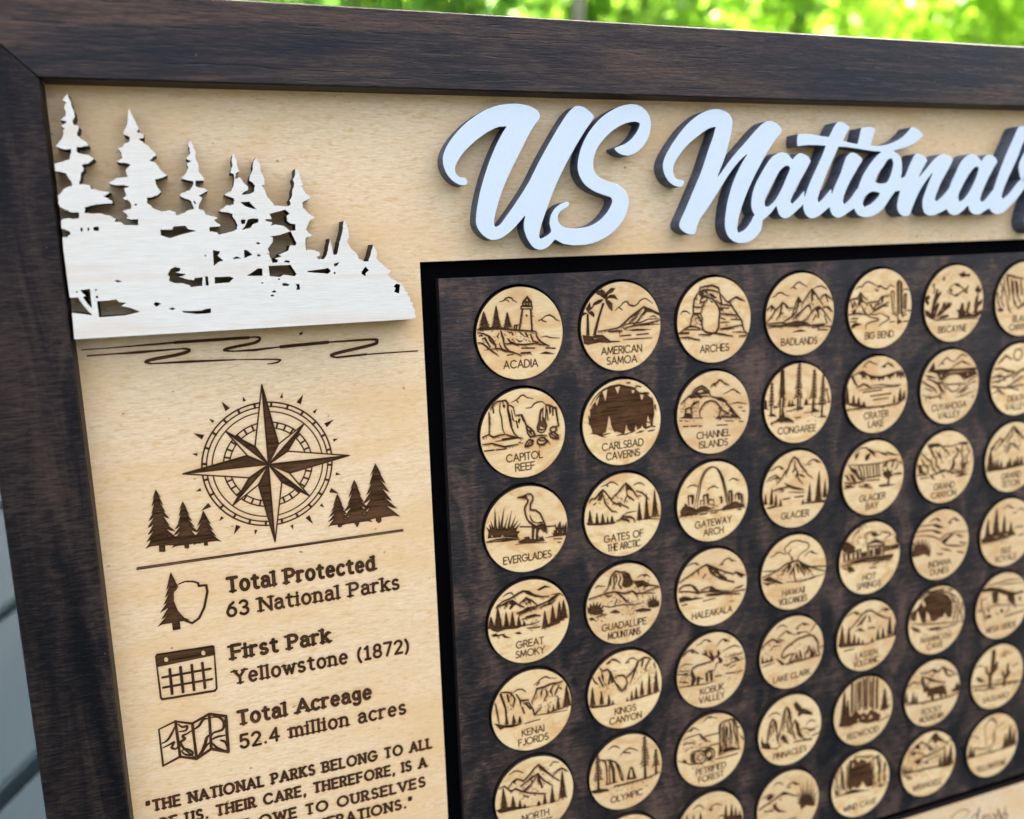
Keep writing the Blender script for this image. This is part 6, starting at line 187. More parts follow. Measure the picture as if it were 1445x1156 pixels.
def mat_token():
    t = NT('birch_token'); t.coord(rand=True)
    fib = t.noise((.35, 3.0, 1), 4, .6, .4)
    blot = t.noise((.10, .16, 1), 3, .6, 1.2)
    tint = t.noise((.02, .02, .02), 1)
    c = t.mix(t.ramp(fib, [(.3, 0.0), (.7, 1.0)]), (.79, .54, .215), (.93, .71, .345))
    c = t.mix(t.ramp(blot, [(.46, 0.0), (.66, .85)]), c, (.70, .38, .115))
    c = t.mix(t.ramp(tint, [(.35, 0.0), (.65, .35)]), c, (.70, .42, .17))
    c = t.mix(t.ramp(t.noise((.013, .017, .02), 0), [(.40, .22), (.60, 0.0)]), c, (.55, .33, .15))
    c, bf = burnt(t, c, (.066, .030, .011), (.028, .012, .005))
    t.bump(t.math('SUBTRACT', t.math('MULTIPLY', fib, .1), bf), .9, .0002)
    return t.done(c, .55, .35)
def mat_dark(name, s1, s2, s3, lo=(.0036, .0034, .0030), hi=(.092, .054, .029), spec=.3):
    """dark stained wood: s1 stain patches, s2 long grain, s3 fine scratches (scale per mm)"""
    t = NT(name); t.coord()
    pat = t.noise(s1, 4, .6, .9); gr = t.noise(s2, 5, .65, .5); fine = t.noise(s3, 3, .7, .2)
    m = t.math('ADD', t.math('MULTIPLY', pat, .48), t.math('ADD', t.math('MULTIPLY', gr, .27), t.math('MULTIPLY', fine, .25)))
    f = t.ramp(m, [(.43, 0.0), (.50, .16), (.56, .55), (.62, 1.0)])
    c = t.mix(f, lo, hi)
    pore = t.ramp(t.noise((s2[0] * 1.6, s2[1] * 2.2, .5), 2, .6), [(.30, 1.0), (.37, 0.0)])
    c = t.mix(t.math('MULTIPLY', pore, .7), c, (.002, .002, .002))
    sp = t.ramp(t.noise((.55, .75, .6), 2, .6), [(.765, 0.0), (.79, 1.0)])
    c = t.mix(t.math('MULTIPLY', sp, .5), c, (.16, .14, .13))
    t.bump(t.math('SUBTRACT', t.math('ADD', t.math('MULTIPLY', gr, .6), fine), pore), .6, .00018)
    return t.done(c, t.ramp(pat, [(.3, .42), (.7, .62)]), spec)
def mat_flat(name, c, rough=.7, spec=.3, var=.25, sc_=(.3, .3, .3)):
    t = NT(name); t.coord()
    n_ = t.noise(sc_, 4, .6)
    lo = tuple(v * (1 - var) for v in c); hi = tuple(min(1, v * (1 + var)) for v in c)
    t.bump(n_, .3, .0001)
    return t.done(t.mix(t.ramp(n_, [(.3, 0.0), (.7, 1.0)]), lo, hi), rough, spec)
def mat_ply():
    t = NT('white_birch'); t.coord()
    fib = t.noise((.25, 4.0, 1), 4, .6, .3); band = t.noise((.02, .22, 1), 2, .5, .5)
    c = t.mix(t.ramp(fib, [(.3, 0.0), (.7, 1.0)]), (.69, .635, .475), (.785, .74, .58))
    c = t.mix(t.ramp(band, [(.56, 0.0), (.66, .5)]), c, (.70, .57, .40))
    t.bump(fib, .4, .0001)
    return t.done(c, .6, .3)
def mat_burnt_edge():
    t = NT('burnt_edge'); t.coord()
    n_ = t.noise((2.2, 2.2, .25), 3, .6)
    t.bump(n_, .6, .0002)
    return t.done(t.mix(n_, (.008, .005, .004), (.045, .026, .015)), .65, .3)
def mat_leaf(name, c1, c2):
    t = NT(name)
    oi = t.n('ShaderNodeNewGeometry')
    c = t.mix(oi.outputs['Random Per Island'], c1, c2)
    t.done(c, .5, .3)
    tr = t.n('ShaderNodeBsdfTranslucent'); tr2 = t.mix(.5, c, tuple(min(1, v * 2.0) for v in c2))
    t.l(tr2, tr.inputs[0])
    mx = t.n('ShaderNodeMixShader'); mx.inputs[0].default_value = .5
    t.l(t.b.outputs[0], mx.inputs[1]); t.l(tr.outputs[0], mx.inputs[2])
    t.l(mx.outputs[0], t.t.nodes['Material Output'].inputs[0])
    return t.m
MAP_ = mat_maple(); TKN = mat_token(); PLY = mat_ply(); EDGE = mat_burnt_edge()
RAILH = mat_dark('stained_rail', (.012, .085, .1), (.045, .75, .5), (.25, 2.3, 2))
RAILV = mat_dark('stained_stile', (.10, .018, .1), (.22, 1.3, .5), (.35, 2.3, 2), (.0026, .0025, .0024), (.056, .035, .022), .18)
PANEL = mat_dark('stained_panel', (.085, .04, .1), (.16, 1.0, .5), (.5, 2.3, 2), (.0062, .0052, .0038), (.125, .071, .040), .40)
BLACK = mat_flat('black_stain', (.0016, .0016, .0017), .9, .04)
WHITE = mat_flat('white_paint', (.62, .685, .64), .5, .4, .012, (.8, .8, .8))
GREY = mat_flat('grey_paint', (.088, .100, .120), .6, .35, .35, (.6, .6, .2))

# ---------------------------------------------------------------- mesh helpers
def link(name, me, parent=None, mw=None):
    o = bpy.data.objects.new(name, me); col.objects.link(o)
    if parent is not None: o.parent = parent
    if mw is not None: o.matrix_world = mw
    return o
def tag(o, label=None, cat=None, group=None, kind=None):
    for k, v in (('label', label), ('category', cat), ('group', group), ('kind', kind)):
        if v: o[k] = v
    return o
def mesh_np(name, V, Q, mats, attr=None, mi=None):
    """quads as one mesh; V in mm (board axes x right, y up, z out)"""
    me = bpy.data.meshes.new(name)
    V = np.asarray(V, np.float32) * MM; Q = np.asarray(Q, np.int32)
    me.vertices.add(len(V)); me.vertices.foreach_set('co', V.ravel())
    me.loops.add(Q.size); me.loops.foreach_set('vertex_index', Q.ravel())
    me.polygons.add(len(Q)); me.polygons.foreach_set('loop_start', np.arange(len(Q), dtype=np.int32) * 4)
    try: me.polygons.foreach_set('loop_total', np.full(len(Q), 4, np.int32))
    except Exception: pass
    for m in mats: me.materials.append(m)
    if mi is not None: me.polygons.foreach_set('material_index', np.asarray(mi, np.int32))
    if attr is not None:
        a = me.attributes.new('burn', 'FLOAT', 'POINT'); a.data.foreach_set('value', np.asarray(attr, np.float32))
    me.update(calc_edges=True); me.validate()
    return me
def plate(name, loops, z0, z1, mats, bevel=.12, off=(0, 0)):
    """flat cut sheet from outline + holes (board mm, v down), top at z1; second material on the cut edges"""
    cu = bpy.data.curves.new(name, 'CURVE'); cu.dimensions = '2D'; cu.fill_mode = 'BOTH'
    for L in loops:
        s = cu.splines.new('POLY'); s.points.add(len(L) - 1); s.use_cyclic_u = True
        for k, (u, v) in enumerate(L): s.points[k].co = ((u - off[0]) * MM, -(v - off[1]) * MM, 0, 1)
    cu.extrude = ((z1 - z0) / 2 - bevel) * MM; cu.bevel_depth = bevel * MM; cu.bevel_resolution = 1; cu.offset = -bevel * MM
    o = bpy.data.objects.new(name, cu); col.objects.link(o)
    dg = bpy.context.evaluated_depsgraph_get()
    me = bpy.data.meshes.new_from_object(o.evaluated_get(dg))
    bpy.data.objects.remove(o); bpy.data.curves.remove(cu)
    me.transform(Matrix.Translation((0, 0, (z0 + z1) / 2 * MM)))
    me.materials.clear()
    for m in mats: me.materials.append(m)
    nz = np.zeros(len(me.polygons) * 3, np.float32); me.polygons.foreach_get('normal', nz)
    me.polygons.foreach_set('material_index', (nz[2::3] < .9).astype(np.int32))
    me.polygons.foreach_set('use_smooth', np.zeros(len(me.polygons), bool))
    me.name = name
    return me
class Boxes:
    def __init__(s): s.v = []; s.f = []; s.m = []
    def quad(s, a, b, c, d, m=0):
        k = len(s.v); s.v += [a, b, c, d]; s.f.append((k, k + 1, k + 2, k + 3)); s.m.append(m)
    def box(s, x0, y0, z0, x1, y1, z1, m=0):
        P = [(x0, y0, z0), (x1, y0, z0), (x1, y1, z0), (x0, y1, z0), (x0, y0, z1), (x1, y0, z1), (x1, y1, z1), (x0, y1, z1)]
        for f_ in ((3, 2, 1, 0), (4, 5, 6, 7), (0, 1, 5, 4), (1, 2, 6, 5), (2, 3, 7, 6), (3, 0, 4, 7)): s.quad(*[P[i] for i in f_], m)
    def mesh(s, name, mats): return mesh_np(name, s.v, s.f, mats, mi=s.m)

# ---------------------------------------------------------------- engraving rasteriser (mm, v down)
class Ras:
    def __init__(s, u0, v0, u1, v1, cell):
        s.u0, s.v0, s.c = u0, v0, cell
        s.nx = int(round((u1 - u0) / cell)) + 1; s.ny = int(round((v1 - v0) / cell)) + 1
        s.a = np.zeros((s.ny, s.nx), np.float32)
        s.U = u0 + np.arange(s.nx) * cell; s.V = v0 + np.arange(s.ny) * cell
    def win(s, us, vs, pad):
        i0 = max(0, int((min(us) - pad - s.u0) / s.c)); i1 = min(s.nx, int((max(us) + pad - s.u0) / s.c) + 2)
        j0 = max(0, int((min(vs) - pad - s.v0) / s.c)); j1 = min(s.ny, int((max(vs) + pad - s.v0) / s.c) + 2)
        if i1 <= i0 or j1 <= j0: return None
        return slice(j0, j1), slice(i0, i1), s.U[None, i0:i1], s.V[j0:j1, None]
    def seg(s, p, q, w0, w1=None, val=1.0):
        w1 = w0 if w1 is None else w1
        W = s.win((p[0], q[0]), (p[1], q[1]), max(w0, w1) + s.c)
        if W is None: return
        J, I, U, V = W
        dx, dy = q[0] - p[0], q[1] - p[1]; L2 = dx * dx + dy * dy + 1e-9
        t = np.clip(((U - p[0]) * dx + (V - p[1]) * dy) / L2, 0, 1)
        d = np.hypot(U - p[0] - t * dx, V - p[1] - t * dy)
        s.a[J, I] = np.maximum(s.a[J, I], np.clip(((w0 + (w1 - w0) * t) / 2 - d) / s.c + .5, 0, 1) * val * (.68 + .32 * np.clip(((w0 + (w1 - w0) * t) / 2 - d) / .42, 0, 1)))
    def line(s, P, w, taper=False):
        n_ = len(P) - 1
        for k in range(n_):
            f0 = f1 = 1
            if taper and n_ > 1:
                g = lambda x: min(1, .45 + 1.6 * min(x, 1 - x))
                f0, f1 = g(k / n_), g((k + 1) / n_)
            s.seg(P[k], P[k + 1], w * f0, w * f1)
    def poly(s, P, val=1.0, erase=False):
        us = [p[0] for p in P]; vs = [p[1] for p in P]
        W = s.win(us, vs, s.c * 2)
        if W is None: return
        J, I, U, V = W
        ins = np.zeros((V.shape[0], U.shape[1]), bool); d = np.full(ins.shape, 9.0)
        for k in range(len(P)):
            x1, y1 = P[k - 1]; x2, y2 = P[k]
            if y1 != y2: ins ^= ((y1 > V) != (y2 > V)) & (U < (x2 - x1) * (V - y1) / (y2 - y1) + x1)
            dx, dy = x2 - x1, y2 - y1; L2 = dx * dx + dy * dy + 1e-9
            t = np.clip(((U - x1) * dx + (V - y1) * dy) / L2, 0, 1)
            d = np.minimum(d, np.hypot(U - x1 - t * dx, V - y1 - t * dy))
        cov = np.clip(np.where(ins, d, -d) / s.c + .5, 0, 1)
        if erase: s.a[J, I] *= 1 - cov
        else: s.a[J, I] = np.maximum(s.a[J, I], cov * val * (.68 + .32 * np.clip(d / .42, 0, 1)))
def spline(P, n_=5):
    if len(P) < 3: return P
    o = []
    for k in range(len(P) - 1):
        p0, p1, p2, p3 = P[max(k - 1, 0)], P[k], P[k + 1], P[min(k + 2, len(P) - 1)]
        for i in range(n_):
            t = i / n_
            o.append(tuple(.5 * (2 * b + (c_ - a) * t + (2 * a - 5 * b + 4 * c_ - d) * t * t + (3 * b - a - 3 * c_ + d) * t ** 3) for a, b, c_, d in zip(p0, p1, p2, p3)))
    return o + [P[-1]]
def pine(R_, x, y0, y1, hw, rng):
    h = y1 - y0; n_ = max(4, min(8, int(h / max(hw, .3) * 2.4)))
    L, Rr = [], []
    for k in range(n_):
        a = (k + 1) / n_; ww = hw * (.10 + .90 * a); inn = ww * (.45 if k < n_ - 1 else .65)
        yy = y0 + h * (a ** .92)
        for S, lst in ((-1, L), (1, Rr)):
            j = rng.uniform(.86, 1.12)
            dr = h * .35 / n_
            lst.append((x + S * ww * j, yy + rng.uniform(.1, .4) * dr)); lst.append((x + S * ww * .72 * j, yy - dr * .25))
            if k < n_ - 1: lst.append((x + S * inn, yy - dr * 1.15))
    R_.poly([(x, y0)] + Rr + L[::-1], .97)
    R_.seg((x, y0 + h * .6), (x, y1 + h * .05), max(.28, hw * .16))
def bare_pine(R_, x, y0, y1, hw, rng):
    h = y1 - y0
    R_.poly([(x - .10, y0), (x + .10, y0), (x + hw * .22 + .12, y1), (x - hw * .22 - .12, y1)])
    n_ = int(h / .95)
    for k in range(n_):
        a = (k + .5) / n_
        if a > .72: break
        ww = hw * (.35 + .75 * a / .72); yy = y0 + h * a
        for S in (-1, 1):
            e = (x + S * ww * rng.uniform(.7, 1.15), yy + ww * .25)
            R_.seg((x, yy - .15), e, .55, .16); R_.seg((x + S * ww * .4, yy + .05), (e[0], e[1] + .22), .3, .12)
            R_.seg((x + S * ww * .45, yy - .3), (e[0] * .9 + x * .1, yy - .25), .22, .10)
def shade(R_, P, rng):
    """burn shading beside a contour: a soft wash and short hatch strokes"""
    for a, b in zip(P[:-1], P[1:]):
        L = math.hypot(b[0] - a[0], b[1] - a[1])
        if L < .15: continue
        R_.seg((a[0] + .16, a[1] + .30), (b[0] + .16, b[1] + .30), .75, .6, .24)
        for k in range(int(L / .62 + rng.random())):
            if rng.random() < .35: continue
            f = rng.random(); x, y = a[0] + (b[0] - a[0]) * f, a[1] + (b[1] - a[1]) * f
            an = rng.gauss(1.0, .35); l_ = rng.uniform(.35, 1.15)
            R_.seg((x, y + .1), (x + l_ * math.cos(an), y + l_ * math.sin(an)), rng.uniform(.22, .34), .1, rng.uniform(.5, .95))
def run(R_, cmds, rng, ox=0, oy=0, hatch=False):
    for c_ in cmds.split(';'):
        a = c_.split(); op = a[0]; v = [float(q) / 20 for q in a[1:]]
        P = [(v[k] + ox, v[k + 1] + oy) for k in range(0, len(v) - 1, 2)]
        if hatch and op in ('L5', 'L6', 'S5', 'S6'): shade(R_, P, rng)
        if op[0] == 'L': R_.line([P[0]] + [(x + rng.uniform(-.04, .04), y + rng.uniform(-.04, .04)) for x, y in P[1:-1]] + P[-1:], float(op[1:]) / 10.8, True)
        elif op[0] == 'S': R_.line(spline(P), float(op[1:]) / 10.8, True)
        elif op[0] == 'F': R_.poly(P, float(op[1:] or .96))
        elif op[0] == 'E': R_.poly(P, erase=True)
        elif op[0] == 'T': pine(R_, v[0] + ox, v[1] + oy, v[2] + oy, v[3], rng)
        elif op[0] == 'K': bare_pine(R_, v[0] + ox, v[1] + oy, v[2] + oy, v[3], rng)
        elif op[0] == 'D': R_.seg(P[0], P[0], v[2] * 2)
        elif op[0] == 'O': R_.line([(P[0][0] + v[2] * math.cos(k / 3), P[0][1] + v[2] * math.sin(k / 3)) for k in range(20)], float(op[1:]) / 10.8)
        elif op[0] == 'R':
            (x0, y0), (x1, y1) = P
            for k in range(int(int(op[1:]) * 2.8)):
                x, y = rng.uniform(x0, x1), rng.uniform(y0, y1); an = rng.gauss(.5, .7); l_ = rng.uniform(.1, .8)
                R_.seg((x, y), (x + l_ * math.cos(an), y + l_ * math.sin(an)), rng.uniform(.16, .30), .1, rng.uniform(.35, .95))

# ---------------------------------------------------------------- stroke lettering (cap height 1, y up)
G = {
'A': (.8, '0,0 .4,1 .8,0;.15,.34 .65,.34'), 'B': (.6, '0,0 0,1 .3,1 @.3,.76,.25,.24,90,-90 .3,.52 0,.52;.3,.52 @.32,.26,.28,.26,90,-90 0,0'),
'C': (.88, '@.48,.5,.48,.5,42,318'), 'D': (.78, '0,0 0,1 .28,1 @.28,.5,.5,.5,90,-90 0,0'), 'E': (.55, '.55,0 0,0 0,1 .55,1;0,.52 .48,.52'),
'F': (.52, '0,0 0,1 .52,1;0,.52 .46,.52'), 'G': (.96, '@.48,.5,.48,.5,42,350 .95,.46 .55,.46'), 'H': (.68, '0,0 0,1;.68,0 .68,1;0,.52 .68,.52'),
'I': (0, '0,0 0,1'), 'J': (.38, '.38,1 .38,.22 @.19,.2,.19,.2,0,-170'), 'K': (.62, '0,0 0,1;.58,1 0,.42;.18,.57 .62,0'), 'L': (.48, '0,1 0,0 .48,0'),
'M': (.88, '0,0 .1,1 .44,.15 .78,1 .88,0'), 'N': (.7, '0,0 0,1 .7,0 .7,1'), 'O': (1.0, '@.5,.5,.5,.5,0,360'), 'P': (.55, '0,0 0,1 .28,1 @.28,.74,.27,.26,90,-90 0,.48'),
'R': (.58, '0,0 0,1 .28,1 @.28,.75,.26,.25,90,-90 0,.5;.26,.5 .58,0'), 'S': (.55, '@.28,.75,.24,.25,40,270 @.28,.25,.27,.25,90,-145'), 'T': (.6, '0,1 .6,1;.3,1 .3,0'),
'U': (.66, '0,1 0,.33 @.33,.33,.33,.33,180,360 .66,1'), 'V': (.76, '0,1 .38,0 .76,1'), 'W': (1.05, '0,1 .26,0 .52,.9 .79,0 1.05,1'), 'X': (.68, '0,0 .68,1;0,1 .68,0'),
'Y': (.7, '0,1 .35,.48 .7,1;.35,.48 .35,0'), 'Z': (.6, '0,1 .6,1 0,0 .6,0'),
'a': (.5, '.05,.57 @.24,.46,.21,.22,140,0 .45,.1 .54,.02;.45,.4 .25,.4 @.22,.2,.2,.2,90,270 .32,.02 .45,.16'), 'c': (.47, '@.27,.34,.26,.34,48,312'),
'd': (.53, '@.26,.34,.25,.34,0,360;.5,.02 .5,1'), 'e': (.52, '.04,.36 .5,.36 @.27,.34,.24,.34,6,312'), 'g': (.5, '@.24,.4,.21,.27,0,360;.47,.66 .47,-.06 @.25,-.06,.22,.2,0,-150'),
'i': (.12, '.06,0 .06,.68;.06,.93 .06,.95'), 'k': (.5, '.04,0 .04,1;.44,.66 .06,.28;.18,.4 .48,0'), 'l': (.12, '.06,0 .06,1'),
'm': (.84, '.04,0 .04,.68;.04,.44 @.22,.44,.19,.23,160,0 .42,0;.41,.44 @.6,.44,.19,.23,160,0 .8,0'), 'n': (.5, '.04,0 .04,.68;.04,.42 @.25,.44,.21,.23,160,0 .46,0'),
'o': (.54, '@.27,.34,.26,.34,0,360'), 'r': (.38, '.04,0 .04,.68;.04,.4 @.28,.38,.24,.29,160,65'), 's': (.44, '@.22,.51,.18,.17,40,270 @.22,.17,.2,.17,90,-150'),
't': (.38, '.16,.9 .16,.18 @.32,.18,.16,.17,180,290;0,.66 .36,.66'), 'w': (.74, '0,.66 .2,.02 .37,.6 .54,.02 .74,.66'),
'1': (.4, '.04,.84 .22,1 .22,0;.04,0 .4,0'), '2': (.52, '@.26,.74,.25,.26,160,-35 .02,0 .52,0'), '3': (.52, '@.24,.76,.23,.24,150,-90 @.25,.26,.26,.26,90,-150'),
'4': (.56, '.42,0 .42,1 0,.3 .56,.3'), '5': (.52, '.48,1 .08,1 .05,.55 @.25,.32,.26,.32,130,-150'), '6': (.54, '.42,.98 .2,.8 @.27,.31,.26,.31,150,510'),
'7': (.5, '0,1 .5,1 .16,0'), '8': (.54, '@.27,.75,.22,.25,0,360;@.27,.26,.26,.26,0,360'), '(': (.24, '@.5,.42,.46,.72,128,232'), ')': (.24, '@-.26,.42,.46,.72,52,-52'),
'.': (.12, '.06,.04 .06,.05'), ',': (.14, '.08,.05 .04,-.16'), '"': (.3, '.05,1 .03,.74;.22,1 .2,.74'), ' ': (.26, '')}
SERIF = {'A': '0,0 .8,0', 'B': '-.04,0 -.04,1', 'D': '-.04,0 -.04,1', 'E': '-.04,0 -.04,1', 'F': '0,0 -.04,1', 'H': '0,0 0,1 .68,0 .68,1', 'I': '0,0 0,1', 'K': '0,0 0,1 .56,1 .6,0', 'L': '0,1 -.04,0',
'M': '0,0 .1,1 .78,1 .88,0', 'N': '0,0 -.04,1 .7,1', 'P': '0,0 -.04,1', 'R': '0,0 -.04,1 .58,0', 'T': '.3,0', 'U': '0,1 .66,1', 'V': '0,1 .76,1', 'W': '0,1 1.05,1', 'Y': '0,1 .7,1 .35,0',
'd': '.44,1 .56,0', 'i': '.06,0 -.01,.66', 'k': '.04,0 -.02,1 .44,.66 .48,0', 'l': '.06,0 -.01,1', 'm': '.04,0 .42,0 .8,0 -.02,.66', 'n': '.04,0 .46,0 -.02,.66', 'r': '.06,0 -.02,.66', 'w': '.02,.66 .74,.66'}
def glyph(ch):
    wd, s_ = G[ch]; out = []
    for st in s_.split(';'):
        P = []
        for q in st.split():
            if q[0] == '@':
                cx, cy, rx, ry, a0, a1 = [float(x) for x in q[1:].split(',')]
                n_ = max(4, int(abs(a1 - a0) / 18))
                P += [(cx + rx * math.cos(math.radians(a0 + (a1 - a0) * k / n_)), cy + ry * math.sin(math.radians(a0 + (a1 - a0) * k / n_))) for k in range(n_ + 1)]
            else: P.append(tuple(float(x) for x in q.split(',')))
        if P: out.append(P)
    return wd, out
def text(R_, s_, u, v, cap, width=None, sx=1.0, wt=.1, slab=False, gap=.2, centre=True):
    if slab: gap = .27 if any(q.islower() for q in s_) else .40
    tot = sum(glyph(c_)[0] + gap for c_ in s_) - gap
    k = (width / (tot * cap)) if width else sx
    x = u - (tot * cap * k / 2 if centre else 0)
    for c_ in s_:
        wd, st = glyph(c_)
        lo_ = c_.islower()
        yy = (lambda q: q * 1.09 if q <= .68 else .741 + (q - .68) * .81) if lo_ else (lambda q: q)
        f_ = lambda p_: (x + p_[0] * cap * k, v - yy(p_[1]) * cap)
        for P in st: R_.line([f_(p_) for p_ in P], wt * cap)
        if slab and c_ in SERIF:
            for q in SERIF[c_].split():
                a, b = [float(y) for y in q.split(',')]
                b_ = .04 if b == 0 else b - .03
                R_.seg(f_((a - (.145 if lo_ else .19), b_)), f_((a + (.145 if lo_ else .19), b_)), max(wt * .66, .10) * cap)
        x += (wd + gap) * cap * k

def grid_pieces(R_, labs, keep=None, clampr=None):
    """split the engraved sheet into bare wood and one mesh per engraved item, all sharing the same nodes"""
    ny, nx = R_.a.shape
    Ug, Vg = np.meshgrid(R_.U, R_.V)
    if clampr:
        rr = np.hypot(Ug, Vg); s_ = np.where(rr > clampr, clampr / np.maximum(rr, 1e-6), 1); Ug, Vg = Ug * s_, Vg * s_
        inn = rr < clampr
        cell = inn[:-1, :-1] | inn[1:, :-1] | inn[:-1, 1:] | inn[1:, 1:]
    else: cell = np.ones((ny - 1, nx - 1), bool)
    ink = np.maximum.reduce([R_.a[:-1, :-1], R_.a[1:, :-1], R_.a[:-1, 1:], R_.a[1:, 1:]])
    lab = np.where(ink > .3, labs[:-1, :-1], 0)
    idx = np.arange(ny * nx).reshape(ny, nx)
    quads = np.stack([idx[1:, :-1], idx[1:, 1:], idx[:-1, 1:], idx[:-1, :-1]], -1)
    out = {}
    for k in np.unique(lab[cell]):
        q = quads[cell & (lab == k)]
        u_, inv_ = np.unique(q, return_inverse=True)
        V = np.stack([Ug.ravel()[u_], -Vg.ravel()[u_], np.zeros(len(u_))], 1)
        out[int(k)] = (V, inv_.reshape(-1, 4), R_.a.ravel()[u_])
    return out

# ================================================================ the place: deck, ground, sky backdrop plants
def deck():
    t = NT('deck_boards'); t.coord()
    d = Vector((.53, .85, 0)).normalized(); n_ = Vector((d.y, -d.x, 0))
    ng = t.noise((.01, .01, .01), 3); st = t.noise((.05, .006, .05), 4, .6)
    c = t.mix(t.ramp(st, [(.3, 0.0), (.7, 1.0)]), (.008, .018, .024), (.013, .024, .030))
    c = t.mix(t.ramp(ng, [(.5, 0.0), (.7, .4)]), c, (.020, .028, .032))
    m = t.done(c, .75, .12)
    b = Boxes(); W = 105; gap = 8.5
    off = -341.1 * 1.0
    for k in range(-16, 22):
        a = off + k * W + gap / 2; e = a + W - gap
        L0, L1 = -1500, 2400
        def pt(s_, l_, z): return (n_.x * s_ + d.x * l_, n_.y * s_ + d.y * l_, z)
        P = [pt(a, L0, -26), pt(e, L0, -26), pt(e, L1, -26), pt(a, L1, -26), pt(a, L0, -2), pt(e, L0, -2), pt(e, L1, -2), pt(a, L1, -2),
             pt(a + 2, L0, 0), pt(e - 2, L0, 0), pt(e - 2, L1, 0), pt(a + 2, L1, 0)]
        for f_ in ((3, 2, 1, 0), (0, 1, 5, 4), (1, 2, 6, 5), (2, 3, 7, 6), (3, 0, 4, 7), (4, 5, 9, 8), (5, 6, 10, 9), (6, 7, 11, 10), (7, 4, 8, 11), (8, 9, 10, 11)):
            b.quad(*[P[i] for i in f_])
    o = link('deck', b.mesh('deck', [m])); tag(o, kind='structure')
    b = Boxes(); b.quad((-60000, -60000, -420), (60000, -60000, -420), (60000, 60000, -420), (-60000, 60000, -420))
    o = link('ground', b.mesh('ground', [mat_flat('gravel_soil', (.040, .038, .036), .9, .2, .4, (.002, .002, .002))])); tag(o, kind='structure')
deck()

def leaves(rng, cx, cy, cz, rx, ry, rz, n_, size, V, F):
    k = 0
    cl = [(rng.gauss(0, .42), rng.gauss(0, .42), rng.gauss(0, .42)) for _ in range(34)]
    while k < n_:
        q = rng.choice(cl); p = [q[i] + rng.gauss(0, .13) for i in range(3)]
        if p[0] ** 2 + p[1] ** 2 + p[2] ** 2 > 1.15: p = [x * .8 for x in p]
        c_ = Vector((cx + p[0] * rx, cy + p[1] * ry, cz + p[2] * rz))
        if c_.z < -.38: continue
        nrm = Vector((rng.gauss(0, 1), rng.gauss(0, 1), rng.gauss(.5, 1))).normalized()
        a = nrm.orthogonal().normalized(); a.rotate(Matrix.Rotation(rng.uniform(0, 6.28), 3, nrm)); b = nrm.cross(a)
        s_ = size * rng.uniform(.6, 1.3); i0 = len(V)
        V += [c_ - a * s_, c_ + b * s_ * .45 - a * s_ * .1, c_ + a * s_, c_ - b * s_ * .45 - a * s_ * .1]
        F.append((i0, i0 + 1, i0 + 2, i0 + 3)); k += 1
def plant(name, cat, label, x, y, r, h, zc, n_, size, leafm, barkm, seed, trunk_r=.07, group='green trees behind the deck'):
    rng = random.Random(seed)
    e = bpy.data.objects.new(name, None); col.objects.link(e); e.location = (x, y, -.42); tag(e, label, cat, group)
    V, F = [], []
    leaves(rng, 0, 0, zc + .42, r, r, h, n_, size, V, F)
    me = mesh_np('crown', [v * 1000 for v in V], F, [leafm]); link('crown', me, e)
    b = Boxes(); N = 9; top = zc + .42
    def limb(p0, p1, r0, r1):
        d = (p1 - p0).normalized(); a = d.orthogonal().normalized(); c_ = d.cross(a)
        for i in range(N):
            t0, t1 = 6.2832 * i / N, 6.2832 * (i + 1) / N
            P = lambda p, r_, t_: tuple((p + a * r_ * math.cos(t_) + c_ * r_ * math.sin(t_)) * 1000)
            b.quad(P(p0, r0, t0), P(p0, r0, t1), P(p1, r1, t1), P(p1, r1, t0))
    base = Vector((0, 0, -.02)); mid = Vector((rng.uniform(-.1, .1), rng.uniform(-.1, .1), top * .7)); tip = mid + Vector((rng.uniform(-.15, .15), 0, h * .6))
    limb(base, mid, trunk_r, trunk_r * .75); limb(mid, tip, trunk_r * .75, trunk_r * .25)
    for k in range(5):
        s_ = mid.lerp(tip, k / 6); an = rng.uniform(0, 6.28)
        limb(s_, s_ + Vector((math.cos(an) * r * .6, math.sin(an) * r * .6, h * .35)), trunk_r * .4, trunk_r * .1)
    link('trunk', b.mesh('trunk', [barkm]), e)
BARK = mat_flat('bark', (.16, .13, .10), .9, .2, .4, (.02, .02, .004))
PALE = mat_flat('pale_bark', (.25, .23, .14), .9, .2, .35, (.03, .03, .006))
L_DK = mat_leaf('leaf_deep', (.05, .14, .022), (.10, .22, .035))
L_MD = mat_leaf('leaf_mid', (.09, .21, .025), (.20, .34, .04))
L_BR = mat_leaf('leaf_bright', (.15, .31, .02), (.29, .46, .04))
plant('leafy_tree', 'tree', 'deep green tree seen above the left part of the top rail', 1.0, 5.2, 1.5, 1.9, 1.1, 5200, .075, L_DK, BARK, 1)
plant('leafy_tree', 'tree', 'mid green tree with a pale trunk above the lettering', 2.35, 4.6, 1.1, 1.7, 1.0, 4200, .07, L_MD, BARK, 2, .06)
plant('leafy_tree', 'tree', 'brightest yellow green tree above the middle of the rail', 3.3, 4.3, .95, 1.6, .9, 3800, .065, L_BR, BARK, 3)
plant('leafy_tree', 'tree', 'yellow green tree next to the right corner of the picture', 4.4, 4.0, 1.1, 1.7, .9, 4400, .065, L_BR, BARK, 4)
plant('leafy_tree', 'tree', 'dark spreading tree standing behind the bright yellow green ones', 5.6, 7.5, 2.2, 2.4, 1.4, 5200, .09, L_MD, BARK, 5, .10)
plant('leafy_tree', 'tree', 'dark tall tree standing behind the deep green one', 1.9, 8.5, 2.0, 2.6, 1.6, 5200, .09, L_DK, BARK, 6, .10)
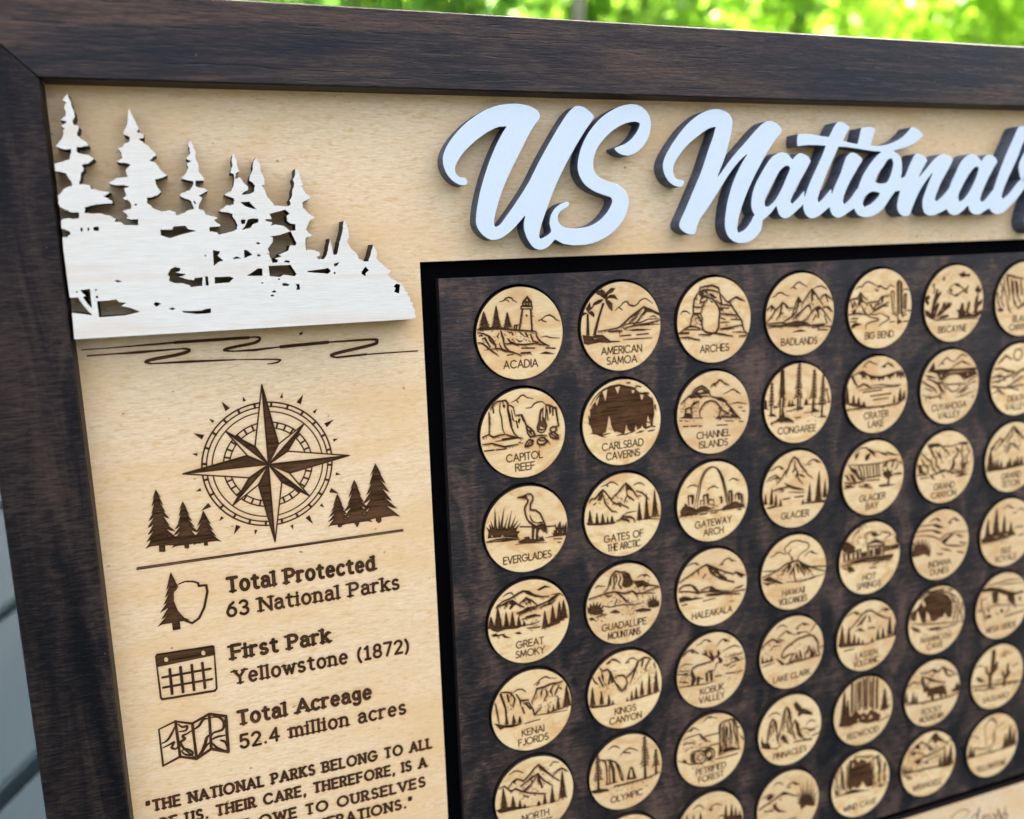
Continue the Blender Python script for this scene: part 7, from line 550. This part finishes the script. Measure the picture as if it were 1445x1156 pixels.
plant('shade_tree', 'tree', 'nearest tree with slender pale trunk behind the rail, unseen crown added for shade', 1.12, 2.45, 2.0, 1.2, 3.1, 11000, .10, L_MD, PALE, 9, .019)  # trunk is visible; the crown out of view is added to shade the deck
L_SH = mat_leaf('leaf_unseen_ring', (.010, .013, .009), (.018, .022, .014))  # near-black leaves, low bounce, for the added ring behind the camera
def far_wood():
    rng = random.Random(77); V, F, mi = [], [], []
    for k in range(70):
        an = math.radians(-20 + k * 5.15); d = rng.uniform(12, 17); n0 = len(F)
        leaves(rng, math.sin(an) * d, math.cos(an) * d, rng.uniform(1.0, 3.6), 2.2, 2.2, 3.4, 800, .24, V, F)
        mi += [0 if k < 24 else 1] * (len(F) - n0)  # later clumps stay out of view, added to block low sky light
    o = link('far_wood', mesh_np('far_wood', [v * 1000 for v in V], F, [L_MD, L_SH], mi=mi)); tag(o, kind='stuff', label='far green wood beyond the nearer trees, plus unseen ring added against low sky', cat='wood')
far_wood()

# ================================================================ the sign board
HM, HP, HF = -1.5, -0.9, 4.5                      # heights of maple face, token panel face, frame face (token face = 0)
board = bpy.data.objects.new('sign_board', None); col.objects.link(board); board.matrix_world = BOARD
tag(board, 'framed wooden sign board with maple face, dark token panel and white script title', 'sign board')
def bchild(name, me, parent=board, label=None):
    o = bpy.data.objects.new(name, me); col.objects.link(o); o.parent = parent
    if label: o['label'] = label
    return o
# frame: four mitred rails
UL, UR, VT, VB = -107.1, 287.0, -60.6, 228.0; FW = 17.8
def rail(corners_in, corners_out, mat, label):
    b = Boxes(); bv = .5
    (i0, i1), (o0, o1) = corners_in, corners_out
    def ring(z, ki, ko):
        pts_ = []
        for (u, v), (uu, vv), kk in ((i0, o0, ki), (i1, o1, ki), (o1, i1, ko), (o0, i0, ko)):
            L = math.hypot(uu - u, vv - v); pts_.append((u + (uu - u) / L * kk, -(v + (vv - v) / L * kk), z))
        return pts_
    prof = [ring(-9, -.35, 0), ring(HM - .2, -.35, 0), ring(HF - bv, 0, 0), ring(HF, bv, bv)]
    for A, B in zip(prof[:-1], prof[1:]):
        for k in range(4): b.quad(A[k], A[(k + 1) % 4], B[(k + 1) % 4], B[k])
    b.quad(*prof[-1]); b.quad(*prof[0][::-1])
    me = b.mesh('frame_rail', [mat]); bchild('frame_rail', me, board, label)
g_ = .2
rail(((UL + g_, VT), (UR - g_, VT)), ((UL - FW + g_, VT - FW), (UR + FW - g_, VT - FW)), RAILH, 'dark stained top rail')
rail(((UL, VB - g_), (UL, VT + g_)), ((UL - FW, VB + FW - g_), (UL - FW, VT - FW + g_)), RAILV, 'dark stained left stile')
rail(((UR, VT + g_), (UR, VB - g_)), ((UR + FW, VT - FW + g_), (UR + FW, VB + FW - g_)), RAILV, 'dark stained right stile')
rail(((UR - g_, VB), (UL + g_, VB)), ((UR + FW - g_, VB + FW), (UL - FW + g_, VB + FW)), RAILH, 'dark stained bottom rail')
b = Boxes(); b.box(UL - 3, -VB - 3, -8.0, UR + 3, -VT + 3, -4.6); bchild('backing_board', b.mesh('backing_board', [BLACK]))

# maple face with engraving
W0, W1, X0, X1 = -26.1, 266.6, -19.7, 183.4        # window round the token panel
PU0, PV0, PU1, PV1 = -106.0, -9.0, -27.3, 137.0     # engraved part of the sheet
CE = .15
PU1 = PU0 + round((PU1 - PU0) / CE) * CE; PV1 = PV0 + round((PV1 - PV0) / CE) * CE
R0 = Ras(PU0, PV0, PU1, PV1, CE); labs = np.zeros(R0.a.shape, np.int32); items = []
def item(name, label, fn):
    keep = R0.a.copy(); fn(R0); ch = np.abs(R0.a - keep) > 1e-4
    k = len(items) + 1; items.append((name, label))
    from_ = np.zeros_like(ch); from_[ch] = True
    for dj in (0, 1):
        for di in (0, 1): labs[np.roll(np.roll(from_, -dj, 0), -di, 1)] = k
rng = random.Random(5)
def mp(key): return lambda r: run(r, MAPLE[key], rng, -66.0, 72.0)
def compass(r):
    cx, cy = -67.2, 28.32
    def P(a, rad): t_ = math.radians(a); return (cx + rad * math.sin(t_), cy - rad * math.cos(t_))
    ring = lambda rad, w_: r.line([P(a, rad) for a in range(0, 361, 4)], w_)
    ring(15.6, .33); ring(14.55, .29); ring(13.25, .25); ring(10.65, .29); ring(9.25, .27)
    for k in range(32): r.seg(P(k * 11.25 + 5, 9.25), P(k * 11.25 + 5, 10.65), .4)
    for k in range(24): r.seg(P(k * 15 + 7, 14.6), P(k * 15 + 7, 15.55), .5)
    for k in range(24):
        if k % 6 == 0: continue
        big = k % 2 == 0; a = k * 15; L = 19.3 if big else 18.1; hw = 2.0 if big else 1.25
        r.poly([P(a, L), P(a + hw, 16.9), P(a - hw, 16.9)], .93)
    for base, L, nk in ((45, 13.1, None), (0, 20.0, None)):
        for q in range(4):
            a = base + 90 * q
            nA, nB = (P(a + 15, 5.6), P(a - 15, 5.6)) if base else (P(a + 30, 5.65), P(a - 30, 5.65))
            T_ = P(a, L); c_ = (cx, cy)
            r.poly([T_, nA, c_, nB], erase=True)
            r.poly([T_, nA, c_], .95)
            r.line([nB, T_, nA], .3); r.line([T_, c_], .3); r.line([c_, nB], .3)
item('river_swirl', None, mp('river_swirl'))
item('compass_rose', None, compass)
item('pine_cluster', 'three engraved pines left of the compass', mp('pine_cluster_a'))
item('pine_cluster', 'three engraved pines right of the compass', mp('pine_cluster_b'))
item('divider_line', None, mp('divider_line'))
item('arrowhead_icon', None, mp('arrowhead_icon')); item('calendar_icon', None, mp('calendar_icon')); item('map_icon', None, mp('map_icon'))
def tx(s_, u0, u1, v, cap, wt, slab=True, gap=.2):
    item('engraved_text', 'engraved words: ' + s_.replace('"', ''), lambda r: text(r, s_, (u0 + u1) / 2, v, cap, u1 - u0, 1, wt, slab, gap))
tx('Total Protected', -79.4, -42.7, 59.7, 3.6, .24); tx('63 National Parks', -80.1, -36.4, 66.05, 3.55, .19)
tx('First Park', -79.9, -55.6, 77.5, 3.6, .24); tx('Yellowstone (1872)', -79.9, -34.7, 84.3, 3.55, .19)
tx('Total Acreage', -79.9, -45.8, 95.6, 3.6, .24); tx('52.4 million acres', -80.0, -36.6, 102.1, 3.55, .19)
tx('"THE NATIONAL PARKS BELONG TO ALL', -103.6, -29.9, 114.0, 2.75, .24, True, .22)
tx('OF US. THEIR CARE, THEREFORE, IS A', -101.6, -31.7, 119.4, 2.75, .24, True, .22)
tx('DUTY WE OWE TO OURSELVES', -99.0, -32.4, 125.2, 2.75, .24, True, .26)
tx('AND FUTURE GENERATIONS."', -97.0, -36.3, 130.4, 2.75, .24, True, .26)
halo0 = R0.a.copy()
for _ in range(3):
    for axs in (0, 1): halo0 = sum(np.roll(halo0, q, axs) for q in range(-3, 4)) / 7
R0.a = np.maximum(R0.a, np.clip(halo0 * .24, 0, .10))
pcs = grid_pieces(R0, labs)
Vm, Qm, Am = [list(map(tuple, pcs[0][0]))], None, None
V_, Q_, A_ = pcs[0]; V_ = V_.copy(); V_[:, 2] = HM
us = [UL - 2, PU0, PU1, W0, W1, UR + 2]; vs = [VT - 2, X0, PV0, PV1, X1, VB + 2]
ev, eq, em = [], [], []
def addq(P, m=0):
    k = len(ev); ev.extend(P); eq.append((k, k + 1, k + 2, k + 3)); em.append(m)
for i in range(5):
    for j in range(5):
        if i == 1 and j == 2: continue
        if i == 3 and 1 <= j <= 3: continue
        addq([(us[i], -vs[j + 1], HM), (us[i + 1], -vs[j + 1], HM), (us[i + 1], -vs[j], HM), (us[i], -vs[j], HM)])
for (a, b_), (c_, d_) in (((W0, X0), (W1, X0)), ((W1, X0), (W1, X1)), ((W1, X1), (W0, X1)), ((W0, X1), (W0, X0))):
    addq([(a, -b_, HM), (c_, -d_, HM), (c_, -d_, HM - 3.1), (a, -b_, HM - 3.1)], 1)
VV = np.vstack([V_, np.array(ev)]); QQ = np.vstack([Q_, np.array(eq) + len(V_)])
maple = bchild('maple_panel', mesh_np('maple_panel', VV, QQ, [MAP_, EDGE], np.concatenate([A_, np.zeros(len(ev))]), np.concatenate([np.zeros(len(Q_)), em])))
for k, (V1, Q1, A1) in pcs.items():
    if k == 0: continue
    V1 = V1.copy(); V1[:, 2] = HM
    bchild(items[k - 1][0], mesh_np(items[k - 1][0], V1, Q1, [MAP_], A1), maple, items[k - 1][1])

# script signature on the strip under the token panel
def signature():
    R2 = Ras(150, 183.6, 215, 206, .15); rg = random.Random(3)
    run(R2, SIGN, rg, 180.0, 190.0)
    pc = grid_pieces(R2, np.ones(R2.a.shape, np.int32))
    V1, Q1, A1 = pc[1]; V1 = V1.copy(); V1[:, 2] = HM + .012
    bchild('script_signature', mesh_np('script_signature', V1, Q1, [MAP_], A1), maple, 'handwritten style script on the strip below the tokens')
signature()
# dark token panel with round pockets
rows = range(7); cols_ = range(9)
loops = [[(-21.6, -15.3), (262.2, -15.3), (262.2, 179.2), (-21.6, 179.2)]]
HR = RAD + .58
for r in rows:
    for c_ in cols_:
        loops.append([(c_ * PITCH + HR * math.cos(k * math.tau / 72), r * PV - .16 + HR * math.sin(k * math.tau / 72)) for k in range(72)])
panel = bchild('token_panel', plate('token_panel', loops, -3.6, HP, [PANEL, EDGE], .1))
b = Boxes(); b.box(W0 + .3, -X1 + .3, -4.55, W1 - .3, -X0 - .3, -3.65); bchild('groove_floor', b.mesh('groove_floor', [BLACK]))

# raised pieces: tree cutout and script title
def dec(s_): v = [float(x) / 50 for x in s_.split()]; return list(zip(v[::2], v[1::2]))
bchild('tree_cutout', plate('tree_cutout', [dec(s_) for s_ in TREE], HM, 4.6, [PLY, EDGE], .05))
for wname, ls in TITLE.items():
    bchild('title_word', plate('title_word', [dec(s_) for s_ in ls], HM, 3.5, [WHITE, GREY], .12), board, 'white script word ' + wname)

# ---------------------------------------------------------------- tokens
def token(r, c_, names, desc, art):
    cell = .15 if c_ < 4 else .18
    n_ = math.ceil((RAD + .05) / cell)
    R_ = Ras(-n_ * cell, -n_ * cell, n_ * cell, n_ * cell, cell)
    rg = random.Random(r * 31 + c_)
    run(R_, art, rg, hatch=True)
    sc_lab = np.where(R_.a > .02, 1, 0)
    nm = Ras(-n_ * cell, -n_ * cell, n_ * cell, n_ * cell, cell)
    ln = names.split('|')
    for k, s_ in enumerate(ln):
        v = 9.15 if len(ln) == 1 else (7.45 + 2.85 * k)
        hwid = math.sqrt(max(1, (RAD - .7) ** 2 - v * v)) * 2
        tot = sum(glyph(q)[0] + .2 for q in s_) * 2.0
        text(nm, s_, 0, v, 2.0, min(tot * .92, hwid, 14.5), 1, .135)
    lab = np.where(nm.a > .02, 2, 1).astype(np.int32)
    lab = np.maximum.reduce([lab, np.roll(lab, -1, 0), np.roll(lab, -1, 1), np.roll(np.roll(lab, -1, 0), -1, 1)])
    halo = R_.a.copy(); hw_ = max(1, int(.5 / cell))
    for _ in range(3):
        for axs in (0, 1): halo = sum(np.roll(halo, q, axs) for q in range(-hw_, hw_ + 1)) / (2 * hw_ + 1)
    R_.a = np.maximum(np.maximum(R_.a, nm.a), np.clip(halo * .26, 0, .115))
    pc = grid_pieces(R_, lab, clampr=RAD)
    V_, Q_, A_ = pc[0]
    N = 96; ang = np.arange(N) * math.tau / N
    ringv = lambda rad, z: np.stack([rad * np.cos(ang), rad * np.sin(ang), np.full(N, z)], 1)
    k0 = len(V_); V_ = np.vstack([V_, ringv(RAD, -.001), ringv(RAD, -3.0)])
    i = np.arange(N); j = (i + 1) % N
    side = np.stack([k0 + N + i, k0 + N + j, k0 + j, k0 + i], 1)
    Q2 = np.vstack([Q_, side])
    me = mesh_np('park_token', V_, Q2, [TKN, EDGE], np.concatenate([A_, np.zeros(2 * N)]), np.concatenate([np.zeros(len(Q_)), np.ones(N)]))
    o = bpy.data.objects.new('park_token', me); col.objects.link(o)
    o.matrix_world = BOARD @ Matrix.Translation((c_ * PITCH * MM, -r * PV * MM, rg.uniform(-.12, .08) * MM)) @ Matrix.Rotation(math.radians(rg.uniform(-1.2, 1.2)), 4, 'Z') @ Matrix.Rotation(math.radians(rg.uniform(-.4, .4)), 4, 'X')
    lb = 'round birch token engraved with %s, lettered %s' % (desc, ' '.join(ln))
    assert len(lb.split()) <= 16, lb
    tag(o, lb, 'token', 'engraved wooden tokens set in the dark panel')
    for k, nm_ in ((1, 'engraved_scene'), (2, 'engraved_name')):
        if k in pc:
            V1, Q1, A1 = pc[k]; ch = bpy.data.objects.new(nm_, mesh_np(nm_, V1, Q1, [TKN], A1)); col.objects.link(ch); ch.parent = o
for t_ in TOK: token(*t_)
